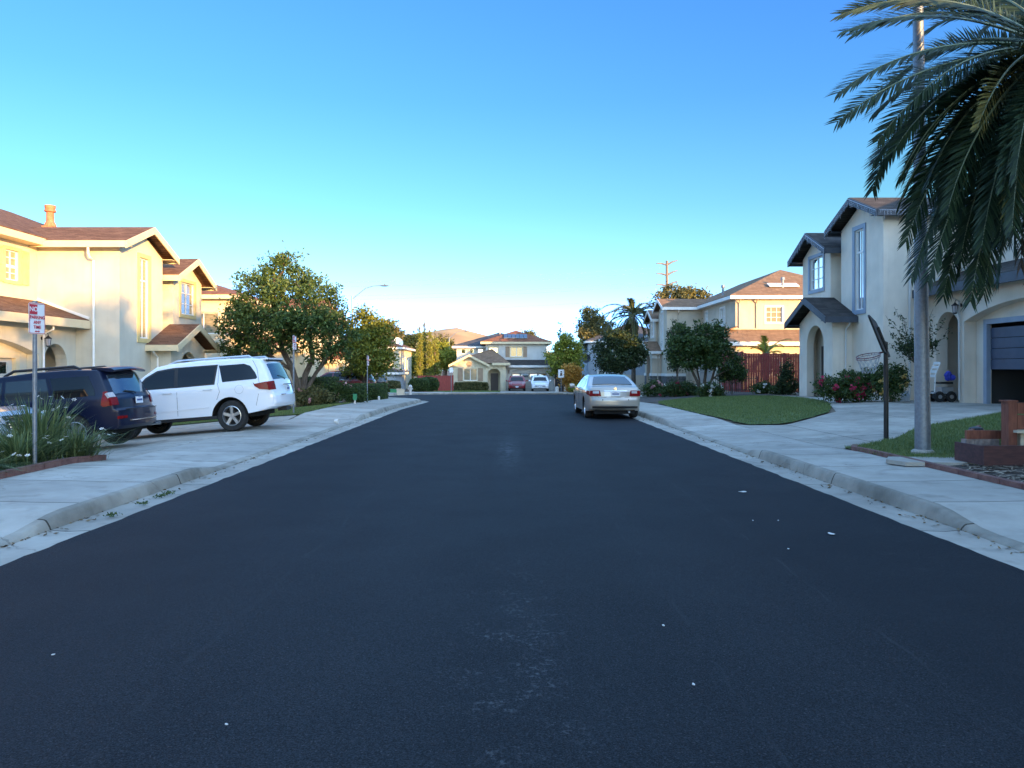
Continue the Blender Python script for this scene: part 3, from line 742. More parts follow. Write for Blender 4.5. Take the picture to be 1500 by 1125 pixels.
def house(name, label, s, Yw, base, c, lights=False, open_door=False, stone=False, v1=11.5, main_slope=.41, end_holes=(), group=None, dx=0.0):
    root = thing(name, label, 'house', (s * (14 + dx), Yw, base), group=group)
    L = lambda u, v, w: (s * (u - 14), v, w)
    fr = lambda u0: (lambda a, b, d: L(u0 + d, a, b))         # walls facing the street
    nr = lambda v0: (lambda a, b, d: L(a, v0 + d, b))         # walls facing down the street (towards the camera)
    def wall(outline, holes, fn, th=.2): return MB().panel(outline, holes, fn, th).build('wall', c['wall'], root)
    ST = c['wall']
    # garage front: arched passage and wide segmental recess
    wall(rect(-9.2, -.002, -.6, 4.15), [arch(-1.9, -.55, -.55, 2.45, 3.12), arch(-8.2, -2.15, -.55, 2.72, 3.25)], fr(15.3), .4)
    gd0, gd1, gdt = -7.5, -2.75, 2.6
    wall(rect(-8.19, -2.16, -.59, 3.24), [rect(gd0, gd1, -.58, gdt)], fr(15.702), .12)
    MB().panel([(gd0 - .16, -.2), (gd0 + .003, -.2), (gd0 + .003, gdt - .003), (gd1 - .003, gdt - .003), (gd1 - .003, -.2), (gd1 + .16, -.2), (gd1 + .16, gdt + .16), (gd0 - .16, gdt + .16)], [], fr(15.66), .14).build('door_frame', c['door_trim'], root)
    zb = 1.12 if open_door else .02
    gdm = MB()
    nrow = 4
    rows = np.linspace(zb, gdt - (.12 if open_door else .0), nrow + 1)
    for i in range(nrow):
        gdm.panel(rect(gd0 + .01, gd1 - .01, rows[i] + .008, rows[i + 1] - .008), [], fr(15.80), .04)
        for k in range(6):
            a = gd0 + .15 + k * (gd1 - gd0 - .2) / 6
            if not open_door: gdm.panel(rect(a, a + .62, rows[i] + .1, rows[i + 1] - .1), [], fr(15.785), .016)
    g_ = gdm.build('garage_door', c['door'], root)
    if not open_door:
        for k in range(6):
            a = gd0 + .2 + k * (gd1 - gd0 - .25) / 6; MB().panel(rect(a, a + .52, rows[3] + .14, rows[4] - .14), [], fr(15.775), .012).build('window', 'window_glass', g_)
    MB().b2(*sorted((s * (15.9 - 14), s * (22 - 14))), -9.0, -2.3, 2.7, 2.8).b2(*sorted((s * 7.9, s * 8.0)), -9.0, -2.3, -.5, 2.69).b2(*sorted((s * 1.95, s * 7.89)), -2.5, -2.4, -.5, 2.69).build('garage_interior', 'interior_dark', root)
    # two-storey wall over the garage
    wh = rect(-1.78, -1.05, 5.30, 6.36)
    wall([(-9.19, 2.9), (-2.31, 2.9), (-2.31, -.6), (-.003, -.6), (-.003, 6.7), (-9.19, 6.7)], [wh, rect(-6.6, -5.4, 5.0, 6.3)], fr(16.7))
    window(root, fr(16.7), -1.78, -1.05, 5.30, 6.36, c['trim'], grid=(2, 4), transom=.45, glass=c.get('glass', 'window_glass'))
    window(root, fr(16.7), -6.6, -5.4, 5.0, 6.3, c['trim'], grid=(2, 2), glass=c.get('glass', 'window_glass'))
    if c.get('shutter'):
        shutter(root, fr(16.7), -2.30, -1.91, 5.22, 6.42, c['shutter']); shutter(root, fr(16.7), -.92, -.53, 5.22, 6.42, c['shutter'])
    # wall between the garage and the tall gable
    wall(rect(13.902, 17.2, -.6, 6.85), [], nr(0))
    # tall gable with the long window
    wall([(0, -.6), (3.4, -.6), (3.4, 6.75), (1.7, 7.5), (0, 6.75)], [rect(1.45, 2.2, 3.42, 6.55)], fr(13.7))
    window(root, fr(13.7), 1.45, 2.2, 3.42, 6.55, c['trim'], grid=(2, 1), transom=.72, tw=.16, glass=c.get('glass', 'window_glass'))
    wall(rect(3.402, 4.05, -.6, 6.2), [], fr(14.2))
    wall(rect(13.902, 14.3, -.6, 6.3), [], lambda a, b, d: L(a, 3.399 - d, b), .15)
    # second gable
    wall([(4.052, -.6), (6.95, -.6), (6.95, 6.1), (5.5, 6.85), (4.052, 6.1)], [rect(4.75, 6.15, 4.6, 6.0)], fr(13.55))
    window(root, fr(13.55), 4.75, 6.15, 4.6, 6.0, c['trim'], grid=(2, 3), slide=True, tw=.14, glass=c.get('glass', 'window_glass'))
    wall(rect(13.752, 14.2, -.6, 6.1), [], nr(4.051), .15)
    wall(rect(13.752, 17.1, -.6, 6.2), [], lambda a, b, d: L(a, 6.948 - d, b))
    wall(rect(6.95, v1, -.6, 6.7), [], fr(16.9))
    wall(rect(16.902, 27, -.6, 6.7), list(end_holes), nr(-9.2))
    wall(rect(15.702, 16.9, -.6, 4.6), [], nr(-9.198), .15)
    wall(rect(17.1, 27, -.6, 6.7), [], lambda a, b, d: L(a, v1 - d, b))
    wall(rect(-9.2, v1, -.6, 6.7), [], lambda a, b, d: L(27 - d, a, b), .19)
    # porch
    wall([(2.4, -.6), (5.7, -.6), (5.7, 3.1), (4.05, 3.82), (2.4, 3.1)], [arch(3.2, 4.9, -.55, 2.1, 2.95)], fr(12.9), .3)
    wall(rect(13.202, 13.698, -.6, 3.1), [], nr(2.4)); wall(rect(13.202, 13.548, -.6, 3.1), [], lambda a, b, d: L(a, 5.7 - d, b))
    MB().panel(rect(3.75, 4.7, .02, 2.1), [], fr(13.44), .06).build('door', c.get('entry', 'door_dark'), root)
    # roofs
    hip_roof(root, L, 16.2, 27.5, -9.7, v1 + .5, 6.98, main_slope, c['roof'], c['fascia'])
    gable_roof(root, L, 13.25, 20.0, 1.7, 2.15, 7.75, .41, c['roof'], c['fascia'])
    gable_roof(root, L, 13.1, 18.5, 5.5, 1.98, 7.08, .48, c['roof'], c['fascia'])
    gable_roof(root, L, 12.45, 13.695, 4.05, 2.1, 4.12, .44, c['roof'], c['fascia'])
    # pent roof over the garage
    vs = [L(u, v, w - d) for d in (0, .08) for u, v, w in ((14.8, -9.7, 4.02), (14.8, -.01, 4.02), (16.69, -.01, 4.72), (16.69, -9.7, 4.72))]
    MB().add(vs, [(0, 1, 2, 3), (4, 7, 6, 5), (0, 4, 5, 1), (1, 5, 6, 2), (2, 6, 7, 3), (3, 7, 4, 0)]).build('roof', c['roof'], root)
    fb = MB(); x0, x1 = sorted((s * (14.74 - 14), s * (14.79 - 14))); fb.b2(x0, x1, -9.75, -.012, 3.70, 3.99)
    x0, x1 = sorted((s * (14.80 - 14), s * (15.298 - 14))); fb.b2(x0, x1, -9.72, -.014, 3.78, 3.82)
    fb.build('fascia', c['fascia'], root)
    # flashing where the pent roof meets the wall
    fl = MB(); fl.bar(L(14.8, -.03, 4.09), L(16.69, -.03, 4.79), .05, .09); fl.build('flashing', c['spout'], root)
    # downspouts and lantern
    downspout(root, [L(14.62, -.42, 6.62), L(14.62, -.42, 6.42), L(15.0 - .38, -.30, 6.28), L(14.62, -.06, 6.2), L(14.62, -.055, .1)], c['spout'])
    downspout(root, [L(13.4, 2.0, 3.1), L(13.4, 2.0, 2.9), L(13.4, 2.33, 2.7), L(13.4, 2.34, .1)], c['spout'], .036)
    downspout(root, [L(14.9, -2.0, 3.7), L(14.9, -2.0, 3.58), L(15.23, -2.0, 3.42), L(15.24, -2.0, .1)], c['spout'], .036)
    lantern(root, L(15.298, -2.02 if s > 0 else -2.0, 3.28), (-s, 0, 0))
    if lights:
        ls = MB()
        def strand(p, q, n):
            p, q = Vector(p), Vector(q)
            ls.tube([p, q], .012, 5)
            for k in range(n):
                t = (k + random.random() * .6) / n; o = p.lerp(q, t); h = random.choice((.08, .14, .2, .3)) * random.uniform(.8, 1.2)
                ls.tube([o, o + Vector((random.uniform(-.03, .03), random.uniform(-.03, .03), -h))], .0035, 4, cap=False)
                for j in range(int(h / .075)): ls.box(o + Vector((random.uniform(-.02, .02), random.uniform(-.02, .02), -.07 * (j + 1))), (.014, .014, .022))
        u = 13.19
        strand(L(u, 1.7 - 2.15, 6.80), L(u, 1.7, 7.68), 34); strand(L(u, 1.7, 7.68), L(u, 1.7 + 2.15, 6.80), 34)
        strand(L(u - .15, 5.5 - 1.98, 6.06), L(u - .15, 5.5, 7.0), 32); strand(L(u - .15, 5.5, 7.0), L(u - .15, 5.5 + 1.98, 6.06), 32)
        strand(L(13.3, -.52, 6.8), L(15.6, -.52, 6.8), 30)
        ls.build('light_string', 'light_wire', root)
    if stone:
        for outl, fn in ((rect(0.01, 2.39, -.5, 1.0), fr(13.66)), (rect(13.67, 16.6, -.5, 1.0), nr(-.04)), (rect(2.41, 3.15, -.5, 1.0), fr(12.86)), (rect(4.95, 5.69, -.5, 1.0), fr(12.86)), (rect(12.9, 13.65, -.5, 1.0), nr(2.36))):
            MB().panel(outl, [], fn, .038).build('stone_facing', 'stone_dark', root)
        for outl, fn in ((rect(0.0, 2.38, 1.003, 1.24), fr(13.62)), (rect(13.64, 16.6, 1.003, 1.24), nr(-.08)), (rect(2.38, 3.18, 1.003, 1.24), fr(12.82)), (rect(4.92, 5.72, 1.003, 1.24), fr(12.82)), (rect(12.87, 13.62, 1.003, 1.24), nr(2.32)), (rect(12.87, 13.6, 2.55, 2.9), nr(2.33))):
            MB().panel(outl, [], fn, .075).build('band', 'trim_white', root)
    return root, L
mat('light_wire', (0.20, 0.22, 0.26), 0.5, (0.55, 0.6, 0.7), 60)

CA = dict(wall='stucco_cream', trim='trim_yellow', fascia='trim_cream', roof='roof_brown', door='door_cream', door_trim='trim_cream', spout='white_paint', shutter='trim_yellow', glass='window_blind')
rA, LA = house('stucco_house', 'cream two storey house lit by low sun with orange chimney pot and yellow shutters', -1, 27.2, -.6, CA, dx=.42)
ch = MB(); q = Vector(LA(19.3, 5.0, 0))
ch.box((q.x, q.y, 8.15), (.46, .46, .5)).lathe([(.24, 8.4), (.22, 8.5), (.155, 8.62), (.15, 9.0), (.22, 9.03), (.23, 9.1), (.19, 9.13), (.21, 9.2), (.22, 9.3), (.12, 9.3), (.12, 9.1), (0, 9.1)], (q.x, q.y, 0), 14)
ch.build('chimney', 'terracotta', rA)
CBB = dict(wall='stucco_grey', trim='trim_bluegrey', fascia='trim_slate', roof='roof_dark', door='door_blue', door_trim='trim_bluegrey', spout='stucco_white')
rB, LB = house('stucco_house', 'grey beige two storey house with blue window frames, icicle lights and half open blue garage', 1, 27.0, .5, CBB, lights=True, open_door=True)
fl = MB(); q = Vector(LB(15.0, -.14, 4.6)); fl.tube([q, q + Vector((0, .13, 0))], .06, 8).lathe([(.0, -.04), (.05, -.04), (.1, .16), (0, .16)], (q.x, q.y - .1, q.z - .18), 10).build('flood_light', 'metal_black', rB)
CC = dict(wall='stucco_tan', trim='trim_white', fascia='trim_white', roof='roof_tan', door='door_beige', door_trim='trim_white', spout='stucco_tan')
rC, LC = house('stucco_house', 'tan two storey house with white trim and sunlit end wall behind the red fence', 1, 63.3, .0, CC, stone=True, main_slope=.45, end_holes=[rect(18.9, 20.1, 5.0, 6.15)])
nC = lambda a, b, d: LC(a, -9.2 + d, b)
window(rC, nC, 18.9, 20.1, 5.0, 6.15, 'trim_white', grid=(3, 3), glass='window_blind')
vs = [LC(u, v, w - d) for d in (0, .08) for u, v, w in ((14.75, -11.3, 3.55), (25, -11.3, 3.55), (25, -9.21, 4.5), (14.75, -9.21, 4.5))]
MB().add(vs, [(0, 1, 2, 3), (4, 7, 6, 5), (0, 4, 5, 1), (1, 5, 6, 2), (2, 6, 7, 3), (3, 7, 4, 0)]).build('roof', 'roof_tan', rC)
MB().b2(.7, 11, -11.36, -11.31, 3.26, 3.53).build('fascia', 'trim_white', rC)
MB().panel(rect(15.3, 24.8, -.5, 3.5), [rect(18.2, 19.4, 1.2, 2.4)], lambda a, b, d: LC(a, -10.8 + d, b), .2).build('wall', 'stucco_tan', rC)
MB().panel(rect(-10.6, -9.21, -.5, 3.6), [], lambda a, b, d: LC(15.3 + d, a, b), .2).build('wall', 'stucco_tan', rC)
window(rC, lambda a, b, d: LC(a, -10.8 + d, b), 18.2, 19.4, 1.2, 2.4, 'trim_white', slide=True)
downspout(rC, [LC(18.2, -9.6, 6.7), LC(18.2, -9.26, 6.4), LC(18.2, -9.26, 4.6)], 'stucco_tan', .06); downspout(rC, [LC(16.95, -9.6, 6.7), LC(16.95, -9.26, 6.4), LC(16.95, -9.26, 4.6)], 'stucco_tan', .05)
for u_, v_ in ((17.6, -3.0), (20.5, -8.2)):
    q = Vector(LC(u_, v_, 0)); MB().lathe([(.09, 7.0), (.09, 8.1), (.17, 8.12), (.14, 8.32), (0, 8.32)], (q.x, q.y, .1), 10).build('roof_vent', 'metal_galv', rC)
q0 = LC(20.6, -8.0, 7.75)
MB().box((q0[0], q0[1], q0[2] + .12), (2.2, .7, .07), rot=Matrix.Rotation(R(24), 3, 'X')).build('skylight', 'trim_white', rC)
CD = dict(wall='stucco_sand', trim='trim_brown', fascia='trim_cream', roof='roof_red', door='door_cream', door_trim='trim_cream', spout='trim_cream')
rD, LD = house('stucco_house', 'cream house with red brown hip roof half hidden by the big street tree', -1, 54.2, -.85, CD, main_slope=.33, v1=8.0, end_holes=[rect(17.4, 19.2, 4.6, 5.9)])
nD = lambda a, b, d: LD(a, -9.2 + d, b)
window(rD, nD, 17.4, 19.2, 4.6, 5.9, 'trim_cream', slide=True, glass='window_blind')
# neighbours down the street, outside the frame: they throw the shade that lies on the street
CN = dict(wall='stucco_pale', trim='trim_white', fascia='trim_brown', roof='roof_dark', door='door_beige', door_trim='trim_white', spout='trim_white')
house('stucco_house', 'pale two storey house next before the grey house with the palm in front', 1, 1.6, .45, CN, main_slope=.48)
CN2 = dict(CN); CN2['wall'] = 'stucco_white'
house('stucco_house', 'white two storey house farthest down the street behind the viewer', 1, -20.0, .45, CN2)
CN3 = dict(CA); CN3['wall'] = 'stucco_tan'; CN3['roof'] = 'roof_dark'
house('stucco_house', 'tan two storey house on the left side, behind the viewer', -1, -9.5, -.3, CN3)
# ---------------------------------------------------------------- the house across the end of the street
def px_rect(x0, x1, y0, y1, Y):
    a, b = P(x0, y1, Y), P(x1, y0, Y)
    return a.x, b.x, a.z, b.z
def end_house():
    Z0 = -.9
    root = thing('stucco_house', 'cream house with solar panels on the roof facing down the street from its end', 'house', (0, 82, Z0))
    def L(x, y, z): return (x, y - 82, z - Z0)
    fr = lambda Y: (lambda a, b, d: L(a, Y + d, b))
    rt = lambda X: (lambda a, b, d: L(X - d, a, b))
    lf = lambda X: (lambda a, b, d: L(X + d, a, b))
    def wall(o, h, fn, m='stucco_sand', th=.2): MB().panel(o, h, fn, th).build('wall', m, root)
    zb = -1.3
    # front room with gable, arched entry
    Yf = 80.0
    x0, x1 = P(664, 0, Yf).x, P(741, 0, Yf).x
    wx0, wx1, wz0, wz1 = px_rect(679, 699, 540, 557.5, Yf)
    ax0, ax1, az0, az1 = px_rect(714.5, 733, 540, 575, Yf)
    ze = 2.15; xp = P(687.5, 0, Yf).x; zp = 3.02; xg = P(716, 0, Yf).x
    wall([(x0, zb), (ax0, zb), (ax0, az1 - .55)] + [(ax0 + (ax1 - ax0) * (1 - math.cos(math.pi * k / 10)) / 2, az1 - .55 + .55 * math.sin(math.pi * k / 10)) for k in range(1, 10)] + [(ax1, az1 - .55), (ax1, zb), (x1, zb), (x1, ze), (xg, ze), (xp, zp), (x0, ze)], [rect(wx0, wx1, wz0, wz1)], fr(Yf))
    wall(rect(Yf + .2, 85.8, zb, ze), [], lf(x0)); wall(rect(Yf + .2, 83.9, zb, ze), [], rt(x1))
    wall(rect(ax0 - .6, ax1 + .6, zb, ze), [], fr(81.3), 'stucco_sand')
    w = window(root, fr(Yf), wx0, wx1, wz0, wz1, 'trim_cream', slide=True, glass='window_blind', tw=.08)
    shutter(root, fr(Yf), wx0 - .62, wx0 - .1, wz0 - .05, wz1 + .05, 'trim_brown'); shutter(root, fr(Yf), wx1 + .1, wx1 + .62, wz0 - .05, wz1 + .05, 'trim_brown')
    MB().panel(rect(ax0 + .3, ax1 - .25, -.8, az1 - .5), [], fr(81.2), .08).build('door', 'door_dark', root)
    MB().lathe([(.0, -.04), (.27, -.04), (.27, 0.02), (.20, .02), (.20, -.02), (0, -.02)], L(P(687, 0, Yf).x, Yf - .03, 2.15), 14, 'Y').build('gable_vent', 'trim_brown', root)
    sl = (zp - ze) / (xp - x0)
    # ridge runs back from the front: first axis = y
    gable_roof(root, lambda u, v, w: L(v, u, w), Yf - .45, 84.0, xp, xp - x0 + .45, zp + .16, sl, 'roof_tan', 'trim_cream', end_fascia=(True, False))
    # hipped run over the entry
    c = [(xg - .4, Yf - .4), (x1 + .45, Yf - .4), (x1 + .45, 84.0), (xg - .4, 84.0)]
    vs = [L(c[0][0], c[0][1], ze + .1), L(c[1][0], c[1][1], ze + .1), L(c[2][0] - 2.0, 84.0, ze + 1.75), L(xp, 84, zp + .05), L(xp, Yf + .9, zp + .05), L(c[1][0], 84.0, ze + .1)]
    MB().add(vs, [(0, 1, 2, 4), (4, 2, 3), (1, 5, 2)]).build('roof', 'roof_tan', root)
    MB().b2(xg + .35, x1 + .47, Yf - .45 - 82, Yf - .41 - 82, ze - .14 - Z0, ze + .12 - Z0).b2(x1 + .43, x1 + .47, Yf - .40 - 82, 83.9 - 82, ze - .14 - Z0, ze + .12 - Z0).b2(xg + .3, x1 + .42, Yf - .40 - 82, Yf - .01 - 82, ze - .1 - Z0, ze - .06 - Z0).build('fascia', 'trim_cream', root)
    # upper left block, in shade
    Yu = 86.0
    u0, u1 = P(669, 0, Yu).x, P(712, 0, Yu).x
    hs = [px_rect(a, b, 511, 518, Yu) for a, b in ((675.5, 682), (688, 694.5), (700, 707.5))]
    wall(rect(u0, u1 + .3, zb, 4.2), [rect(*h) for h in hs], fr(Yu), 'stucco_white')
    for h in hs: window(root, fr(Yu), *h, 'trim_white', tw=.1)
    wall(rect(Yu + .2, 96, zb, 4.2), [], lf(u0), 'stucco_white')
    # upper right block
    Yr = 84.0
    r0, r1 = P(711.5, 0, Yr).x, P(801, 0, Yr).x
    hw = [px_rect(716, 729, 509, 518.5, Yr), px_rect(747.5, 765.5, 508.5, 522.5, Yr)]
    zt = 4.45
    wall(rect(r0, r1, zb, zt), [rect(*h) for h in hw], fr(Yr), 'stucco_white')
    wall(rect(Yr + .2, 95, zb, zt), [], rt(r1), 'stucco_white'); wall(rect(Yr + .2, 87, 2, zt), [], lf(r0), 'stucco_white')
    window(root, fr(Yr), *hw[0], 'trim_cream', grid=(2, 2)); window(root, fr(Yr), *hw[1], 'trim_cream', slide=True, glass='window_blind')
    for a, b in ((740.5, 746.5), (766.5, 772)):
        h = px_rect(a, b, 507.5, 523, Yr); shutter(root, fr(Yr), *h, 'trim_brown')
    hip_roof(root, lambda u, v, w: L(v, u, w), Yr - .5, 96.5, r0 - .55, r1 + .55, 4.72, .36, 'roof_red', 'trim_cream', over=.6)
    hip_roof(root, lambda u, v, w: L(u, v, w), u0 - .5, r1, Yu - .5, 97.5, 4.30, .33, 'roof_slate', 'trim_white', over=.6)
    # roof slope facing us carries the solar panels
    sp = thing('solar_array', 'dark solar panels in a row lying on the reddish roof at the street end', 'solar panels', (0, 0, 0))
    xa, xb = P(738, 0, 86).x, P(772, 0, 86).x
    n = 6; rot = Matrix.Rotation(math.atan(.36), 3, 'X')
    for k in range(n):
        cx = xa + (xb - xa) * (k + .5) / n
        for j in range(1):
            yy = Yr - .5 + 1.45 + j * 1.2
            zz = 4.72 + (yy - Yr + .5) * .36 + .12
            f = MB().box((0, 0, 0), ((xb - xa) / n - .04, 1.45, .04), rot=rot).build('panel', 'solar_panel', sp, (cx, yy, zz))
            MB().box((0, -.70, 0), ((xb - xa) / n - .03, .05, .06), rot=Matrix.Identity(3)).build('frame_rail', 'metal_galv', f, (0, 0, -.25))
    # pent roof and garage
    Yg = 82.5
    g0, g1 = P(738, 0, Yg).x, P(812, 0, Yg).x
    z1, z2 = P(0, 535, Yg).z, P(0, 527, 83.9).z
    vs = [L(x, y, z - d) for d in (0, .1) for x, y, z in ((g0 - .6, Yg - .5, z1), (g1 + .4, Yg - .5, z1), (g1 + .4, 83.99, z2), (g0 - .6, 83.99, z2))]
    MB().add(vs, [(0, 1, 2, 3), (4, 7, 6, 5), (0, 4, 5, 1), (1, 5, 6, 2), (2, 6, 7, 3), (3, 7, 4, 0)]).build('roof', 'roof_dark', root)
    MB().b2(g0 - .6, g1 + .42, Yg - .55 - 82, Yg - .505 - 82, z1 - .25 - Z0, z1 - .01 - Z0).build('fascia', 'trim_white', root)
    d0, d1, dz0, dz1 = px_rect(747.5, 803, 546, 573, Yg)
    o = arch(d0, d1, zb, dz1 + .05, dz1 + .48)
    wall(rect(g0, g1, zb, z1 - .1), [o], fr(Yg), 'stucco_white', .3)
    wall(rect(d0 - .2, d1 + .2, zb, dz1 + .6), [rect(d0 + .1, d1 - .1, zb + .1, dz1 - .03)], fr(Yg + .302), 'stucco_white', .08)
    wall(rect(Yg + .3, 84, zb, z1), [], rt(g1), 'stucco_white')
    gd = MB()
    for k in range(4):
        za = -1.0 + (dz1 + 1.0) * k / 4; gd.panel(rect(d0 + .1, d1 - .1, za + .01, za + (dz1 + 1.0) / 4 - .01), [], fr(Yg + .36), .05)
    gd = gd.build('garage_door', 'door_beige', root)
    for k in range(4):
        a = d0 + .25 + k * (d1 - d0 - .3) / 4; MB().panel(rect(a, a + .78, dz1 - .5, dz1 - .12), [], fr(Yg + .345), .012).build('window', 'window_glass', gd)
    lantern(root, L(P(741, 0, Yg).x + .35, Yg - .002, 1.4), (0, -1, 0))
    MB().tube([L(P(732, 0, 90).x, 90, 5.8), L(P(732, 0, 90).x, 90, 8.0)], .09, 8).build('roof_vent', 'metal_galv', root)
    return root
end_house()

def block_house(name, label, x0, x1, y0, y1, z0, z1, c, wins=(), eave=.45, slope=.4, extra=None):
    """a plain hipped house seen at a distance: windows = (face, a0, a1, b0, b1)"""
    root = thing(name, label, 'house', ((x0 + x1) / 2, y0, z0))
    cx = (x0 + x1) / 2
    L = lambda x, y, z: (x - cx, y - y0, z - z0)
    faces = {'n': (lambda a, b, d: L(a, y0 + d, b), x0, x1), 'r': (lambda a, b, d: L(x1 - d, a, b), y0 + .2, y1 - .2), 'l': (lambda a, b, d: L(x0 + d, a, b), y0 + .2, y1 - .2), 'f': (lambda a, b, d: L(a, y1 - d, b), x0, x1)}
    for k, (fn, a0, a1) in faces.items():
        hs = [w[1:5] for w in wins if w[0] == k]
        MB().panel(rect(a0, a1, z0 - .4, z1), [rect(*h) for h in hs], fn, .2).build('wall', c['wall'], root)
        for h in hs: window(root, fn, *h, c['trim'], slide=(h[1] - h[0] > .9))
    hip_roof(root, L, x0 - eave, x1 + eave, y0 - eave, y1 + eave, z1 + .25, slope, c['roof'], c['fascia'])
    return root, L
cE = dict(wall='stucco_sand', trim='trim_white', fascia='trim_white', roof='roof_brown')
xE = P(587, 0, 88).x
rE, LE = block_house('stucco_house', 'small tan house with a satellite dish on its roof past the second street tree', xE - 9, xE, 88, 98, -1.3, P(0, 511, 88).z, cE, [('r', 89.2, 90.0, .6, 3.0), ('r', 91.5, 92.2, .6, 3.0), ('r', 94, 95, 1.2, 2.8)])
xq = P(578, 0, 80).x
rE2, LE2 = block_house('garage_building', 'low blue grey garage wing beside the dark parked pickup', xq - 7.5, xq + .4, 78, 86, -1.2, P(0, 548, 78).z, dict(wall='stucco_blue', trim='trim_white', fascia='trim_white', roof='roof_dark'), [('n', xq - 1.6, xq - .9, -.2, .55)], slope=.2)
def dish(name, label, p, r, face, m='white_paint'):
    root = thing(name, label, 'satellite dish', p)
    f = Vector(face).normalized(); rot = f.to_track_quat('Z', 'Y').to_matrix()
    prof = [(r * t, r * .28 * t * t) for t in np.linspace(0.02, 1, 7)]
    b = MB().lathe(prof, (0, 0, 0), 18); b.v = [tuple(rot @ Vector(v) + Vector((0, 0, 1.1))) for v in b.v]
    b.build('reflector', m, root, smooth=True)
    MB().tube([(0, 0, -.4), (0, 0, 1.05)], .04, 8).build('mast', 'metal_galv', root)
    MB().tube([Vector((0, 0, .8)), rot @ Vector((0, -r * .4, r * .9)) + Vector((0, 0, 1.1))], .02, 6).build('feed_arm', 'metal_galv', root)
dish('satellite_dish', 'big pale satellite dish standing on the roof of the small tan house', P(583, 506, 89) - Vector((0, 0, .75)), .6, (.55, -.7, .45))
cG = dict(wall='stucco_blue', trim='trim_white', fascia='trim_white', roof='roof_slate')
xG = P(862, 0, 92).x
rG, LG = block_house('stucco_house', 'pale grey house beyond the sedan, behind the orange bush', xG, xG + 12, 92, 104, -1.0, P(0, 502, 92).z, cG, [('l', 93.5, 94.5, 2.2, 4.0), ('n', xG + 1.2, xG + 2.0, -.2, 1.4)])
MB().panel([(xG - 1.4, -1.3), (xG + 6.5, -1.3), (xG + 6.5, .6), (xG - 1.4, 1.0)], [], lambda a, b, d: LG(a + 4.5, 86.0 + d, b), .25).build('wall', 'stucco_tan', rG)
dish('satellite_dish', 'dark satellite dish fixed beside the pale grey house wall', P(860, 526, 91.2) - Vector((0, 0, 1.1)), .55, (-.5, -.8, .3), 'black_plastic')

# ---------------------------------------------------------------- fences
def fence(name, label, p, q, z0, h, m, post_m=None, pw=.14, caps=False):
    p, q = Vector(p), Vector(q); d = q - p; n = max(1, int(d.length / pw)); t = d.normalized(); a = math.atan2(d.y, d.x)
    root = thing(name, label, 'fence', ((p.x + q.x) / 2, (p.y + q.y) / 2, z0))
    b = MB()
    for k in range(n):
        c = p + d * ((k + .5) / n); hh = h * random.uniform(.985, 1.01)
        b.box((c.x - root.location.x, c.y - root.location.y, hh / 2), (d.length / n - .010, .02 + random.uniform(0, .006), hh), a + random.uniform(-.02, .02))
    b.build('plank_panel', m, root)
    nrm = Vector((-t.y, t.x)) * .055
    r = MB()
    for zz in (.3, h * .55, h - .2):
        r.bar((p.x - root.location.x + nrm.x, p.y - root.location.y + nrm.y, zz), (q.x - root.location.x + nrm.x, q.y - root.location.y + nrm.y, zz), .05, .09)
    r.build('rail', m, root)
    k = int(d.length / 2.4) + 1
    for i in range(k + 1):
        c = p + d * (i / k)
        MB().box((c.x - root.location.x + nrm.x * 2, c.y - root.location.y + nrm.y * 2, h / 2 + .02), (.1, .1, h + .04), a).build('post', m, root)
    return root
fence('plank_fence', 'tall dark red plank fence between the tan house and the grey house', (14.15, 44.0), (18.6, 43.4), g(15, 44) - .05, 2.32, 'red_paint_wood')
fence('plank_fence', 'short return of red plank fence running back to the tan house', (14.1, 44.15), (15.0, 51.8), g(14, 46) - .05, 2.45, 'red_paint_wood')
fence('plank_fence', 'low red plank fence in front of the cypress trees', (P(613, 0, 76).x, 76.0), (P(664, 0, 78).x, 78.2), -.92, 1.85, 'red_paint_wood')
fence('plank_fence', 'dark brown plank fence beside the house at the street end', (P(813, 0, 80).x, 80.0), (P(840, 0, 76).x, 76.0), -.9, 1.9, 'door_dark')
def picket(name, label, p, q, z0, h, m, sp=.16, w=.03):
    p, q = Vector(p), Vector(q); d = q - p; n = int(d.length / sp)
    root = thing(name, label, 'fence', (p.x, p.y, z0))
    b = MB(); r = MB()
    for k in range(n + 1):
        c = d * (k / n); b.box((c.x, c.y, h / 2), (w, w, h), math.atan2(d.y, d.x))
    for zz in (h * .2, h * .85): r.bar((0, 0, zz), (d.x, d.y, zz), .03)
    b.build('pickets', m, root); r.build('rail', m, root)
picket('picket_fence', 'low white picket fence beside the sedan and tan house porch', (9.2, 47.8), (12.4, 47.4), g(10, 47.6) - .02, .62, 'white_paint', .3, .09)
picket('iron_fence', 'thin dark iron fence behind the rose beds and bushy tree', (11.2, 40.2), (14.0, 41.4), g(12.5, 40.8) - .02, .95, 'metal_black', .14, .02)

cH = dict(wall='stucco_tan', trim='trim_white', fascia='trim_white', roof='roof_dark')
block_house('stucco_house', 'tan house hidden behind the white trimmed house on the right', 17, 29, 78, 89, -.6, 5.4, cH)
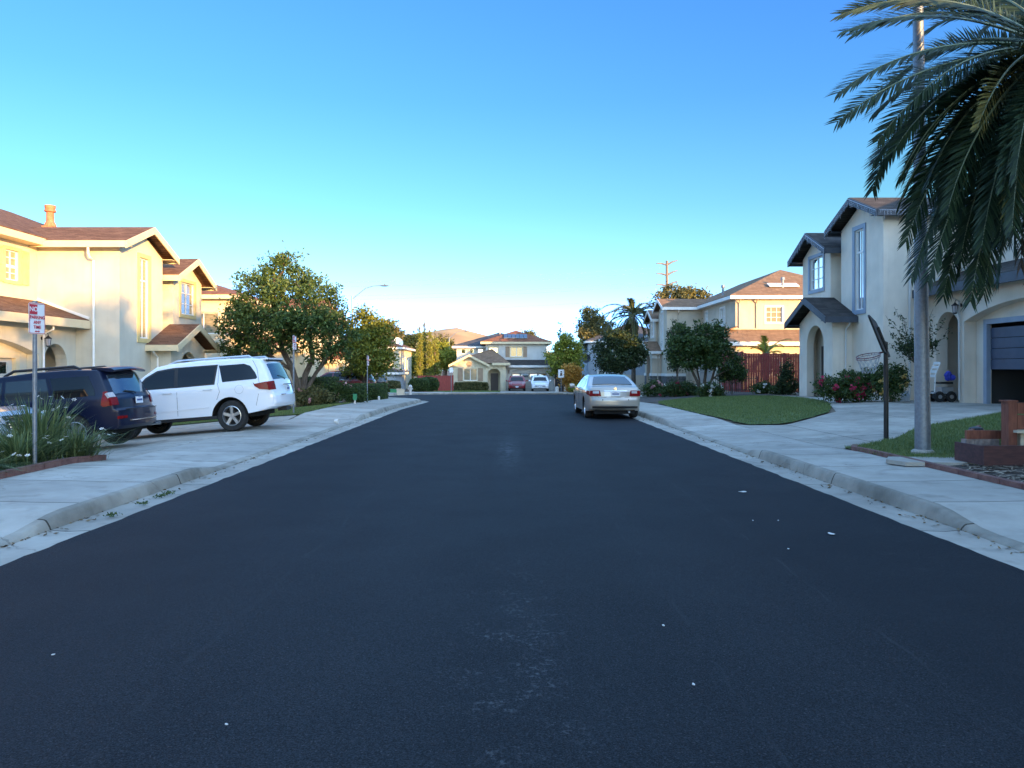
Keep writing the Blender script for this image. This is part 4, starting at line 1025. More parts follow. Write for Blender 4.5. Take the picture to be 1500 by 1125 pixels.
# ---------------------------------------------------------------- trees, hedges, flowers
def leaves(name, cen, size, m, parent=None, loc=(0, 0, 0), elong=2.0, flat=0.0, var=.35):
    """one pointed leaf per centre, each bent along its midrib"""
    n = len(cen)
    d = rng.normal(size=(n, 3)); d[:, 2] -= .25; d /= np.linalg.norm(d, axis=1)[:, None]
    u = rng.normal(size=(n, 3)); u[:, 2] += flat
    s = np.cross(d, u); s /= np.linalg.norm(s, axis=1)[:, None] + 1e-9
    nn = np.cross(d, s)
    L = size * rng.uniform(1 - var, 1 + var, n)[:, None]; w = L / elong
    v = np.empty((n, 4, 3))
    v[:, 0] = cen - d * L * .5
    v[:, 1] = cen + s * w * .5 + nn * w * .18
    v[:, 2] = cen + d * L * .5
    v[:, 3] = cen - s * w * .5 + nn * w * .18
    return mesh_obj(name, v.reshape(-1, 3), np.arange(n * 4).reshape(n, 4), m, parent, loc)
def clump_points(blobs, n, per=26, cl=.30, shell=.55):
    """leaf centres gathered in small sprays through ellipsoid blobs (cx,cy,cz,rx,ry,rz[,weight])"""
    wts = np.array([b[6] if len(b) > 6 else b[3] * b[4] * b[5] for b in blobs], float) ** .8; wts /= wts.sum()
    out = []
    for b, wq in zip(blobs, wts):
        k = max(2, int(n * wq / per))
        d = rng.normal(size=(k, 3)); d /= np.linalg.norm(d, axis=1)[:, None]
        r = shell + (1 - shell) * rng.random(k) ** .6
        r *= rng.uniform(.82, 1.1, k)
        c = np.array(b[:3]) + d * r[:, None] * np.array(b[3:6])
        q = rng.integers(int(per * .5), int(per * 1.5), k)
        sz = cl * rng.uniform(.6, 1.4, k)
        idx = np.repeat(np.arange(k), q)
        out.append(c[idx] + rng.normal(size=(len(idx), 3)) * sz[idx][:, None] * np.array([.55, .55, .45]))
    return np.concatenate(out)
def limb(b, p, q, r0, r1, wig=.12, n=6):
    p, q = Vector(p), Vector(q); L = (q - p).length
    pts = [p.lerp(q, t) + Vector((random.uniform(-1, 1), random.uniform(-1, 1), random.uniform(-.3, .6))) * wig * L * .25 * math.sin(math.pi * t) for t in [i / n for i in range(n + 1)]]
    b.tube(pts, [r0 + (r1 - r0) * i / n for i in range(n + 1)], 8)
    return pts
def tree(name, label, loc, blobs, n, size, m, trunks, limbs=None, group=None, cat='tree', bark='bark', per=26, cl=.3, twigs=2, elong=2.0, shell=.55, base_r=.16):
    root = thing(name, label, cat, loc, group=group)
    b = MB()
    tops = []
    for tr in trunks:
        rs = np.linspace(tr[0], tr[1], len(tr[2]))
        b.tube(tr[2], list(rs), 10); tops.append((tr[2], tr[1]))
    for i, bl in enumerate(blobs):
        c = Vector(bl[:3])
        st = min((Vector(p) for tp, _ in tops for p in tp[1:]), key=lambda p: (p - c).length + (0.0 if p.z < c.z else 2.0))
        pts = limb(b, st, c, base_r * .55, base_r * .16)
        for k in range(twigs):
            dv = Vector((random.gauss(0, 1), random.gauss(0, 1), random.gauss(.3, .8))).normalized()
            limb(b, pts[4], c + Vector((dv.x * bl[3], dv.y * bl[4], dv.z * bl[5])) * .8, base_r * .2, base_r * .05)
    b.build('trunk', bark, root, smooth=True)
    leaves('crown', clump_points(blobs, n, per, cl, shell), size, m, root, elong=elong)
    return root
def blobs_in(ell, k, r, seed, zmin=None):
    rr = random.Random(seed); out = []
    while len(out) < k:
        d = Vector((rr.gauss(0, 1), rr.gauss(0, 1), rr.gauss(0, 1))).normalized() * rr.random() ** .4
        c = (ell[0] + d.x * ell[3], ell[1] + d.y * ell[4], ell[2] + d.z * ell[5])
        if zmin and c[2] < zmin: continue
        q = r * rr.uniform(.65, 1.25)
        out.append((*c, q, q, q * .8))
    return out

# the big street tree on the left (crown outline read off the photograph at 33 m)
Y0 = 33.0; b0 = P(441, 0, Y0); bz = g(b0.x, Y0)
def tl(px, py, dy=0): p = P(px, py, Y0 + dy); return (p.x - b0.x, dy, p.z - bz)
tb = []
for px, py, dy, r in ((398, 388, 0, .75), (420, 374, .3, .6), (381, 408, -.5, .8), (430, 405, .4, .95), (352, 405, .2, .5), (360, 432, -.8, .85), (400, 430, -1, 1.0), (445, 432, -.6, 1.0), (478, 430, .2, .8), (495, 445, .3, .55), (455, 412, .8, .7),
                      (338, 455, .5, .8), (330, 480, -.3, .75), (365, 465, -1.2, 1.1), (410, 465, -1.6, 1.2), (455, 465, -1.4, 1.2), (490, 470, -.4, .9), (508, 488, .3, .6), (350, 497, .2, .9), (385, 500, -.8, .9), (430, 497, -.4, .9), (470, 500, -.8, 1.0), (498, 508, .2, .75),
                      (326, 508, .6, .55), (375, 515, .8, .8), (480, 525, .6, .6), (420, 470, 1.6, 1.2), (370, 470, 1.6, 1.1), (470, 470, 1.6, 1.1), (400, 420, 1.3, 1.0), (455, 530, -.4, .4), (340, 520, 1.0, .6)):
    p = tl(px, py, dy); tb.append((p[0], p[1], p[2], r, r, r * .8))
tb = [(b[0] * .97 + .08, b[1], b[2] * .99, b[3] * .80, b[4] * .80, b[5] * .78) for b in tb]
tree('broadleaf_tree', 'large spreading street tree with golden sunlit top on the lawn by the white car', (b0.x, Y0, bz), tb, 24000, .16, 'leaf_street',
     [(.24, .17, [(0, 0, -.1), (-.05, 0, .5), tl(436, 555), ]), (.15, .09, [(-.02, 0, .5), tl(428, 540), tl(415, 515, .2), tl(400, 470), tl(402, 420)]), (.15, .08, [(.05, 0, .5), tl(447, 550), tl(458, 525, -.2), tl(452, 480), tl(440, 430)]), (.10, .06, [(.12, 0, .6), tl(462, 548, .3), tl(480, 520), tl(488, 480)]), (.09, .05, [tl(432, 545), tl(405, 528, .3), tl(372, 500), tl(345, 470)])], per=30, cl=.30, base_r=.13, elong=2.1, shell=.35)
Y0 = 43.5; b0 = P(533, 0, Y0); bz = g(b0.x, Y0)
tb = []
for px, py, dy, r in ((535, 462, 0, .6), (525, 480, .3, .8), (548, 478, -.2, .75), (562, 492, .2, .55), (532, 500, -.6, 1.0), (555, 508, .1, .8), (522, 515, .5, .8), (540, 525, -.8, 1.0), (562, 530, 0, .7), (520, 538, .3, .7), (548, 537, -.5, .7), (535, 542, .5, .6), (572, 520, .3, .45), (572, 478, .5, .3), (535, 500, 1.2, 1)):
    p = tl(px, py, dy); tb.append((p[0], p[1], p[2], r, r, r * .85))
tree('broadleaf_tree', 'street tree with bright yellow green top behind the clipped hedge', (b0.x, Y0, bz), tb, 13000, .19, 'leaf_yellow', [(.14, .08, [(0, 0, -.1), (.05, 0, 1.0), (0, .1, 2.0), (0, 0, 3.2)])], per=22, cl=.32, base_r=.11)
# bushy multi-stemmed tree on the right lawn
Y0 = 37.5; b0 = P(1028, 0, Y0); bz = g(b0.x, Y0)
tb = []
for px, py, dy, r in ((1005, 490, 0, .6), (1030, 486, .2, .65), (1052, 490, -.2, .6), (995, 505, -.3, .65), (1018, 508, -.7, .8), (1045, 508, -.6, .8), (1063, 510, .1, .5), (992, 525, 0, .5), (1012, 528, -.5, .7), (1040, 528, -.6, .7), (1060, 532, 0, .45), (1072, 520, .2, .3), (1030, 512, .9, .9), (985, 518, .3, .4), (1068, 540, 0, .25), (1050, 478, 0, .35), (1002, 480, .1, .35)):
    p = tl(px, py, dy); tb.append((p[0], p[1], p[2], r, r, r * .85))
tb = [(b[0], b[1], b[2], b[3] * .80, b[4] * .80, b[5] * .80) for b in tb]
tree('broadleaf_tree', 'bushy dark tree with several stems in front of the tan house', (b0.x, Y0, bz), tb, 10500, .15, 'leaf_hedge', [(.09, .05, [(0, 0, -.1), tl(1022, 560), tl(1012, 540), tl(1005, 510)]), (.10, .05, [(.05, 0, -.1), tl(1032, 560, .1), tl(1035, 535), tl(1030, 500)]), (.07, .04, [(.1, 0, -.1), tl(1043, 555, .2), tl(1050, 530), tl(1058, 505)]), (.06, .04, [(0, .1, 0), tl(1024, 555, .3), tl(1020, 535, .2)])], per=26, cl=.24, base_r=.09, elong=1.7, shell=.4)
# round tree behind it (topiary at the wall)
p = P(991, 0, 52.0)
tree('broadleaf_tree', 'small narrow dark tree against the corner of the tan house', (p.x, 52, g(p.x, 52)), [(0, 0, 3.6, .7, .7, 1.2), (.1, 0, 2.6, .75, .75, .8), (-.1, 0, 1.9, .5, .5, .5)], 4000, .15, 'leaf_dark', [(.08, .05, [(0, 0, -.1), (.05, 0, 1.2), (0, 0, 2.6)])], cl=.25)
# big dark flowering tree beyond the sedan
p = P(908, 0, 62.0); bz = g(p.x, 62)
bl = blobs_in((.1, 0, 3.35, 1.65, 1.5, 1.75), 34, .9, 3, 1.3)
rt_ = tree('broadleaf_tree', 'round dark tree dotted with pale blossoms beyond the sedan', (p.x, 62, bz), bl, 26000, .2, 'leaf_dark', [(.16, .08, [(0, 0, -.1), (.1, 0, 1.5), (0, 0, 3.2)])], cl=.34)
pts = clump_points(bl, 260, 4, .12, .95); leaves('blossom', pts[:240], .2, 'petal_white', rt_, elong=1.1)
# sunlit tree and tall dark tip right of the end house
p = P(830, 0, 80.0); bz = g(p.x, 80)
def bl_px(Y, lst):
    out = []
    for px, py, r in lst:
        q = P(px, py, Y); out.append((q.x - p.x, random.uniform(-.8, .8), q.z - bz, r, r, r * .9))
    return out
tree('broadleaf_tree', 'bright sunlit green tree beside the end house garage', (p.x, 80, bz), bl_px(80, [(828, 498, .8), (840, 508, .9), (822, 512, .9), (834, 522, 1.0), (846, 522, .7), (815, 528, .9), (830, 538, 1.0), (845, 538, .8), (815, 545, .8), (806, 520, .5)]), 9000, .26, 'leaf_bright', [(.15, .08, [(0, 0, -.1), (0, 0, 2), (0, 0, 4)])], cl=.4)
p = P(821, 0, 86.0); bz = g(p.x, 86)
tree('cypress_tree', 'thin dark conifer tip rising behind the bright sunlit tree', (p.x, 86, bz), [(0, 0, 1.5 + k * .8, .62 - k * .07, .62 - k * .07, .8) for k in range(8)], 3000, .22, 'leaf_dark', [(.12, .02, [(0, 0, -.1), (0, 0, 3), (0, 0, 7.2)])], cl=.22, twigs=0)
p = P(836, 0, 66.0); bz = g(p.x, 66)
def bush(name, label, loc, blobs, n, size, m, cat='bush', flower=None, nf=0, fs=.1, group=None, cl=.18, per=18, elong=1.8, stems=6):
    root = thing(name, label, cat, loc, group=group)
    b = MB()
    for k in range(stems):
        bl = random.choice(blobs); limb(b, (random.uniform(-.1, .1), random.uniform(-.1, .1), -.05), (bl[0], bl[1], bl[2]), .02, .006)
    b.build('stems', 'bark', root)
    leaves('foliage', clump_points(blobs, n, per, cl, .35), size, m, root, elong=elong)
    if flower:
        pts = clump_points(blobs, nf * 5, 3, .03, 1.0)
        c = pts[np.argsort(-(pts[:, 2] + rng.normal(0, .16, len(pts)) - .5 * pts[:, 1]))[:nf * 3]]; c = c[rng.permutation(len(c))[:nf]]
        for k in range(len(c)): leaves('flower', c[k] + rng.normal(0, fs * .28, (14, 3)), fs * .75, flower, root, elong=1.1)
    return root
bush('orange_bush', 'orange and yellow bush glowing in the sun at the right corner', (p.x, 66, bz), bl_px(66, [(836, 545, .8), (845, 552, .7), (828, 555, .6), (850, 562, .6), (838, 568, .7), (855, 566, .4)]), 5200, .2, 'leaf_orange', cl=.3)
p = P(857, 0, 64.0)
bush('green_bush', 'low green bush at the foot of the orange bush', (p.x, 64, g(p.x, 64)), [(0, 0, .5, .7, .6, .5), (-.8, .2, .4, .6, .5, .4), (.8, .3, .6, .6, .5, .5)], 2600, .16, 'leaf_bright')

# feather palms far off on the right
def feather_palm(name, label, loc, h, nf, L, m, seed, droop=1.5, lean=(0, 0)):
    rr = random.Random(seed); root = thing(name, label, 'palm tree', loc)
    MB().tube([(0, 0, -.2), (lean[0] * .4, lean[1] * .4, h * .5), (lean[0], lean[1], h)], [.24, .19, .16], 10).build('trunk', 'bark', root)
    for k in range(nf):
        frond(root, Vector((lean[0], lean[1], h)), rr.uniform(0, 6.28), rr.uniform(-.5, 1.05), L * rr.uniform(.8, 1.1), droop * rr.uniform(.8, 1.15), min(.62, .2 * L), int(20 + 11 * L), m, rr, wide=.006 + .015 * L)
def frond(root, c, az, el, L, droop, ll, n, m, rr, wide=.028, hang=.35, rach='palm_rachis', r0=.035, vee=.35, name='frond', twist=0.0):
    N = 14; pts = [Vector(c)]; dirs = []
    for i in range(N):
        t = (i + .5) / N; e = el - droop * t ** 1.35
        d = Vector((math.cos(az) * math.cos(e), math.sin(az) * math.cos(e), math.sin(e))); dirs.append(d)
        pts.append(pts[-1] + d * (L / N))
    b = MB(); b.tube(pts, [r0 * (1 - .88 * i / N) for i in range(N + 1)], 6, m=0)
    side0 = Vector((-math.sin(az), math.cos(az), 0))
    for i in range(n):
        t = .12 + .88 * (i + rr.random() * .6) / n
        f = t * N; k = min(int(f), N - 1); p = pts[k].lerp(pts[k + 1], f - k); d = dirs[k]
        up = side0.cross(d) * -1
        if up.z < 0: up = -up
        tw = twist * min(1, .3 + t)
        sd_, up = side0 * math.cos(tw) + up * math.sin(tw), up * math.cos(tw) - side0 * math.sin(tw)
        prof = min(1, .35 + 2.6 * (t - .12)) * (1 - .5 * t ** 5)
        l = ll * prof * rr.uniform(.88, 1.08)
        ang = R(58 - 34 * t) + rr.uniform(-.08, .08)
        for sgn in (-1, 1):
            q = (d * math.cos(ang) + sd_ * (sgn * math.sin(ang) * math.cos(vee)) + up * (math.sin(ang) * math.sin(vee) + rr.uniform(-.12, .12))).normalized()
            wv = q.cross(up).normalized() if abs(q.dot(up)) < .98 else d
            wv = (wv * .8 + up * .35 * sgn).normalized()
            w = wide * rr.uniform(.8, 1.2)
            mid = p + q * l * .5; tip = p + (q - Vector((0, 0, hang * .6))).normalized() * l
            mid.z -= hang * l * .06
            b.add([p - wv * w * .35, p + wv * w * .35, mid + wv * w * .5, tip, mid - wv * w * .5], [(0, 1, 2, 4), (4, 2, 3)], 1)
    o = mesh_obj(name, b.v, b.f, [rach, m], root, mi=b.m, fix=False)
    return o
p = P(928, 0, 72); feather_palm('feather_palm', 'tall feather palm behind the round dark tree', (p.x, 72, g(p.x, 72)), P(0, 462, 72).z - g(p.x, 72), 46, 3.6, 'leaf_olive', 5)
p = P(1122, 0, 49); feather_palm('feather_palm', 'young sunlit palm standing behind the red plank fence', (p.x, 49, g(p.x, 49)), P(0, 520, 49).z - g(p.x, 49), 22, 2.1, 'leaf_bright', 8, 1.0)

# background trees
def far_tree(label, Y, lst, n, size, m, name='broadleaf_tree', group='trees beyond the end of the street', cl=.5):
    global p, bz
    cx = sum(a[0] for a in lst) / len(lst); p = P(cx, 0, Y); bz = g(p.x, Y)
    bl = bl_px(Y, lst); top = max(b[2] for b in bl)
    tree(name, label, (p.x, Y, bz), bl, n, size, m, [(.25, .1, [(0, 0, -.2), (.1, 0, top * .4), (0, 0, top * .8)])], cl=cl, group=group, twigs=1)
far_tree('tall airy tree with sunlit crown left of the feather palm', 95, [(866, 462, 1.2), (860, 475, 1.2), (872, 480, 1.3), (862, 492, 1.3), (878, 470, 1.0), (852, 488, .8), (884, 494, 1.2), (868, 505, 1.4), (892, 482, 1.0), (898, 500, 1.2)], 9000, .32, 'leaf_olive')
far_tree('wide olive tree top behind the tan house roof', 84, [(985, 430, 1.2), (1005, 432, 1.2), (1022, 436, 1.0), (968, 440, 1.0), (995, 445, 1.5), (1015, 448, 1.3), (1040, 440, .8)], 6000, .32, 'leaf_olive')
far_tree('tall brownish tree behind the small tan house', 110, [(560, 478, 1.3), (572, 480, 1.3), (580, 490, 1.2), (566, 495, 1.6), (552, 490, 1.3), (575, 505, 1.4)], 6000, .36, 'leaf_olive')
far_tree('dark rounded tree in front of the left hill', 125, [(592, 505, 1.3), (600, 498, 1.2), (608, 492, 1.0), (612, 505, 1.4), (598, 515, 1.6), (607, 522, 1.5)], 5000, .4, 'leaf_dark')
far_tree('sunlit yellow green tree beside the cypress trees', 105, [(596, 525, 1.2), (604, 535, 1.3), (594, 540, 1.2), (610, 542, 1.0)], 4000, .34, 'leaf_yellow')
far_tree('brown leaved tree behind the right cypress', 130, [(640, 505, 1.4), (648, 502, 1.4), (656, 508, 1.4), (645, 514, 1.6), (658, 516, 1.4)], 4000, .42, 'leaf_olive')
far_tree('bright green tree between the cypress and the end house', 96, [(646, 512, 1.0), (652, 520, 1.1), (644, 525, 1.1), (658, 525, 1.0), (650, 532, 1.2), (662, 518, .7)], 5000, .3, 'leaf_bright')
far_tree('small olive tree peeking over the end house roof', 112, [(774, 491, .7), (780, 493, .7), (770, 495, .6)], 1500, .3, 'leaf_olive')
for i, (px, top, w) in enumerate(((615, 474, .46), (622, 468, .50), (629.5, 479, .42), (637, 483, .58))):
    Yc = 84 + i % 2; p = P(px, 0, Yc); bz = g(p.x, Yc); H = P(0, top, Yc).z - bz; q = P(633 if i == 3 else px, 0, Yc)
    bl = [(0, 0, .5 + (H - .8) * k / 10, w * (1 - .8 * (k / 10) ** 2.2) * random.uniform(.9, 1.1), w * (1 - .8 * (k / 10) ** 2.2), .62) for k in range(11)]
    tree('cypress_tree', ['leftmost of the tall cypress trees behind the low red fence', 'tallest pointed cypress, second from the left behind the low red fence', 'shorter cypress third from the left behind the low red fence', 'widest cypress at the right end of the row behind the low red fence'][i],
         (p.x, Yc, bz), bl, 6500, .17, 'leaf_cypress', [(.12, .03, [(0, 0, -.1), (0, 0, H * .5), (0, 0, H * .95)])], cl=.2, twigs=0, group='cypress trees behind the low red fence', elong=2.6)

p = Vector((22.5, 40.5, 0)); bl_ = blobs_in((0, 0, 4.0, 2.0, 2.0, 1.6), 18, 1.0, 9)
tree('broadleaf_tree', 'unseen tree added behind the grey house to shade the far road', (22.5, 40.5, g(22.5, 40.5)), bl_, 7000, .26, 'leaf_hedge', [(.2, .1, [(0, 0, -.1), (.1, 0, 2), (0, 0, 5)])], cl=.45, twigs=1)  # hidden tree added to keep low sun off the far road
bl_ = blobs_in((0, 0, 7.0, 3.4, 4.6, 2.8), 30, 1.2, 12)
tree('broadleaf_tree', 'unseen tall tree added behind the viewer to shade the cream house', (16.5, -11.5, g(16.5, -5)), bl_, 11000, .32, 'leaf_hedge', [(.28, .14, [(0, 0, -.1), (.1, 0, 3), (0, 0, 8)])], cl=.6, twigs=1)  # out of view; added for soft dappled shade on the cream house wall

bl_ = blobs_in((0, 0, 4.6, 2.0, 2.0, 1.7), 20, .9, 15)
tree('broadleaf_tree', 'street tree on the left pavement side behind the viewer', (-8.6, -3.5, g(-8.6, -3.5)), bl_, 5000, .26, 'leaf_hedge', [(.16, .08, [(0, 0, -.1), (.1, 0, 1.6), (0, 0, 4.2)])], cl=.4, twigs=1)

bl_ = blobs_in((0, 0, 7.0, 2.5, 2.5, 2.2), 28, 1.1, 17)
tree('broadleaf_tree', 'tall tree added just outside the view on the right to shade the palm top', (10.6, 4.6, g(10.6, 4.6)), bl_, 8000, .26, 'leaf_hedge', [(.2, .1, [(0, 0, -.1), (.1, 0, 2.4), (0, 0, 7.0)])], cl=.45, twigs=1)  # invented tree outside the frame; its crown keeps sun off the palm top

# hedges
def hedge(label, x0, x1, y0, y1, z0, h, n, round_=0.0, m='leaf_hedge', name='clipped_hedge', size=.075):
    root = thing(name, label, 'hedge', ((x0 + x1) / 2, (y0 + y1) / 2, z0))
    a, c = (x1 - x0) / 2, (y1 - y0) / 2
    k = n
    u = rng.uniform(-1, 1, (k, 3)); ax = rng.integers(0, 5, k)
    for i in range(k):
        if ax[i] == 0: u[i, 0] = -1
        elif ax[i] == 1: u[i, 0] = 1
        elif ax[i] == 2: u[i, 1] = -1
        elif ax[i] == 3: u[i, 1] = 1
        else: u[i, 2] = 1
    if round_:
        nn = np.linalg.norm(u, axis=1)[:, None]; u = u * (1 - round_) + u / nn * round_
    u *= 1 + rng.normal(0, .025, (k, 1)) - np.abs(rng.normal(0, .05, (k, 1)))
    pts = np.stack([u[:, 0] * a, u[:, 1] * c, (u[:, 2] + 1) / 2 * h + .02], 1)
    leaves('foliage', pts, size, m, root, elong=1.7)
    bm = MB()
    for k in range(5): limb(bm, (random.uniform(-a, a) * .6, random.uniform(-c, c) * .6, -.05), (random.uniform(-a, a) * .8, random.uniform(-c, c) * .8, h * .8), .025, .01)
    bm.build('stems', 'bark', root)
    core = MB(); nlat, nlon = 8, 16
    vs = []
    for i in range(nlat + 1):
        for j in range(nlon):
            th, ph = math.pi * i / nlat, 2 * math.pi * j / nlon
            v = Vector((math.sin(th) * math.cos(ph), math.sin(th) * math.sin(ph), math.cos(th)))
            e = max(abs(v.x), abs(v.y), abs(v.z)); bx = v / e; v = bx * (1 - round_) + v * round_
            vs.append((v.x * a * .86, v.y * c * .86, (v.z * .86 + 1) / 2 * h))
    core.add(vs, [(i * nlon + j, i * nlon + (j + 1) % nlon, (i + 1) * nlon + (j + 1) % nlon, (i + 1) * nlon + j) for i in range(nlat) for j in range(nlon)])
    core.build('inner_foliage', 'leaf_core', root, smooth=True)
    return root
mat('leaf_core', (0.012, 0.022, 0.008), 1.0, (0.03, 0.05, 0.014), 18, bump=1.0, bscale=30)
xh0, xh1 = P(440, 0, 36).x, P(486, 0, 36).x
hedge('tall dark clipped hedge under the big street tree', xh0, xh1, 35.6, 37.6, g(xh0, 36) - .02, 1.45, 9000)
xh0, xh1 = P(513, 0, 40).x, P(563, 0, 40).x
hedge('lower clipped box hedge at the corner in front of the red car', xh0, xh1, 38.6, 41.4, g(xh0, 40) - .03, .98, 9000)
p = P(614, 0, 67.5); hedge('round clipped bush at the left in front of the low red fence', p.x - .95, p.x + .95, 66.4, 68.4, g(p.x, 67) - .02, 1.35, 5000, .75, name='round_bush', size=.11)
p = P(627, 0, 69); hedge('second round clipped bush, behind the first by the red fence', p.x - 1.0, p.x + 1.0, 68.5, 70.4, g(p.x, 69) - .02, 1.45, 5000, .75, name='round_bush', size=.11)
xh0, xh1 = P(665, 0, 79).x, P(715, 0, 79).x
hedge('golden green hedge under the shuttered window of the end house', xh0, xh1, 78.6, 79.9, -.95, 1.15, 7000, .25, m='leaf_olive', size=.13)
p = P(573, 0, 70); hedge('dark shrub beside the blue grey garage', p.x - .9, p.x + .9, 69.2, 70.8, g(p.x, 70) - .05, 1.2, 3000, .5, m='leaf_olive', name='round_bush', size=.12)

# flower beds on the left, under the tree
def rb(px, Y): q = P(px, 0, Y); return (q.x, Y, g(q.x, Y))
bush('rose_bush', 'pale rose bush with silvery drooping leaves at the foot of the big tree', rb(462, 32.6), [(-.5, 0, .45, .35, .3, .3), (0, 0, .55, .4, .3, .32), (.45, 0, .45, .35, .3, .3), (-.2, -.2, .25, .5, .3, .2)], 3200, .11, 'leaf_olive', flower='petal_pink', nf=5, fs=.16)
bush('rose_bush', 'green rose bush with a few pale flowers before the clipped hedge', rb(497, 33.8), [(-.5, 0, .5, .4, .35, .4), (0, 0, .6, .45, .35, .4), (.5, 0, .5, .4, .35, .35), (.9, .1, .4, .35, .3, .35)], 5200, .10, 'leaf_hedge', flower='petal_pink', nf=7, fs=.15)
# rose beds on the right
bush('rose_bush', 'red and pink rose bush beside the arched porch', rb(1237, 26.2), [(-.4, 0, .55, .4, .4, .4), (.1, 0, .75, .45, .4, .45), (-.7, 0, .5, .35, .3, .4), (.35, .1, .55, .35, .35, .45), (0, -.2, .35, .6, .4, .3)], 5200, .085, 'leaf_hedge', flower='petal_red', nf=22, fs=.17)
bush('rose_bush', 'pink rose bush next to the house corner', rb(1264, 26.2), [(-.3, 0, .6, .35, .35, .45), (.2, 0, .75, .4, .35, .45), (0, -.1, .3, .5, .4, .25)], 3800, .085, 'leaf_hedge', flower='petal_red', nf=13, fs=.16)
bush('rose_bush', 'yellow rose bush behind the basketball pole', rb(1304, 25.6), [(-.3, 0, .8, .4, .35, .5), (.25, 0, .85, .4, .35, .45), (0, -.1, .35, .45, .35, .3)], 3800, .085, 'leaf_hedge', flower='petal_yellow', nf=11, fs=.15)
bush('dark_shrub', 'dark upright shrub between the red fence and the arched porch', rb(1152, 35.5), [(0, 0, .6, .4, .4, .6), (0, 0, 1.2, .3, .3, .5), (.1, 0, .35, .55, .4, .3)], 3400, .1, 'leaf_dark')
for i, (px, Y, w, fl, nf, lb) in enumerate(((958, 41, 1.0, 'petal_pink', 9, 'pink flowering bush at the left end of the bed by the stone facing'), (985, 39.5, .9, 'petal_red', 12, 'red flowering bush in the bed left of the bushy tree'), (1006, 39.8, .8, 'petal_pink', 8, 'pale flowering bush just left of the bushy tree stems'), (1040, 36.4, .8, 'petal_white', 8, 'white flowering clump at the foot of the bushy tree'), (1118, 37.5, .6, 'petal_white', 5, 'small white flowering clump in front of the red fence'), (1146, 36.4, .5, 'petal_white', 4, 'small pale flower clump at the right end of the red fence'))):
    bush('flowering_bush', lb, rb(px, Y), [(-.4 * w, 0, .35 * w, .4 * w, .35, .35 * w), (.1, 0, .5 * w, .45 * w, .4, .45 * w), (.5 * w, 0, .35 * w, .35 * w, .35, .35 * w)], 3000, .10, 'leaf_hedge', flower=fl, nf=nf, fs=.15, group='flowering bushes along the lawn')
p = P(1072, 0, 38.5); tree('broadleaf_tree', 'young lemon tree on a thin stem left of the red fence', (p.x, 38.5, g(p.x, 38.5)), [(0, 0, 1.3, .5, .45, .45), (-.3, 0, 1.0, .4, .4, .35), (.35, 0, 1.1, .4, .4, .4), (.3, 0, 1.75, .25, .25, .3)], 3600, .12, 'leaf_hedge', [(.035, .02, [(0, 0, -.05), (.02, 0, .5), (0, 0, 1.1)])], cl=.2, base_r=.03)
# crape myrtle by the house wall, bare shoots
p = P(1344, 0, 24.6)
root = thing('crape_myrtle', 'slender tree with long bare shoots against the grey house wall', 'tree', (p.x, 24.6, g(p.x, 24.6)))
b = MB(); b.tube([(0, 0, -.05), (-.03, 0, .8), (-.06, 0, 1.35)], [.035, .03, .025], 8); cen = []
for k, (dx, dz) in enumerate(((-1.15, 2.9), (-.75, 3.2), (-1.0, 2.4), (-.35, 3.0), (.3, 3.1), (.55, 2.7), (.8, 2.9), (-.7, 2.0), (.4, 2.2), (-.2, 2.6), (.95, 2.5), (-.5, 2.35))):
    pts = limb(b, (-.06, 0, 1.3), (dx, random.uniform(-.5, .5), dz), .016, .004, .3, 7)
    for t in range(60):
        j = random.uniform(.8, 6.5); a = pts[int(j)].lerp(pts[int(j) + 1], j - int(j)); cen.append(a + Vector((random.gauss(0, .1), random.gauss(0, .1), random.gauss(0, .07))) * (1.3 - j / 8))
cen = np.array([tuple(c) for c in cen]); cen = np.concatenate([cen, clump_points([(-.1, 0, 1.75, .45, .4, .3), (.25, 0, 1.9, .4, .4, .35), (-.35, 0, 1.9, .35, .3, .3)], 1300, 18, .16, .3)])
b.build('trunk', 'bark', root, smooth=True); leaves('crown', cen, .09, 'leaf_dark', root)

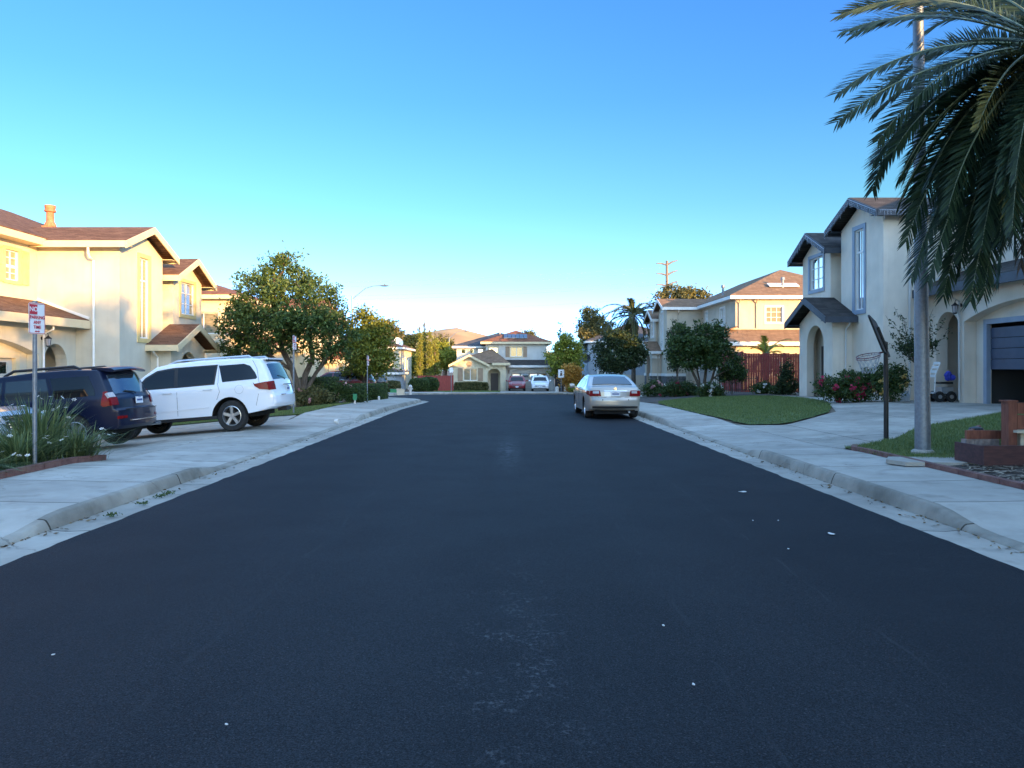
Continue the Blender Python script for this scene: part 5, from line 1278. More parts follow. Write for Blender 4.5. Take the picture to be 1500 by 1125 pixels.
# fortnight lilies along the brick edging (left foreground)
def lily(loc, label, nb, h, spread, nf, seed):
    rr = random.Random(seed); root = thing('fortnight_lily', label, 'plant', loc, group='strappy white flowered plants along the brick edging')
    b = MB()
    for k in range(nb):
        az = rr.uniform(0, 6.28); r0 = abs(rr.gauss(0, .13)); p0 = Vector((math.cos(az) * r0 * 1.4, math.sin(az) * r0 * 1.4, 0))
        az += rr.gauss(0, .5); L = h * rr.uniform(.65, 1.2); out = rr.random() ** .65 * spread; w = rr.uniform(.012, .022); side = Vector((-math.sin(az), math.cos(az), 0))
        pts = []
        for i in range(5):
            t = i / 4; hor = out * t ** 1.7; pts.append(p0 + Vector((math.cos(az) * hor, math.sin(az) * hor, L * (t - .35 * (out / h) * t ** 2.6))))
        vs, fs = [], []
        for i, q in enumerate(pts):
            ww = w * (.8 if i == 0 else (1 if i < 3 else (.7 if i == 3 else .08))) / 2; vs += [q - side * ww, q + side * ww]
        b.add(vs, [(i * 2, i * 2 + 1, i * 2 + 3, i * 2 + 2) for i in range(4)])
    mesh_obj('leaves', b.v, b.f, 'leaf_lily', root, fix=False)
    st = MB(); cen = []
    for k in range(nf):
        az = rr.uniform(0, 6.28); out = rr.uniform(.3, 1.0) * spread * 1.05; L = h * rr.uniform(.75, 1.08)
        tip = Vector((math.cos(az) * out, math.sin(az) * out, L * (1 - .22 * out / h))); st.tube([(0, 0, 0), (tip.x * .35, tip.y * .35, tip.z * .62), tip], [.005, .004, .003], 4); cen.append(tip)
    st.build('stalks', 'leaf_lily', root)
    if cen:
        for c in cen:
            f = MB()
            rot = Matrix.Rotation(rr.uniform(0, 6), 3, 'Z') @ Matrix.Rotation(rr.uniform(-.9, .9), 3, 'X')
            for j in range(6):
                a = j * math.pi / 3; d = Vector((math.cos(a), math.sin(a), .25)); s_ = Vector((-math.sin(a), math.cos(a), 0)); r = .042
                f.add([c + rot @ (d * .004), c + rot @ (d * r * .6 + s_ * .011), c + rot @ (d * r), c + rot @ (d * r * .6 - s_ * .011)], [(0, 1, 2, 3)])
            mesh_obj('flower', f.v, f.f, 'petal_white', root, fix=False)
lil = [(-7.55, 12.0, 1.15, .75, 10, 'tallest strappy plant with white flowers at the driveway end of the bed'), (-7.35, 11.2, .70, .8, 8, 'dense strappy plant with white flowers second from the driveway'), (-8.1, 11.5, .72, .7, 6, 'strappy plant with white flowers behind the brick edging near the blue car'),
       (-7.35, 10.3, .75, .8, 8, 'arching strappy plant with white flowers beside the no parking sign'), (-8.0, 10.6, .85, .75, 5, 'strappy plant with white flowers behind the no parking sign'), (-7.4, 9.4, .72, .8, 6, 'low strappy plant with white flowers at the left edge of the view'), (-8.1, 9.6, .8, .8, 5, 'strappy plant with white flowers at the back of the bed, far left'), (-7.2, 12.45, .7, .95, 8, 'sprawling thin plant with white flowers leaning onto the driveway'), (-7.5, 8.5, .7, .8, 2, 'strappy plant nearest to the viewer in the left bed')]
for i, (x, y, h, sp_, nf, lb) in enumerate(lil): lily((x, y, g(x, y)), lb, 420, h * (.98 if y > 11 else .56), sp_, nf + 6, 40 + i)
# ---------------------------------------------------------------- the big palm at the right edge
def big_palm():
    Y = 11.0; c = P(1545, 72, Y); z0 = g(c.x, Y)
    root = thing('date_palm', 'big date palm with drooping dark fronds at the right edge', 'palm tree', (c.x, Y, z0))
    rr = random.Random(21)
    h = c.z - z0
    b = MB(); lx = lambda z: .75 * (1 - z / h) ** 1.5 if z < h else 0.0
    b = MB(); b.tube([(lx(0), 0, -.2), (lx(h * .2), 0, h * .2), (lx(h * .4), 0, h * .4), (lx(h * .65), 0, h * .65), (lx(h * .85), 0, h * .85), (0, 0, h + .15)], [.36, .32, .30, .31, .36, .26], 14)
    for k in range(170):                                   # old leaf bases
        a = k * 2.39996; zz = .2 + (h - .2) * k / 170; r = .31 + (.10 if zz > h * .75 else 0)
        b.box((math.cos(a) * r + lx(zz), math.sin(a) * r, zz), (.10, .13, .16), rot=Matrix.Rotation(a, 3, 'Z') @ Matrix.Rotation(-.5, 3, 'Y'))
    b.build('trunk', 'bark', root)
    O = (0, 0, h)
    # azimuth pi = towards the street
    spec = []
    for az, el, L, dr in ((180, .46, 3.2, .85), (183, .12, 3.5, .80), (177, .02, 2.9, .85), (188, -.12, 3.3, .85), (180, -.22, 3.2, .8), (192, -.32, 3.4, .8), (172, -.3, 2.6, .8), (184, -.45, 3.4, .75), (198, -.42, 3.4, .75), (178, -.58, 3.3, .65), (190, -.62, 3.8, .62),
                          (204, -.55, 3.6, .7), (184, -.78, 4.1, .5), (196, -.80, 4.2, .48), (210, -.72, 3.8, .6), (188, -.95, 4.1, .4), (202, -.98, 4.2, .38), (216, -.92, 4.0, .45), (226, -.70, 3.4, .6), (222, -1.1, 3.9, .3), (238, -.85, 3.2, .5), (194, -1.1, 3.9, .3), (180, -1.0, 3.6, .4)):
        spec.append((R(az + rr.uniform(-3, 3)), el, L, dr))
    for k in range(18): spec.append((R(rr.uniform(178, 224)), rr.uniform(-1.0, .0), rr.uniform(3.0, 3.8), rr.uniform(.5, .8)))
    for k in range(14): spec.append((R(rr.uniform(225, 330)), rr.uniform(-.8, .3), rr.uniform(2.2, 2.9), rr.uniform(.6, 1.0)))
    for k in range(28): spec.append((rr.uniform(-1.2, 3.0), rr.uniform(-.8, 1.35), rr.uniform(2.8, 3.6), rr.uniform(1.0, 1.5)))
    for k, (az, el, L, dr) in enumerate(spec):
        m = 'leaf_palm_yellow' if k in (20, 28, 36) else 'leaf_palm'
        frond(root, O, az, el, L, dr, .46, 88, m, rr, wide=.030, r0=.032, vee=.25, hang=.12, twist=rr.choice((-1, -1, 1)) * R(rr.uniform(30, 75)))
    for az, el in ((238, -.95), (252, -1.0), (262, -.9), (228, -1.1), (205, -1.15)):
        frond(root, (0, 0, h - .1), R(az), el, 3.3, .40, .40, 50, 'leaf_palm_dead', rr, wide=.03, rach='bark', hang=1.2, vee=.1)
    return root
big_palm()

# ---------------------------------------------------------------- lamp posts, signs, poles
pb = P(1352, 668, 12.5); z0 = g(pb.x, 12.5)
def street_lamp(name, label, loc, h, r0, r1, arm, az, m='metal_galv', lean=0.0, group=None, collar=False):
    root = thing(name, label, 'street lamp', loc, group=group)
    MB().tube([(0, 0, -.1), (lean * h * .5, 0, h * .5), (lean * h, 0, h)], [r0, (r0 + r1) / 2, r1], 18).build('pole', m, root, smooth=True)
    if collar: MB().lathe([(r0 * 1.45, -.04), (r0 * 1.45, .05), (r0 * 1.25, .08), (r0 * 1.02, .09)], (0, 0, 0), 18).build('base_collar', 'concrete_walk', root)
    d = Vector((math.cos(az), math.sin(az), 0)); t = Vector((lean * h, 0, h))
    a = MB().tube([t - Vector((0, 0, .25)), t + d * arm * .45 + Vector((0, 0, arm * .27)), t + d * arm * .75 + Vector((0, 0, arm * .36)), t + d * arm + Vector((0, 0, arm * .37))], [r1 * .7, r1 * .55, r1 * .45, r1 * .4], 8).build('arm', m, root, smooth=True)
    q = t + d * (arm + .28) + Vector((0, 0, arm * .36))
    hd = MB(); rot = Matrix.Rotation(az, 3, 'Z')
    prof = [(-.38, .05, .05), (-.2, .10, .07), (.1, .14, .08), (.3, .12, .05), (.38, .03, .02)]
    vs = [q + rot @ Vector((x, w * math.cos(k * math.pi / 4), hh * math.sin(k * math.pi / 4))) for x, w, hh in prof for k in range(8)]
    fs = [(i * 8 + k, i * 8 + (k + 1) % 8, (i + 1) * 8 + (k + 1) % 8, (i + 1) * 8 + k) for i in range(4) for k in range(8)] + [tuple(range(8)), tuple(range(32, 40))]
    hd.add(vs, fs).build('lamp_head', m, root, smooth=True)
    MB().lathe([(.05, 0), (.05, .1), (0, .1)], q + Vector((0, 0, .08)), 8).build('light_sensor', 'metal_black', root)
    return root
street_lamp('street_lamp', 'thick galvanised lamp post on the lawn, its top hidden in palm fronds', (pb.x, 12.5, z0 + .0), 8.6, .125, .075, 2.4, R(180), lean=-.011, collar=True)
q = P(516, 434, 66); street_lamp('street_lamp', 'slim street lamp with a curved arm rising above the street trees', (q.x, 66, g(q.x, 66)), q.z - g(q.x, 66), .10, .07, 2.6, R(0))
q = P(658, 494, 118); street_lamp('street_lamp', 'distant small street lamp between the cypress trees and the end house', (q.x, 118, -1), q.z + 1, .1, .07, 3.0, R(40))
def text(body, size, parent, loc, rot, m, name='lettering', bold=0.0):
    c = bpy.data.curves.new(name, 'FONT'); c.body = body; c.size = size; c.align_x = 'CENTER'; c.align_y = 'CENTER'; c.extrude = .0008; c.offset = bold
    c.materials.append(M(m))
    tmp = bpy.data.objects.new(name, c); COL.objects.link(tmp)
    me = bpy.data.meshes.new_from_object(tmp); bpy.data.objects.remove(tmp); bpy.data.curves.remove(c)
    o = bpy.data.objects.new(name, me); COL.objects.link(o); o.parent = parent; o.location = loc; o.rotation_euler = rot
    return o
mat('sign_white', (0.72, 0.72, 0.72), 0.45, (0.78, 0.78, 0.78), 3); mat('sign_red', (0.50, 0.03, 0.05), 0.5); mat('sign_back', (0.45, 0.47, 0.49), 0.4, metal=.7); mat('sign_ink', (0.02, 0.02, 0.02), 0.6)
def sign_plate(root, w, h, zc, rz, front=True):
    pl = MB().panel([(-w / 2 + .02, -h / 2), (w / 2 - .02, -h / 2), (w / 2, -h / 2 + .02), (w / 2, h / 2 - .02), (w / 2 - .02, h / 2), (-w / 2 + .02, h / 2), (-w / 2, h / 2 - .02), (-w / 2, -h / 2 + .02)], [], lambda a, b, d: (a, -d, b), -.004)
    o = pl.build('sign_plate', 'sign_white', root, (0, 0, zc)); o.rotation_euler = (0, 0, rz)
    return o
def no_parking(label, loc, h, rz, group, r=.03, cap=True):
    root = thing('parking_sign', label, 'street sign', loc, group=group)
    MB().tube([(0, 0, -.2), (0, 0, h)], r, 12).build('pole', 'metal_galv', root, smooth=True)
    o = sign_plate(root, .305, .46, h - .24, rz)
    o.location = (math.sin(rz) * (r + .008), -math.cos(rz) * (r + .008), h - .24)
    fy = -.0058
    b = MB(); b.panel(rect(-.145, .145, -.222, .222), [rect(-.138, .138, -.215, .215)], lambda a, c, d: (a, fy + d, c), .001); b.build('border', 'sign_red', o)
    MB().panel(rect(-.138, .0, .06, .205), [], lambda a, c, d: (a, fy + d, c), .0012).build('red_square', 'sign_red', o)
    E = (R(90), 0, 0)
    text('NO', .095, o, (-.068, fy - .001, .132), E, 'sign_white', bold=.002)
    text('PARKING', .066, o, (0, fy, .015), E, 'sign_red', bold=.0015); text('ANY', .066, o, (0, fy, -.06), E, 'sign_red', bold=.0015); text('TIME', .066, o, (0, fy, -.13), E, 'sign_red', bold=.0015)
    a = MB(); a.panel([(-.05, -.19), (-.02, -.175), (-.02, -.184), (.02, -.184), (.02, -.175), (.05, -.19), (.02, -.205), (.02, -.196), (-.02, -.196), (-.02, -.205)], [], lambda x, c, d: (x, fy + d, c), .001); a.build('arrow', 'sign_red', o)
    if cap: MB().lathe([(r + .004, -.03), (r + .004, .02), (0, .025)], (0, 0, h), 12).build('pole_cap', 'metal_galv', root)
    return root
GS = 'no parking signs along the left pavement'
q = P(51, 0, 11.0); no_parking('no parking any time sign among the strappy plants, its red text facing us', (q.x, 11.0, g(q.x, 11)), 2.63 - g(q.x, 11), R(80), GS)
q = P(430, 0, 24.9); no_parking('no parking sign seen edge on behind the white car', (q.x, 24.9, g(q.x, 24.9)), 2.62, R(84), GS)
q = P(538, 0, 35.4); no_parking('no parking sign seen edge on in front of the low box hedge', (q.x, 35.4, g(q.x, 35.4)), 2.35, R(84), GS)
q = P(591.5, 0, 66.4); no_parking('far no parking sign on a thin pole before the blue grey garage', (q.x, 66.4, g(q.x, 66.4)), 2.35, R(84), GS)
def plain_sign(label, loc, h, w, hh, mark=None):
    root = thing('street_sign', label, 'street sign', loc)
    MB().tube([(0, 0, -.2), (0, 0, h)], .03, 10).build('pole', 'metal_galv', root)
    o = sign_plate(root, w, hh, h - hh / 2, 0); o.location = (0, -.04, h - hh / 2)
    if mark == 'figure':
        b = MB(); b.lathe([(0, -.002), (.075, -.002), (.075, .0), (0, .0)], (0, -.006, .16), 12, 'Y'); b.panel([(-.12, -.22), (-.05, -.22), (-.02, -.08), (.04, -.22), (.11, -.22), (.06, .06), (-.07, .06)], [], lambda a, c, d: (a, -.0065 + d, c), .001)
        b.build('symbol', 'sign_ink', o)
    return root
q = P(661, 0, 66); plain_sign('small white sign on a pole before the end house window', (q.x, 66, g(q.x, 66)), 2.3, .32, .45)
q = P(822, 0, 65); plain_sign('white square sign with a dark figure beside the orange bush', (q.x, 65, g(q.x, 65)), 2.1, .52, .70, 'figure')
mat('utility_green', (0.03, 0.22, 0.09), 0.5)
q = P(520, 0, 32.0)
root = thing('utility_marker', 'short wooden stake with a green box on top by the pavement', 'marker', (q.x, 32, g(q.x, 32)))
MB().box((0, 0, .15), (.07, .05, .5)).build('stake', 'door_cream', root); MB().box((0, 0, .45), (.15, .10, .22)).box((0, 0, .58), (.17, .12, .03)).build('box', 'utility_green', root)
q = P(555, 0, 38.2); MB().lathe([(.06, -.05), (.06, .30), (.045, .36), (0, .37)], (0, 0, 0), 12).build('marker_post', 'stucco_white', None, (q.x, 38.2, g(q.x, 38.2)))
tag(bpy.data.objects['marker_post'], 'short pale round post at the foot of the low box hedge', 'post')
for i, (px, lb) in enumerate(((816, 'left of two short pale bollards at the right street corner'), (829, 'right of two short pale bollards at the right street corner'))):
    q = P(px, 0, 65.8); o = MB().lathe([(.17, -.05), (.17, .52), (.13, .6), (0, .62)], (0, 0, 0), 12).build('bollard', 'stucco_white', None, (q.x, 65.8, g(q.x, 65.8))); tag(o, lb, 'bollard', 'pale bollards at the corner')
for px, Y, w, lb in ((577, 62, .55, 'low green utility box at the far left corner of the street'), (587, 60, .6, 'pale low utility box on the corner by the far no parking sign')):
    q = P(px, 0, Y); o = MB().box((0, 0, .2), (w, .4, .5)).box((0, 0, .47), (w + .06, .46, .05)).build('utility_box', 'utility_green' if px < 580 else 'stucco_pale', None, (q.x, Y, g(q.x, Y))); tag(o, lb, 'utility box')
q = P(601, 0, 60); o = MB().lathe([(.11, -.05), (.11, .5), (.16, .52), (.16, .6), (.1, .72), (0, .76)], (0, 0, 0), 12).tube([(-.2, 0, .42), (.2, 0, .42)], .06, 8).build('hydrant', 'stucco_white', None, (q.x, 60, g(q.x, 60))); tag(o, 'small white hydrant standing at the far left street corner', 'hydrant')

# basketball stand
q = P(1298, 0, 15.2); zb = g(q.x, 15.2)
root = thing('basketball_hoop', 'black basketball stand with a tilted dark backboard and red rim', 'basketball hoop', (q.x, 15.2, zb))
MB().tube([(0, 0, -.05), (0, 0, 1.0), (-.01, 0, 2.0)], [.048, .046, .042], 12).build('pole', 'metal_black', root, smooth=True)
zz = lambda py: 1.65 - (py - 540) / F * 15.2 - zb
xx = lambda px: (px - 1298) / F * 15.2
bb = MB()
cc = Vector((xx(1284.5), -.06, (zz(466) + zz(521)) / 2))
ax_u = Vector((.58, .80, -.14)); ax_v = Vector((-.42, -.10, .90)); ax_n = ax_u.cross(ax_v).normalized()
wU, hV = .86, .80
bb.panel([(-wU / 2 + .05, -hV / 2), (wU / 2 - .05, -hV / 2), (wU / 2, -hV / 2 + .05), (wU / 2, hV / 2 - .05), (wU / 2 - .05, hV / 2), (-wU / 2 + .05, hV / 2), (-wU / 2, hV / 2 - .05), (-wU / 2, -hV / 2 + .05)], [], lambda a, c, d: cc + ax_u * a + ax_v * c + ax_n * d, .035)
bo = bb.build('backboard', 'black_plastic', root)
sb = MB(); sb.bar((0, 0, 1.98), cc + ax_v * -.15 + ax_n * .06, .05); sb.bar((0, 0, 1.75), cc + ax_v * -.28 + ax_n * .05, .04); sb.bar(cc + ax_v * .2 + ax_n * .05, cc + ax_v * -.3 + ax_n * .05, .05); sb.build('bracket', 'metal_black', root)
mat('rim_red', (0.16, 0.025, 0.03), 0.5); mat('net_cord', (0.35, 0.37, 0.40), 0.8)
rc = Vector((xx(1270), -.05, (zz(528.5) + zz(514)) / 2)); rd = .225; tilt = Matrix.Rotation(R(-14), 3, 'Y') @ Matrix.Rotation(R(8), 3, 'X')
ring = [rc + tilt @ Vector((rd * math.cos(k * math.pi / 12), rd * math.sin(k * math.pi / 12), 0)) for k in range(25)]
rm = MB().tube(ring, .009, 6); ring2 = [p_ - Vector((0, 0, .04)) for p_ in ring]; rm.tube(ring2, .006, 5)
for k in range(0, 24, 3): rm.tube([ring[k], ring2[k]], .005, 4)
rm.bar(rc + tilt @ Vector((rd, 0, 0)), rc + tilt @ Vector((rd + .09, 0, 0)), .03); rm.build('rim', 'rim_red', root)
nt = MB()
for k in range(12):
    lv = [ring[(k * 2) % 24]]
    for j in range(1, 5):
        a = (k * 2 + j) * math.pi / 12; r_ = rd * (1 - .13 * j); lv.append(rc + Vector((r_ * math.cos(a), r_ * math.sin(a), -.085 * j - .02)))
    nt.tube(lv, .004, 4, cap=False)
    lv = [ring[(k * 2) % 24]]
    for j in range(1, 5):
        a = (k * 2 - j) * math.pi / 12; r_ = rd * (1 - .13 * j); lv.append(rc + Vector((r_ * math.cos(a), r_ * math.sin(a), -.085 * j - .02)))
    nt.tube(lv, .004, 4, cap=False)
nt.build('net', 'net_cord', root)

# ---------------------------------------------------------------- wooden planter and edging on the right
Yp = 11.2; k_ = Yp / F
def X_(px): return (px - 741) * k_
def Z_(py): return 1.65 - (py - 540) * k_
root = thing('planter_box', 'red wooden raised planter with a tall square post at the right edge', 'planter', (X_(1480), Yp, g(X_(1480), Yp)))
ox, oy, oz = root.location
def PB(mb, px0, px1, py0, py1, y0, y1, m=0): mb.b2(X_(px0) - ox, X_(px1) - ox, y0 - oy, y1 - oy, Z_(py1) - oz, Z_(py0) - oz, m)
def PD(mb, px0, px1, py0, py1, Ya, dep):
    # front face read off the photograph at depth Ya
    p0, p1 = P(px0, py1, Ya), P(px1, py0, Ya)
    mb.b2(p0.x - ox, p1.x - ox, Ya - oy, Ya + dep - oy, p0.z - oz, p1.z - oz)
mat('planter_dark', (0.05, 0.02, 0.02), 0.8, (0.09, 0.035, 0.03), 5, bump=.2, stretch=(1, 4, 6))
mat('block_pink', (0.20, 0.15, 0.13), 0.95, (0.34, 0.27, 0.24), 11, bump=1.0, bscale=25)
mat('planter_wood', (0.15, 0.048, 0.03), 0.8, (0.24, 0.085, 0.05), 5, bump=.3, stretch=(5, 5, .8))
b = MB(); PD(b, 1477.5, 1490, 589, 655, Yp, .17); b.build('post', 'planter_wood', root)
b = MB(); PD(b, 1476, 1491.5, 586.5, 588.8, Yp - .012, .2); b.build('post_cap', 'planter_wood', root)
for py0, py1 in ((590, 606), (608, 629)):
    b = MB(); PD(b, 1490.5, 1590, py0, py1, Yp + .03, .05); b.build('board', 'planter_wood', root)
b = MB(); PD(b, 1491, 1580, 630.5, 634.5, Yp - .1, .35); PD(b, 1495, 1502, 634.7, 655, Yp + .02, .08); b.build('bench_board', 'stucco_pale', root)
b = MB(); PD(b, 1441, 1610, 653, 682, Yp - .45, .05)
q0, q1 = P(1441, 682, Yp - .45), P(1441, 654, Yp - .45); b.b2(q0.x - ox, q0.x + .05 - ox, -.398, .25, q0.z - oz, q1.z - oz); b.build('lower_board', 'planter_dark', root)
b = MB(); PD(b, 1416, 1477, 630.5, 643, Yp + .45, .05); q0 = P(1416, 637, Yp + .5); b.bar((q0.x + .03 - ox, .51, q0.z - oz), (q0.x + .9 - ox, 1.6, q0.z + .01 - oz), .05, .12); b.build('side_board', 'planter_wood', root)
b = MB()
for i in range(4): PD(b, 1415.5 + i * 12.2, 1427.2 + i * 12.2, 643.6, 655.5, Yp + .44, .14)
b.build('block_footing', 'block_pink', root)
bsh = MB(); bsh.lathe([(.12, 0), (.13, .02), (.10, .10), (.03, .12), (0, .12)], (0, 0, 0), 12); q = P(1430, 623, Yp + 1.0)
o = bsh.build('garden_light', 'metal_black', None, (q.x, Yp + 1.0, q.z - .14)); bsh = MB().tube([(0, 0, -.4), (0, 0, .01)], .02, 6).build('stake', 'metal_black', o); tag(o, 'small dark garden light behind the red planter board', 'garden light')
def edging(label, pts, m, w=.09, h=.12, step=.42):
    pts = resample(pts, step); c = pts[len(pts) // 2]; z0 = g(*c)
    b = MB()
    for a, d in zip(pts, pts[1:]):
        a, d = Vector(a), Vector(d); t = (d - a).normalized() * .006
        a2, d2 = a + t, d - t
        b.bar((a2.x - c[0], a2.y - c[1], g(*a) + h / 2 - .03 - z0), (d2.x - c[0], d2.y - c[1], g(*d) + h / 2 - .03 - z0), w, h)
    o = b.build('edging', m, None, (c[0], c[1], z0)); tag(o, label, 'edging'); return o
edging('red brick edging along the pavement in front of the strappy plants', [(SWL - .06, 5), (SWL - .06, 12.6)], 'brick_edging', .1, .13)
edging('red brick edging curving along the pavement by the lamp post', [(SWR + .06, 4), (SWR + .05, 11.2), (SWR + .06, 13.6), (SWR + .3, 14.05)], 'brick_edging', .1, .1)
q = P(1395, 0, 11.2); o = MB().panel([(-.6, -.35), (.5, -.42), (.75, 0), (.55, .3), (-.5, .36), (-.72, 0)], [], lambda a, c, d: (a, c, .05 - d), .06).build('stone_slab', 'concrete_walk', None, (q.x - .1, 11.55, g(q.x, 11.5))); tag(o, 'flat grey stone slab lying in the soil by the lamp post', 'stone slab')
# mulch and dry straw over the bed
def scatter(name, label, cat, poly, n, size, m, el, off=.02):
    xs = rng.uniform(min(a[0] for a in poly), max(a[0] for a in poly), n * 2); ys = rng.uniform(min(a[1] for a in poly), max(a[1] for a in poly), n * 2)
    k = in_poly(xs, ys, poly); xs, ys = xs[k][:n], ys[k][:n]
    cen = np.stack([xs, ys, [g(a, c) + off for a, c in zip(xs, ys)]], 1); cen[:, 2] += rng.random(len(xs)) * .02
    n = len(xs); th = rng.uniform(0, 6.28, n); L = size * rng.uniform(.5, 1.5, n); w = L / el
    d = np.stack([np.cos(th), np.sin(th), rng.normal(0, .15, n)], 1) * L[:, None] / 2; s_ = np.stack([-np.sin(th), np.cos(th), rng.normal(0, .2, n)], 1) * w[:, None] / 2
    v = np.stack([cen - d - s_, cen + d - s_, cen + d + s_, cen - d + s_], 1).reshape(-1, 3)
    o = mesh_obj(name, v, np.arange(n * 4).reshape(n, 4), m); tag(o, label, cat, kind='stuff')
mat('straw', (0.12, 0.085, 0.06), 0.9, (0.36, 0.29, 0.21), island=True)
scatter('mulch', 'dry bark mulch and straw over the soil bed by the planter', 'mulch', [(6.4, 4.5), (6.4, 11), (7.5, 11.3), (9, 12), (10, 8), (10, 4.5)], 5200, .09, 'straw', 5)
mat('litter_white', (0.55, 0.54, 0.5), 0.8, (0.7, 0.69, 0.66), 20)
def bit(label, px, py, r, name='leaf_scrap'):
    Y = 1.65 * F / (py - 540); x = (px - 741) / F * Y
    n = 7; o_ = [(r * random.uniform(.55, 1.2) * math.cos(k * 6.283 / n) * 1.5, r * random.uniform(.5, 1.1) * math.sin(k * 6.283 / n)) for k in range(n)]
    b = MB().panel(o_, [], lambda a, c, d: (a, c, .012 + .12 * abs(a) - d), .004)
    o = b.build(name, 'litter_white', None, (x, Y, zroad(x, Y))); o.rotation_euler = (0, 0, random.uniform(0, 3)); tag(o, label, 'scrap', 'pale scraps lying on the road')
for px, py, r, lb in ((1088, 722, .038, 'largest pale scrap on the road by the right kerb'), (1218, 784, .03, 'flat pale scrap on the road near the right gutter'), (972, 919, .009, 'pale scrap on the road right of the worn patch'), (1016, 1006, .008, 'pale scrap lying nearest to us at right on the road'), (332, 1065, .006, 'small pale scrap at the lower left of the road'), (1103, 764, .009, 'tiny pale scrap left of two near the right gutter'), (1140, 764, .010, 'tiny pale scrap right of two near the right gutter'), (1155, 806, .010, 'tiny pale scrap below the pair near the right gutter'), (78, 962, .007, 'small pale scrap at the far left of the road')): bit(lb, px, py, r)
q = P(488, 624, 21.5); o = MB().lathe([(0, 0), (.05, 0), (.075, .11), (.07, .115), (.045, .01), (0, .012)], (0, 0, 0), 12, 'X').build('paper_cup', 'litter_white', None, (-4.95, 21.5, .13)); tag(o, 'white paper cup lying in the left gutter', 'cup')
# weeds at the gutter edge
for i, (px, py) in enumerate(((209, 739), (235, 728), (248, 724), (163, 756), (80, 662))):
    Y = 1.65 * F / (py - 540); x = (px - 741) / F * Y; z = zr(Y)
    o = leaves('weed', np.stack([x + rng.normal(0, .035, 60), Y + rng.normal(0, .05, 60), z + np.abs(rng.normal(0, .012, 60)) + .01], 1), .032, 'leaf_hedge'); tag(o, ['tuft of weeds in the left gutter, largest of the row', 'second tuft of weeds in the left gutter, by the kerb joint', 'third tuft of weeds in the left gutter, farthest along', 'weed tuft nearest to us in the left gutter', 'weed tuft at the foot of the brick edging'][i], 'weeds', 'weeds along the left gutter')

# ---------------------------------------------------------------- things by the grey house
q = P(1378, 0, 25.6); zb = g(q.x, 25.6)
root = thing('mobility_cart', 'pale folding cart with dark wheels standing by the arched passage', 'cart', (q.x, 25.6, zb))
for x in (-.16, .24):
    for y in (-.2, .2):
        w_ = MB().lathe([(.06, -.04), (.17, -.045), (.19, 0), (.17, .045), (.06, .04), (.0, .0)], (0, 0, 0), 14, 'Y').build('wheel', 'tyre', root, (x, y, .19)); MB().lathe([(0, -.047), (.07, -.047), (.07, .047), (0, .047)], (0, 0, 0), 10, 'Y').build('hub', 'alloy', w_)
MB().box((.03, 0, .32), (.75, .42, .06)).box((.12, 0, .44), (.42, .36, .16)).build('body', 'sign_back', root)
MB().box((.1, 0, .66), (.42, .4, .07)).build('seat', 'black_plastic', root)
f = MB(); f.tube([(-.32, -.18, .3), (-.28, -.18, .95), (-.12, -.18, 1.35)], .02, 6); f.tube([(-.32, .18, .3), (-.28, .18, .95), (-.12, .18, 1.35)], .02, 6)
for zc, xc in ((.9, -.285), (1.05, -.24), (1.2, -.18), (1.34, -.125)): f.box((xc, 0, zc), (.03, .38, .09))
f.build('frame', 'white_paint', root)
q = P(1396, 0, 24.9); zb = g(q.x, 24.9)
mat('blue_cloth', (0.02, 0.035, 0.32), 0.7, (0.03, 0.05, 0.42), 12, bump=.4)
b = MB()
for k in range(9):
    c = (random.uniform(-.1, .1), random.uniform(-.05, .05), random.uniform(-.12, .1)); b.lathe([(0, -.1), (.07, -.07), (.1, 0), (.07, .07), (0, .1)], c, 8)
o = b.build('hose_bag', 'blue_cloth', None, (q.x, 25.08, Z_(0) * 0 + 1.65 - (549 - 540) / F * 25.08)); tag(o, 'bright blue bundled bag hanging on the downspout of the grey house', 'bag')
mat('bottle_plastic', (0.35, 0.42, 0.48), 0.1, (0.5, 0.56, 0.6), 5)
for i, px in enumerate((1322, 1327.5, 1332)):
    Yb = 26.0; q = P(px, 0, Yb); bt = MB().lathe([(0, 0), (.06, 0), (.065, .02), (.065, .22), (.03, .30), (.03, .34), (0, .34)], (0, 0, 0), 10).build('water_bottle', 'bottle_plastic', None, (q.x, Yb + .05 * i, g(q.x, Yb))); MB().lathe([(0, .341), (.033, .341), (.033, .37), (0, .37)], (0, 0, 0), 8).build('cap', 'trim_bluegrey', bt)
    tag(bt, ['leftmost of three water bottles at the foot of the grey house wall', 'middle of three water bottles at the foot of the grey house wall', 'rightmost of three water bottles at the foot of the grey house wall'][i], 'bottle', 'water bottles by the house wall')
root = thing('shelf_unit', 'dark storage shelf with boxes inside the half open garage', 'shelf', (19.5, 23.5, .5))
b = MB()
for zc in (.1, .5, .95): b.box((0, 0, zc), (.5, 1.0, .03))
for x in (-.24, .24):
    for y in (-.49, .49): b.box((x, y, .55), (.03, .03, 1.1))
b.build('frame', 'metal_galv', root)
for x, y, z, s_ in ((-.02, -.25, .66, .28), (0, .2, .64, .24), (0, 0, .25, .26)): MB().box((x, y, z), (s_, s_ * 1.2, s_ * .9)).build('box', 'trim_brown', root)

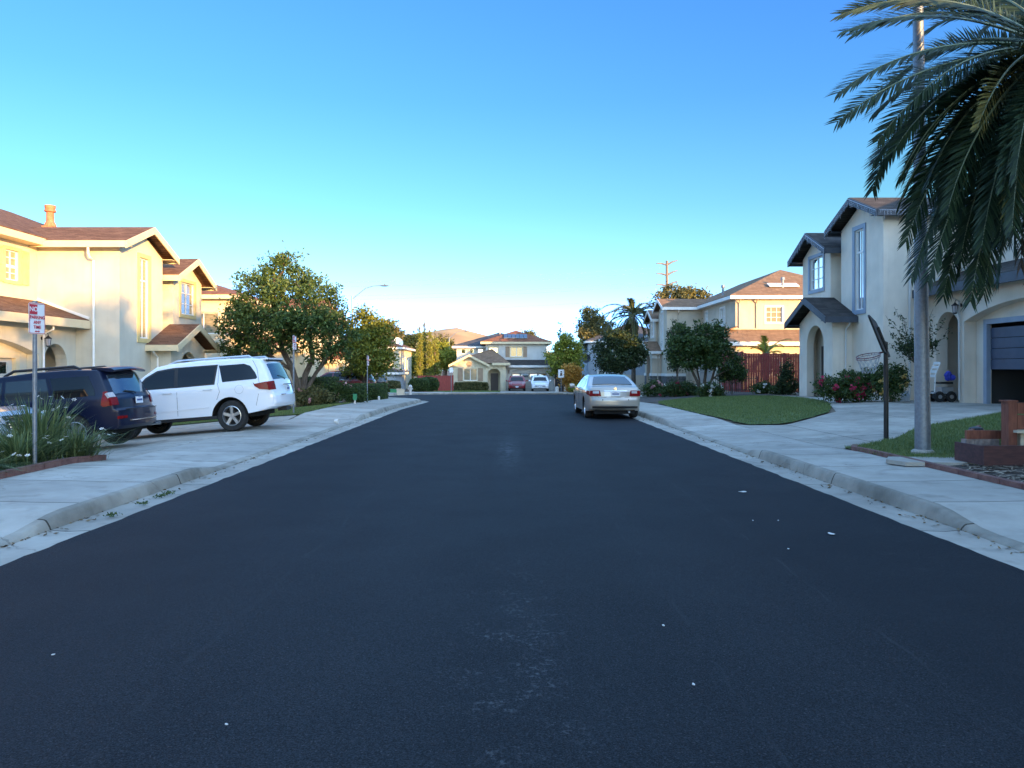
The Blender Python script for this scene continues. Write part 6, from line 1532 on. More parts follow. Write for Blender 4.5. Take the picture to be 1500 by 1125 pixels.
# ---------------------------------------------------------------- power line tower, mast and wires far off
mat('pole_grey', (0.15, 0.125, 0.12), 0.7); Yt = 150.0; q = P(977, 382, Yt); zt = q.z
root = thing('transmission_pole', 'tall steel power pole with three pairs of arms above the roofs', 'power pole', (q.x, Yt, -1))
MB().tube([(0, 0, -.5), (0, 0, zt + 1)], [.45, .24], 12).build('pole', 'pole_grey', root, smooth=True)
for py in (386, 401, 417):
    zc = P(0, py, Yt).z + 1
    for sx in (-1, 1):
        MB().tube([(0, 0, zc - .3), (sx * 1.1, 0, zc + .35 * (sx > 0)), (sx * 2.3, sx * .8, zc + (.75 if sx > 0 else -.1))], [.2, .15, .09], 6).build('arm', 'pole_grey', root)
q = P(799, 470, 320.0)
root = thing('lattice_mast', 'pale lattice mast far beyond the end house', 'mast', (q.x, 320, -2))
b = MB(); H = q.z + 2
for sx, sy in ((-1, -1), (1, -1), (1, 1), (-1, 1)): b.bar((sx * .8, sy * .8, 0), (sx * .8, sy * .8, H), .16)
n = 14
for k in range(n):
    z0_, z1_ = H * k / n, H * (k + 1) / n
    for sx, sy, tx, ty in ((-1, -1, 1, -1), (1, -1, 1, 1), (1, 1, -1, 1), (-1, 1, -1, -1)): b.bar((sx * .8, sy * .8, z0_), (tx * .8, ty * .8, z1_), .1)
b.build('lattice', 'sign_white', root)
for i, (py, zoff) in enumerate(((392, 0), (397, 0), (412, 0), (416, 0), (436, 0))):
    zc = P(0, py, Yt).z; pts = []
    xa = P(977, 0, Yt).x; xb = P(60, 0, Yt).x
    for k in range(21):
        t = k / 20; pts.append((xa + (xb - xa) * t - xa, 0, -3.2 * 4 * t * (1 - t) * .6 - 2.2 * t))
    o = MB().tube(pts, .016, 4, cap=False).build('power_line', 'sign_back', None, (xa, Yt + (1 if i % 2 else -1), zc))
    tag(o, ['topmost thin power line across the sky', 'second thin power line from the top', 'third thin power line from the top', 'fourth thin power line from the top', 'lowest thin power line across the sky'][i], 'power line', 'power lines from the steel pole')
# ---------------------------------------------------------------- cars
def paint(name, c, metal=0.0, rough=0.32, cw=.9):
    m = mat(name, c, rough, metal=metal, coat=cw)
    return m
paint('paint_white', (0.74, 0.75, 0.77)); paint('paint_navy', (0.003, 0.006, 0.024), 0.0, .32, .25); MATS['paint_navy'].node_tree.nodes['Principled BSDF'].inputs['Specular IOR Level'].default_value = .3; paint('paint_champagne', (0.42, 0.375, 0.32), .4, .32)
paint('paint_silver', (0.40, 0.41, 0.43), .6); paint('paint_maroon', (0.14, 0.008, 0.018), .3); paint('paint_black', (0.010, 0.012, 0.018)); paint('paint_red', (0.22, 0.012, 0.018), .2)

def car_outline(up, front_ax, rear_ax, rw, sill, fb, rb, n=14):
    """closed side outline, x forward; up = points from the rear bumper bottom over the roof to the front bumper bottom"""
    pts = list(up)
    flags = [1] * len(up)
    def ar(xc):
        k = math.asin(min(1, max(-1, (sill - .36) / rw)))
        a0, a1 = k, math.pi - k
        return [(xc + rw * math.cos(a0 + (a1 - a0) * i / n), .36 + rw * math.sin(a0 + (a1 - a0) * i / n)) for i in range(n + 1)]
    bot = [(front_ax + rw + .06, fb)] if fb < sill - .01 else []
    bot = []
    fa = ar(front_ax); ra = ar(rear_ax)
    pts += fa + ra
    flags += [0] * (len(fa) + len(ra))
    return pts, flags

class Car:
    def __init__(s, name, label, loc, rz, spec, paint_, pitch=0.0, group=None, roll=0.0):
        s.root = thing(name, label, 'car', loc, rz, group); s.root.rotation_euler = (roll, pitch, rz)
        s.sp = spec; s.pn = paint_
        s.W = spec['W'] / 2; s.belt = spec['belt']; s.roof = spec['roof']; s.L2 = spec['L'] / 2; s.tum = spec.get('tum', .2)
        s.body()
        s.wheels()
    def hw(s, x, z):
        w = s.W
        e = max(0, abs(x) / s.L2 - .62) / .38
        w *= 1 - .11 * e ** 2.2
        if z > s.belt: w *= 1 - .018 - s.tum * ((z - s.belt) / (s.roof - s.belt)) ** 1.15
        else: w *= 1 - .06 * (max(0, s.belt - .28 - z) / (s.belt - .1)) ** 1.5 - .012 * ((s.belt - z) / s.belt) * 0
        # crease along the doors
        w *= 1 + .008 * math.exp(-((z - s.belt * .84) / .09) ** 2)
        return w
    def mp(s, x, t, z, off=0.0):
        """body surface: t = -1..1 across"""
        w = s.hw(x, z)
        e = max(0, abs(x) / s.L2 - .30) / .70
        xx = x * (1 - s.sp.get('plan', .055) * abs(t) ** 2.6 * e)
        zz = z - (s.sp.get('crown', .03) * t * t if z > s.belt else s.sp.get('crown', .03) * .5 * t * t * min(1, max(0, (z - s.belt * .75) / (s.belt * .25))))
        return Vector((xx, t * w + math.copysign(off, t) if off else t * w, zz))
    def body(s):
        pts, fl = car_outline(s.sp['up'], s.sp['fa'], s.sp['ra'], s.sp['arch'], s.sp['sill'], 0, 0)
        bm = bmesh.new()
        n = len(pts)
        A = [bm.verts.new((x, -1, z)) for x, z in pts]; B = [bm.verts.new((x, 1, z)) for x, z in pts]
        bm.faces.new(A); bm.faces.new(B[::-1])
        bev = []
        for i in range(n):
            j = (i + 1) % n
            f = bm.faces.new((A[i], B[i], B[j], A[j]))
            low = not (fl[i] and fl[j])
            f.material_index = 1 if low else 0
        bm.edges.ensure_lookup_table()
        for i in range(n):
            j = (i + 1) % n
            if fl[i] and fl[j]:
                for V_ in (A, B):
                    e = bm.edges.get((V_[i], V_[j]))
                    if e: bev.append(e)
        bmesh.ops.recalc_face_normals(bm, faces=bm.faces[:])
        # make room across the width in unit space: bevel in real scale along y
        for v in bm.verts: v.co.y *= s.W
        bmesh.ops.bevel(bm, geom=bev, offset=s.sp.get('bev', .06), segments=4, affect='EDGES', profile=.5, clamp_overlap=True)
        for v in bm.verts: v.co.y /= s.W
        xs = np.arange(-s.L2 + .05, s.L2, .12); zs = np.arange(.25, s.roof, .085); ys = (-.85, -.6, -.3, 0, .3, .6, .85)
        for x in xs: bmesh.ops.bisect_plane(bm, geom=bm.verts[:] + bm.edges[:] + bm.faces[:], plane_co=(x, 0, 0), plane_no=(1, 0, 0))
        for z in zs: bmesh.ops.bisect_plane(bm, geom=bm.verts[:] + bm.edges[:] + bm.faces[:], plane_co=(0, 0, z), plane_no=(0, 0, 1))
        for y in ys: bmesh.ops.bisect_plane(bm, geom=bm.verts[:] + bm.edges[:] + bm.faces[:], plane_co=(0, y, 0), plane_no=(0, 1, 0))
        for v in bm.verts: v.co = s.mp(v.co.x, max(-1, min(1, v.co.y)), v.co.z)
        bmesh.ops.recalc_face_normals(bm, faces=bm.faces[:])
        me = bpy.data.meshes.new('body'); bm.to_mesh(me); bm.free()
        me.materials.append(M(s.pn)); me.materials.append(M('under_dark'))
        me.polygons.foreach_set('use_smooth', [True] * len(me.polygons)); me.set_sharp_from_angle(angle=R(32))
        o = bpy.data.objects.new('body', me); COL.objects.link(o); o.parent = s.root
        s.bo = o
    def wheels(s):
        r = s.sp['wr']; w = .235
        for x in (s.sp['fa'], s.sp['ra']):
            for sd in (-1, 1):
                y = sd * (s.W * .965 - w / 2)
                wh = thing('wheel', None, None, (x, y, r)); wh.parent = s.root
                MB().lathe([(r * .63, -w / 2 + .01), (r * .90, -w / 2), (r * .985, -w / 2 + .035), (r, -w / 4), (r, w / 4), (r * .985, w / 2 - .035), (r * .90, w / 2), (r * .63, w / 2 - .01), (r * .63, -w / 2 + .01)], (0, 0, 0), 28, 'Y').build('tyre', 'tyre', wh, smooth=True)
                rm = MB(); R_ = r * .64; f = w / 2 - .012
                rm.lathe([(R_, -f), (R_, f), (R_ * .92, f + .004), (R_ * .88, f - .03), (R_ * .86, f - .1)], (0, 0, 0), 28, 'Y')
                rm.lathe([(0, f - .02), (R_ * .26, f - .022), (R_ * .30, f - .06)], (0, 0, 0), 16, 'Y')
                for k in range(s.sp.get('spokes', 5)):
                    a = 2 * math.pi * k / s.sp.get('spokes', 5) + .3; c_, s_ = math.cos(a), math.sin(a); q_, r_ = -s_, c_
                    h0, h1 = R_ * .15, R_ * .13
                    vs = [(c_ * R_ * rr + q_ * hh, f - dd, s_ * R_ * rr + r_ * hh) for rr, hw_, dd in ((.22, h0, .02), (.9, h1 * 1.15, .012)) for hh in (-hw_, hw_)] + [(c_ * R_ * rr + q_ * hh, f - .08, s_ * R_ * rr + r_ * hh) for rr, hw_ in ((.22, h0), (.9, h1 * 1.3)) for hh in (-hw_, hw_)]
                    rm.add(vs, [(0, 1, 3, 2), (0, 4, 5, 1), (2, 3, 7, 6), (0, 2, 6, 4), (1, 5, 7, 3)])
                if sd < 0: rm.v = [(a, -b_, c) for a, b_, c in rm.v]
                rm.build('rim', 'alloy', wh, smooth=True)
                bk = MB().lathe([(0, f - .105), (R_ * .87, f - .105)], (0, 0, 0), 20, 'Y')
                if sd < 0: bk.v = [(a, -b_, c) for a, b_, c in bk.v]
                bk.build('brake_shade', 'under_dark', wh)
    def side_panel(s, name, poly, m, off=.006, sides=(-1, 1), parent=None, step=.09, label=None, th=.0):
        """a patch on the flank following its curve: polygon in (x,z)"""
        for sd in sides:
            bm = bmesh.new(); bm.faces.new([bm.verts.new((x, 0, z)) for x, z in poly])
            x0, x1 = min(p_[0] for p_ in poly), max(p_[0] for p_ in poly); z0, z1 = min(p_[1] for p_ in poly), max(p_[1] for p_ in poly)
            for x in np.arange(x0 + step, x1, step): bmesh.ops.bisect_plane(bm, geom=bm.verts[:] + bm.edges[:] + bm.faces[:], plane_co=(x, 0, 0), plane_no=(1, 0, 0))
            for z in np.arange(z0 + step, z1, step): bmesh.ops.bisect_plane(bm, geom=bm.verts[:] + bm.edges[:] + bm.faces[:], plane_co=(0, 0, z), plane_no=(0, 0, 1))
            bm.verts.index_update()
            vs = [s.mp(v.co.x, sd, v.co.z, off) for v in bm.verts]; fs = [tuple(v.index for v in f.verts) for f in bm.faces]
            # thickness inwards
            nv = len(vs); edges = [tuple(v.index for v in e.verts) for e in bm.edges if len(e.link_faces) == 1]; bm.free()
            vs += [v - Vector((0, sd * (off + .02), 0)) for v in vs]
            fs += [(a, b, b + nv, a + nv) for a, b in edges]
            mesh_obj(name, vs, fs, m, parent or s.root, smooth=True)
    def end_panel(s, name, pts, y0, y1, m, off=.008, parent=None, n=10, y0b=None, y1b=None, th=.03):
        """a patch across the end or roof: pts = [(x,z), ...] along the outline, y0..y1 across (y0b,y1b at the last point)"""
        if y0b is None: y0b, y1b = y0, y1
        vs = []
        k = len(pts)
        nm = []
        for i, (x, z) in enumerate(pts):
            a = Vector(pts[max(0, i - 1)]); b = Vector(pts[min(k - 1, i + 1)]); t = (b - a).normalized(); nn = Vector((-t.y, t.x)) * s.sp_dir(pts)
            f = i / max(1, k - 1); ya, yb = y0 + (y0b - y0) * f, y1 + (y1b - y1) * f
            w = s.hw(x, z)
            for j in range(n + 1):
                y = ya + (yb - ya) * j / n
                v = s.mp(x, y / w, z); vs.append(v + Vector((nn.x * off, 0, nn.y * off))); nm.append(nn)
        fs = [(i * (n + 1) + j, i * (n + 1) + j + 1, (i + 1) * (n + 1) + j + 1, (i + 1) * (n + 1) + j) for i in range(k - 1) for j in range(n)]
        nv = len(vs)
        rimi = [j for j in range(n + 1)] + [(i * (n + 1) + n) for i in range(1, k)] + [(k - 1) * (n + 1) + j for j in range(n - 1, -1, -1)] + [i * (n + 1) for i in range(k - 2, 0, -1)]
        vs += [v - Vector((nn.x * (off + th), 0, nn.y * (off + th))) for v, nn in zip(vs, nm)]
        L_ = len(rimi)
        fs += [(rimi[i], rimi[(i + 1) % L_], rimi[(i + 1) % L_] + nv, rimi[i] + nv) for i in range(L_)]
        return mesh_obj(name, vs, fs, m, parent or s.root, smooth=True)
    def sp_dir(s, pts):
        # outward side of a run of outline points: away from the car's middle
        a, b = Vector(pts[0]), Vector(pts[-1]); t = (b - a); nn = Vector((-t.y, t.x)); mid = (a + b) / 2
        return 1 if nn.dot(mid - Vector((0, s.roof * .45))) > 0 else -1
    def out_between(s, i, j): return s.sp['up'][i:j + 1]
    def mirror(s, x, z, m=None):
        for sd in (-1, 1):
            p_ = s.mp(x, sd, z)
            b = MB().lathe([(0, -.10), (.07, -.09), (.10, -.02), (.095, .07), (0, .085)], (0, 0, 0), 10, 'Y')
            b.v = [(a * .75 + p_.x, c + p_.y + sd * .17, d * .95 + p_.z + .05) for a, c, d in b.v]
            b.bar(p_ - Vector((0, sd * .02, 0)), p_ + Vector((0, sd * .12, .03)), .05); b.build('mirror', m or s.pn, s.root, smooth=True)
    def handle(s, x, z):
        for sd in (-1, 1):
            p_ = s.mp(x, sd, z, .022); b = MB().bar(p_ - Vector((.11, 0, 0)), p_ + Vector((.11, 0, 0)), .02, .028)
            for e in (-.1, .1): b.box(p_ + Vector((e, -sd * .015, 0)), (.025, .05, .028))
            b.build('door_handle', s.pn if not s.sp.get('chrome_handle') else 'chrome', s.root)
    def gaps(s, lines, w=.009):
        for ln in lines:
            b = MB()
            for sd in (-1, 1):
                pp = []
                for (x0, z0), (x1, z1) in zip(ln, ln[1:]):
                    for k in range(6): pp.append(s.mp(x0 + (x1 - x0) * k / 5, sd, z0 + (z1 - z0) * k / 5, .0005))
                b.tube(pp, w * .5, 4, cap=False)
            b.build('door_seam', 'under_dark', s.root)
    def plate(s, x, z, end=-1, tilt=0.0, y=0.0):
        p_ = s.mp(x, y / s.W, z); q = Vector((p_.x + end * .022, y, p_.z))
        b = MB().box(q, (.015, .29, .145)); o = b.build('license_plate', 'plate_white', s.root)
        MB().box(q + Vector((end * .009, 0, .0)), (.003, .23, .04)).box(q + Vector((end * .009, 0, .058)), (.003, .11, .013)).build('plate_band', 'plate_ink', o)

SUV_L = dict(L=5.2, W=2.03, belt=1.24, roof=1.90, fa=1.62, ra=-1.29, arch=.53, sill=.44, wr=.405, tum=.17, bev=.07, crown=.035,
    up=[(-2.36, .50), (-2.56, .55), (-2.62, .64), (-2.62, .84), (-2.57, .90), (-2.53, 1.05), (-2.50, 1.22), (-2.38, 1.50), (-2.24, 1.76), (-2.16, 1.84), (-1.9, 1.875), (-1.2, 1.90), (-.4, 1.905), (.3, 1.88), (.72, 1.82), (1.05, 1.62), (1.45, 1.34), (1.62, 1.25), (2.1, 1.19), (2.42, 1.10), (2.56, .95), (2.60, .7), (2.55, .46), (2.25, .40)])
SUV_M = dict(L=4.8, W=1.88, belt=1.12, roof=1.76, fa=1.43, ra=-1.36, arch=.455, sill=.45, wr=.39, tum=.15, bev=.05, crown=.03, spokes=6,
    up=[(-1.92, .42), (-2.34, .40), (-2.40, .47), (-2.40, .80), (-2.30, .85), (-2.27, 1.05), (-2.22, 1.14), (-2.08, 1.45), (-1.98, 1.66), (-1.9, 1.71), (-1.3, 1.755), (-.5, 1.76), (.2, 1.72), (.5, 1.67), (.85, 1.43), (1.15, 1.16), (1.25, 1.12), (1.8, 1.10), (2.2, 1.02), (2.36, .85), (2.40, .6), (2.34, .46), (2.1, .42)])
SEDAN = dict(L=4.82, W=1.82, belt=.98, roof=1.46, fa=1.42, ra=-1.36, arch=.385, sill=.24, wr=.325, tum=.27, bev=.07, crown=.03, plan=.075, spokes=7,
    up=[(-2.2, .27), (-2.36, .33), (-2.42, .45), (-2.42, .62), (-2.37, .74), (-2.36, .90), (-2.31, 1.02), (-2.22, 1.07), (-1.98, 1.085), (-1.82, 1.095), (-1.35, 1.28), (-1.02, 1.395), (-.65, 1.45), (-.1, 1.46), (.3, 1.42), (.75, 1.20), (1.08, .985), (1.25, .94), (1.9, .84), (2.25, .70), (2.40, .52), (2.40, .32), (2.2, .22)])
CROSS = dict(L=4.65, W=1.86, belt=1.02, roof=1.62, fa=1.38, ra=-1.32, arch=.425, sill=.33, wr=.36, tum=.22, bev=.07, crown=.035, plan=.08,
    up=[(-2.05, .38), (-2.26, .42), (-2.33, .52), (-2.32, .78), (-2.28, .95), (-2.20, 1.08), (-2.02, 1.32), (-1.82, 1.50), (-1.66, 1.565), (-1.0, 1.61), (-.3, 1.62), (.25, 1.57), (.55, 1.46), (.95, 1.20), (1.22, 1.03), (1.4, .99), (1.95, .90), (2.22, .76), (2.32, .55), (2.30, .36), (2.1, .28)])

# --- white large SUV on the left driveway, nose down towards the house
def gy(x, y): return g(x, y) + .01
cx, cy = -8.17, 19.95
fa, ra = gy(cx - 1.55, cy), gy(-6.8, cy)
c = Car('parked_suv', 'big white car parked nose in on the left driveway, nearest the street tree', (cx, cy, (fa * 1.48 + ra * 1.62) / 3.1), R(180), SUV_L, 'paint_white', pitch=math.atan2(ra - fa, 3.1))
G_ = 'car_glass'; c.root.scale = (.94, 1, 1)
c.side_panel('window', [(1.22, 1.27), (.20, 1.285), (.20, 1.735), (.62, 1.70), (.92, 1.56)], G_)
c.side_panel('window', [(.10, 1.287), (-.86, 1.30), (-.93, 1.745), (.10, 1.75)], G_)
c.side_panel('window', [(-1.12, 1.315), (-1.12, 1.325), (-1.02, 1.745), (-1.75, 1.745), (-1.93, 1.68), (-2.08, 1.5), (-2.14, 1.37), (-2.10, 1.335)], G_)
c.side_panel('window_surround', [(1.32, 1.24), (-.90, 1.265), (-.99, 1.775), (.24, 1.775), (.68, 1.73), (1.0, 1.57)], 'black_plastic', off=.003)
c.end_panel('rear_window', [(-2.475, 1.27), (-2.38, 1.50), (-2.28, 1.69)], -.74, .74, 'car_glass_rear', y0b=-.66, y1b=.66)
c.end_panel('windshield', [(1.42, 1.36), (1.05, 1.62), (.78, 1.785)], -.80, .80, G_, y0b=-.68, y1b=.68)
sb_ = MB(); sb_.b2(-2.28, -2.08, -.66, .66, 1.785, 1.828); sb_.build('roof_spoiler', 'paint_white', c.root); MB().b2(-2.275, -2.22, -.64, .64, 1.755, 1.783).build('spoiler_underside', 'under_dark', c.root)
c.side_panel('taillight', [(-2.06, 1.19), (-2.02, 1.23), (-2.06, 1.13), (-2.20, 1.04), (-2.50, 1.00), (-2.49, 1.24)], 'red_lens', off=.014)
for sd in (-1, 1): c.end_panel('taillight', [(-2.535, 1.00), (-2.515, 1.12), (-2.49, 1.23)], sd * .74, sd * .985, 'red_lens', off=.016)
c.gaps([[(.15, .50), (.12, 1.25)], [(-.94, .84), (-1.04, 1.05), (-.98, 1.3)], [(1.28, .5), (1.30, 1.22)], [(-1.0, 1.3), (-1.02, 1.77)], [(-2.2, 1.2), (-2.13, 1.6), (-2.0, 1.82)], [(-2.06, .62), (-2.16, .92)]])
c.gaps([[(-1.60 + .13 * math.cos(a), 1.07 + .12 * math.sin(a)) for a in np.linspace(0, 6.28, 9)]], .004)
c.handle(-.72, 1.13); c.handle(.38, 1.11); c.mirror(1.15, 1.27, 'black_plastic')
c.plate(-2.545, 1.0); MB().b2(-2.60, -2.57, -.42, .42, 1.10, 1.125).build('tailgate_trim', 'chrome', c.root)
c.side_panel('side_trim', [(1.05, .62), (-.70, .66), (-.70, .685), (1.05, .645)], 'paint_white', off=.012)
for sd in (-1, 1):
    rr_ = MB().tube([c.mp(-1.9, sd * .80, 1.86), c.mp(-1.8, sd * .80, 1.92) + Vector((0, 0, .015)), c.mp(.2, sd * .80, 1.945), c.mp(.45, sd * .80, 1.86)], .022, 6)
    for x_ in (-1.2, -.5): rr_.box(c.mp(x_, sd * .80, 1.905), (.1, .03, .06))
    rr_.build('roof_rail', 'alloy', c.root, smooth=True)
MB().b2(-2.60, -2.50, -.60, .60, .845, .862).build('bumper_step', 'black_plastic', c.root)
MB().b2(-2.55, -2.3, -.2, .2, .42, .52).build('tow_hitch', 'metal_black', c.root)
MB().tube([(-2.50, 0, 1.25), (-2.46, .1, 1.31), (-2.44, .4, 1.35)], .014, 6).build('wiper', 'black_plastic', c.root)
MB().b2(-.9, 1.15, -.97, -.80, .36, .43).b2(-.9, 1.15, .80, .97, .36, .43).build('running_board', 'black_plastic', c.root)
MB().b2(-1.9, 2.2, -.72, .72, .34, .5).build('underbody', 'under_dark', c.root)

# --- navy SUV in front of it
cx, cy = -10.33, 16.45
fa, ra = gy(cx - 1.43, cy), gy(cx + 1.36, cy)
c = Car('parked_suv', 'dark navy car with rear spoiler parked between the plants and white car', (cx, cy, (fa * 1.36 + ra * 1.43) / 2.79 + .02), R(180), SUV_M, 'paint_navy', pitch=math.atan2(ra - fa, 2.79))
c.side_panel('window', [(.98, 1.14), (.12, 1.145), (.12, 1.60), (.40, 1.57), (.62, 1.43)], 'car_glass_clear')
c.side_panel('window', [(.04, 1.147), (-.92, 1.155), (-.80, 1.61), (.04, 1.61)], 'car_glass_clear')
c.side_panel('window', [(-1.02, 1.16), (-.90, 1.61), (-1.75, 1.60), (-1.90, 1.30), (-1.92, 1.18)], G_)
c.end_panel('rear_window', [(-2.20, 1.17), (-2.08, 1.45), (-2.02, 1.58)], -.70, .70, 'car_glass_rear', y0b=-.63, y1b=.63)
c.end_panel('windshield', [(1.12, 1.18), (.85, 1.43), (.55, 1.64)], -.74, .74, G_, y0b=-.64, y1b=.64)
sp = MB()
prof = [(-2.22, 1.655), (-2.24, 1.69), (-2.18, 1.735), (-1.95, 1.765), (-1.75, 1.762), (-1.75, 1.72), (-1.95, 1.71), (-2.1, 1.665)]
for k in range(9):
    t = -1 + 2 * k / 8
    for x, z in prof: sp.v.append((x * (1 - .03 * t * t), t * .69, z - .035 * t * t))
n8 = len(prof)
for k in range(8):
    for i in range(n8): sp.f.append((k * n8 + i, k * n8 + (i + 1) % n8, (k + 1) * n8 + (i + 1) % n8, (k + 1) * n8 + i)); sp.m.append(0)
sp.f += [tuple(range(n8)), tuple(range(8 * n8, 9 * n8))]; sp.m += [0, 0]
so = sp.build('roof_spoiler', 'paint_navy', c.root, smooth=True)
MB().b2(-2.245, -2.215, -.12, .12, 1.655, 1.672).build('brake_light', 'red_lens', so)
c.side_panel('taillight', [(-2.10, .90), (-2.05, .94), (-2.10, 1.24), (-2.18, 1.25), (-2.27, .92)], 'red_lens', off=.016)
for sd in (-1, 1):
    c.end_panel('taillight', [(-2.295, .92), (-2.26, 1.09)], sd * .72, sd * .90, 'red_lens', off=.018)
    c.end_panel('taillight', [(-2.256, 1.095), (-2.195, 1.21)], sd * .74, sd * .90, 'clear_lens', off=.018); c.end_panel('reflector', [(-2.40, .62), (-2.40, .68)], sd * .62, sd * .84, 'red_lens', off=.01)
MB().b2(-2.39, -2.18, -.62, .62, .805, .82).build('bumper_step', 'black_plastic', c.root)
MB().b2(-2.412, -2.36, -.55, .55, .56, .58).build('bumper_strip', 'chrome', c.root)
c.plate(-2.295, .99); MB().tube([(-2.25, 0, 1.14), (-2.23, .05, 1.18), (-2.20, .38, 1.21)], .013, 6).build('wiper', 'black_plastic', c.root)
for sd in (-1, 1):
    rr_ = MB().tube([c.mp(-1.45, sd * .78, 1.745), c.mp(-1.30, sd * .78, 1.80) + Vector((0, 0, .02)), c.mp(.0, sd * .78, 1.80) + Vector((0, 0, .02)), c.mp(.2, sd * .78, 1.72)], .03, 8); rr_.build('roof_rail', 'black_plastic', c.root, smooth=True)
c.gaps([[(.08, .52), (.08, 1.15)], [(-.90, .85), (-.97, 1.16), (-.84, 1.62)], [(1.05, .5), (1.06, 1.12)]]); c.handle(-.72, 1.02); c.handle(.25, 1.02); c.mirror(.95, 1.16)
MB().b2(-2.1, 2.1, -.68, .68, .32, .52).build('underbody', 'under_dark', c.root); MB().tube([(-2.2, -.55, .42), (-2.48, -.57, .42)], .035, 10).build('exhaust_pipe', 'chrome', c.root)

# --- silver SUV at the left edge, facing the street
cx, cy = -10.95, 13.35
c = Car('parked_suv', 'silver car at the left edge of the view with its front facing the street', (cx, cy, gy(cx, cy) + .04), 0.0, SUV_M, 'paint_silver', pitch=-.055)
c.side_panel('window', [(.98, 1.14), (.12, 1.145), (.12, 1.60), (.40, 1.57), (.62, 1.43)], G_); c.side_panel('window', [(.04, 1.147), (-.92, 1.155), (-.80, 1.61), (.04, 1.61)], G_)
c.end_panel('windshield', [(1.12, 1.18), (.85, 1.43), (.55, 1.64)], -.74, .74, G_, y0b=-.64, y1b=.64)
for sd in (-1, 1):
    h = c.end_panel('headlight', [(2.37, .80), (2.28, .96)], sd * .50, sd * .82, 'clear_lens', off=.02); MB().lathe([(.085, 0), (.05, .03), (0, .04)], (2.30, sd * .62, .88), 12, 'X').build('reflector_bowl', 'chrome', h)
c.end_panel('grille', [(2.385, .72), (2.30, .94)], -.46, .46, 'black_plastic', off=.018)
gl = MB()
for k in range(4): gl.b2(2.40 - k * .02, 2.43 - k * .02, -.45, .45, .735 + k * .055, .755 + k * .055)
gl.build('grille_bars', 'chrome', c.root); c.end_panel('bumper_insert', [(2.36, .50), (2.405, .62)], -.7, .7, 'black_plastic', off=.012)
c.plate(2.40, .62, 1); c.mirror(.95, 1.16); c.gaps([[(1.05, .5), (1.06, 1.12)], [(.08, .52), (.08, 1.15)]])
MB().b2(-2.1, 2.1, -.68, .68, .32, .52).build('underbody', 'under_dark', c.root)

# --- champagne sedan at the right kerb
c = Car('parked_sedan', 'champagne sedan parked at the right kerb seen from behind', (3.50, 26.45, zr(26)), R(91.2), SEDAN, 'paint_champagne')
c.end_panel('rear_window', [(-1.74, 1.135), (-1.35, 1.285), (-1.06, 1.385)], -.66, .66, 'car_glass_clear', y0b=-.53, y1b=.53)
c.end_panel('windshield', [(1.04, 1.02), (.75, 1.20), (.38, 1.385)], -.68, .68, G_, y0b=-.54, y1b=.54)
c.side_panel('window', [(.86, 1.01), (.0, 1.02), (.0, 1.375), (.28, 1.365), (.52, 1.27)], G_); c.side_panel('window', [(-.06, 1.02), (-.92, 1.03), (-1.12, 1.14), (-.82, 1.33), (-.06, 1.38)], G_)
c.side_panel('taillight', [(-1.98, .90), (-2.06, .82), (-2.36, .78), (-2.34, .93), (-2.1, .95)], 'red_lens', off=.012)
for sd in (-1, 1):
    tl_ = c.end_panel('taillight', [(-2.372, .755), (-2.365, .86), (-2.345, .945)], sd * .46, sd * .82, 'red_lens', off=.014, y0b=sd * .50, y1b=sd * .80)
    c.end_panel('reversing_lens', [(-2.366, .845), (-2.352, .925)], sd * .53, sd * .72, 'clear_lens', off=.019)
c.end_panel('plate_recess', [(-2.375, .75), (-2.36, .90)], -.36, .36, 'paint_silver', off=.004); c.plate(-2.375, .83)
c.end_panel('trunk_trim', [(-2.352, .915), (-2.345, .935)], -.37, .37, 'chrome', off=.016)
c.end_panel('trunk_gap', [(-2.372, .715), (-2.372, .725)], -.55, .55, 'under_dark', off=.004)
c.end_panel('lower_bumper', [(-2.385, .36), (-2.415, .43)], -.74, .74, 'black_plastic', off=.006); MB().lathe([(0, -.02), (.05, -.02), (.05, .0), (0, .006)], (-2.335, 0, 1.0), 14, 'X').build('emblem_disc', 'chrome', c.root)
for sd in (-1, 1): MB().lathe([(0, -.006), (.018, -.006), (.018, 0), (0, 0)], (-2.405, sd * .42, .64), 8, 'X').build('parking_sensor', 'under_dark', c.root)
MB().tube([(-2.1, -.42, .26), (-2.40, -.44, .25)], .035, 10).build('exhaust_pipe', 'chrome', c.root); MB().b2(-2.2, 2.1, -.66, .66, .17, .35).build('underbody', 'under_dark', c.root)
c.gaps([[(-.03, .30), (-.03, 1.0)], [(-.95, .55), (-1.05, .95)], [(.95, .3), (.95, .98)]]); c.handle(-.72, .86); c.handle(.2, .85); c.mirror(.85, 1.0)

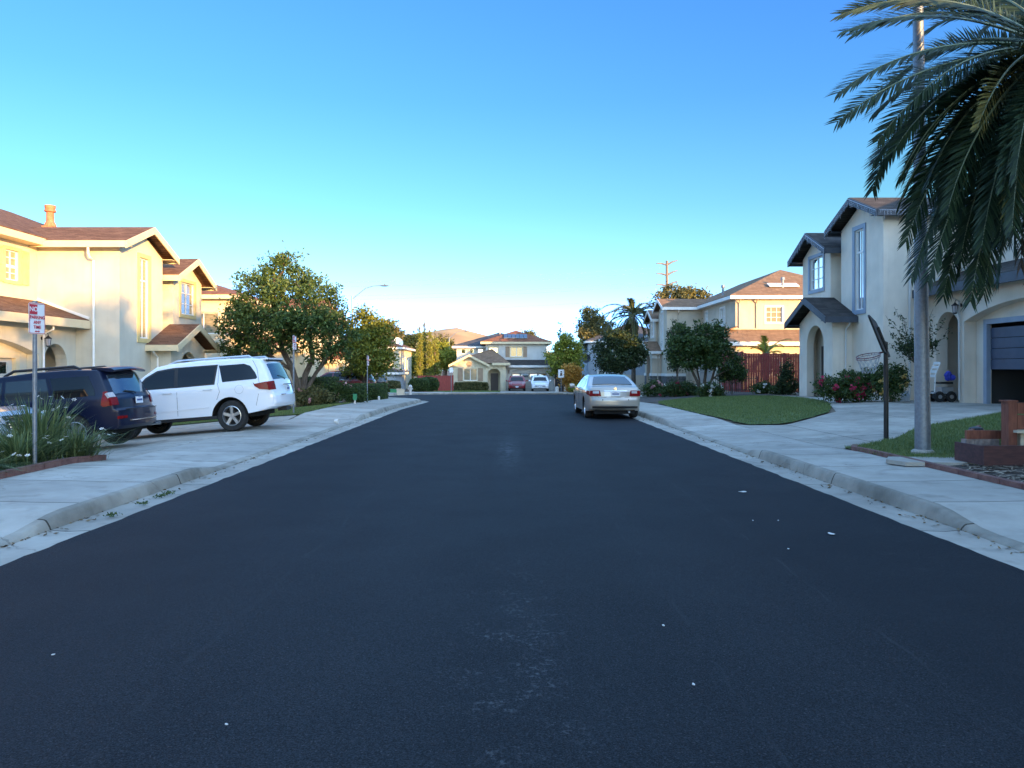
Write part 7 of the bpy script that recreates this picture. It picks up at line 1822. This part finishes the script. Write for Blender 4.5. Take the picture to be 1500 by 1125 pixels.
# --- maroon wagon and dark pickup behind the hedges, cars at the end house
def cross_kit(c, lights=True):
    c.side_panel('window', [(1.02, 1.05), (.10, 1.06), (.10, 1.47), (.32, 1.45), (.62, 1.33)], G_); c.side_panel('window', [(.03, 1.06), (-.88, 1.08), (-.82, 1.48), (.03, 1.49)], G_); c.side_panel('window', [(-.95, 1.085), (-.89, 1.48), (-1.35, 1.44), (-1.68, 1.25), (-1.66, 1.16)], G_)
    c.end_panel('windshield', [(1.18, 1.06), (.95, 1.20), (.58, 1.44)], -.72, .72, G_, y0b=-.6, y1b=.6); c.end_panel('rear_window', [(-2.16, 1.12), (-2.02, 1.32), (-1.86, 1.46)], -.66, .66, G_, y0b=-.56, y1b=.56)
    c.side_panel('taillight', [(-1.90, .98), (-2.22, .90), (-2.16, 1.06), (-2.0, 1.07)], 'red_lens', off=.014)
    for sd in (-1, 1):
        c.end_panel('taillight', [(-2.28, .93), (-2.21, 1.06)], sd * .50, sd * .84, 'red_lens', off=.014); c.end_panel('headlight', [(2.24, .70), (2.02, .86)], sd * .52, sd * .84, 'clear_lens', off=.014)
    c.end_panel('grille', [(2.31, .46), (2.29, .62)], -.55, .55, 'black_plastic', off=.01); c.mirror(.98, 1.06); c.handle(-.7, .95); c.handle(.25, .94)
    MB().b2(-2.1, 2.1, -.68, .68, .24, .42).build('underbody', 'under_dark', c.root)
q = P(551, 0, 44.6)
c = Car('parked_wagon', 'maroon car with chrome window line half hidden behind the clipped hedges', (q.x - 2.33, 44.6, g(-9.8, 44) + .30), R(180), CROSS, 'paint_maroon'); cross_kit(c)
for sd in (-1, 1): MB().tube([c.mp(.9, sd, 1.06, .012), c.mp(-.9, sd, 1.08, .012), c.mp(-1.6, sd, 1.17, .012), c.mp(-1.68, sd, 1.25, .012), c.mp(-1.35, sd, 1.46, .012), c.mp(-.8, sd, 1.505, .012), c.mp(.3, sd, 1.48, .012)], .016, 5).build('chrome_line', 'chrome', c.root)
q = P(562, 0, 68); c = Car('parked_pickup', 'dark car parked by the blue grey garage beyond the maroon car', (q.x - 1.9, 68, g(q.x, 68) + .1), R(180), dict(SUV_M), 'paint_black')
c.side_panel('window', [(.98, 1.14), (.12, 1.145), (.12, 1.60), (.40, 1.57), (.62, 1.43)], G_); c.side_panel('window', [(.04, 1.147), (-.92, 1.155), (-.80, 1.61), (.04, 1.61)], G_); c.end_panel('rear_window', [(-2.20, 1.17), (-2.08, 1.45), (-2.02, 1.58)], -.70, .70, G_, y0b=-.63, y1b=.63)
q = P(757.5, 0, 77); c = Car('parked_sedan', 'dark red car facing us on the end house driveway', (q.x, 77 + 2.3, zr(77) + .07), R(-90), CROSS, 'paint_red'); cross_kit(c); c.plate(2.31, .45, 1)
q = P(792.5, 0, 75.5); c = Car('parked_hatchback', 'white car facing us on the end house driveway beside the red one', (q.x, 75.5 + 2.3, zr(76) + .07), R(-92), CROSS, 'paint_white'); cross_kit(c); c.plate(2.31, .45, 1)
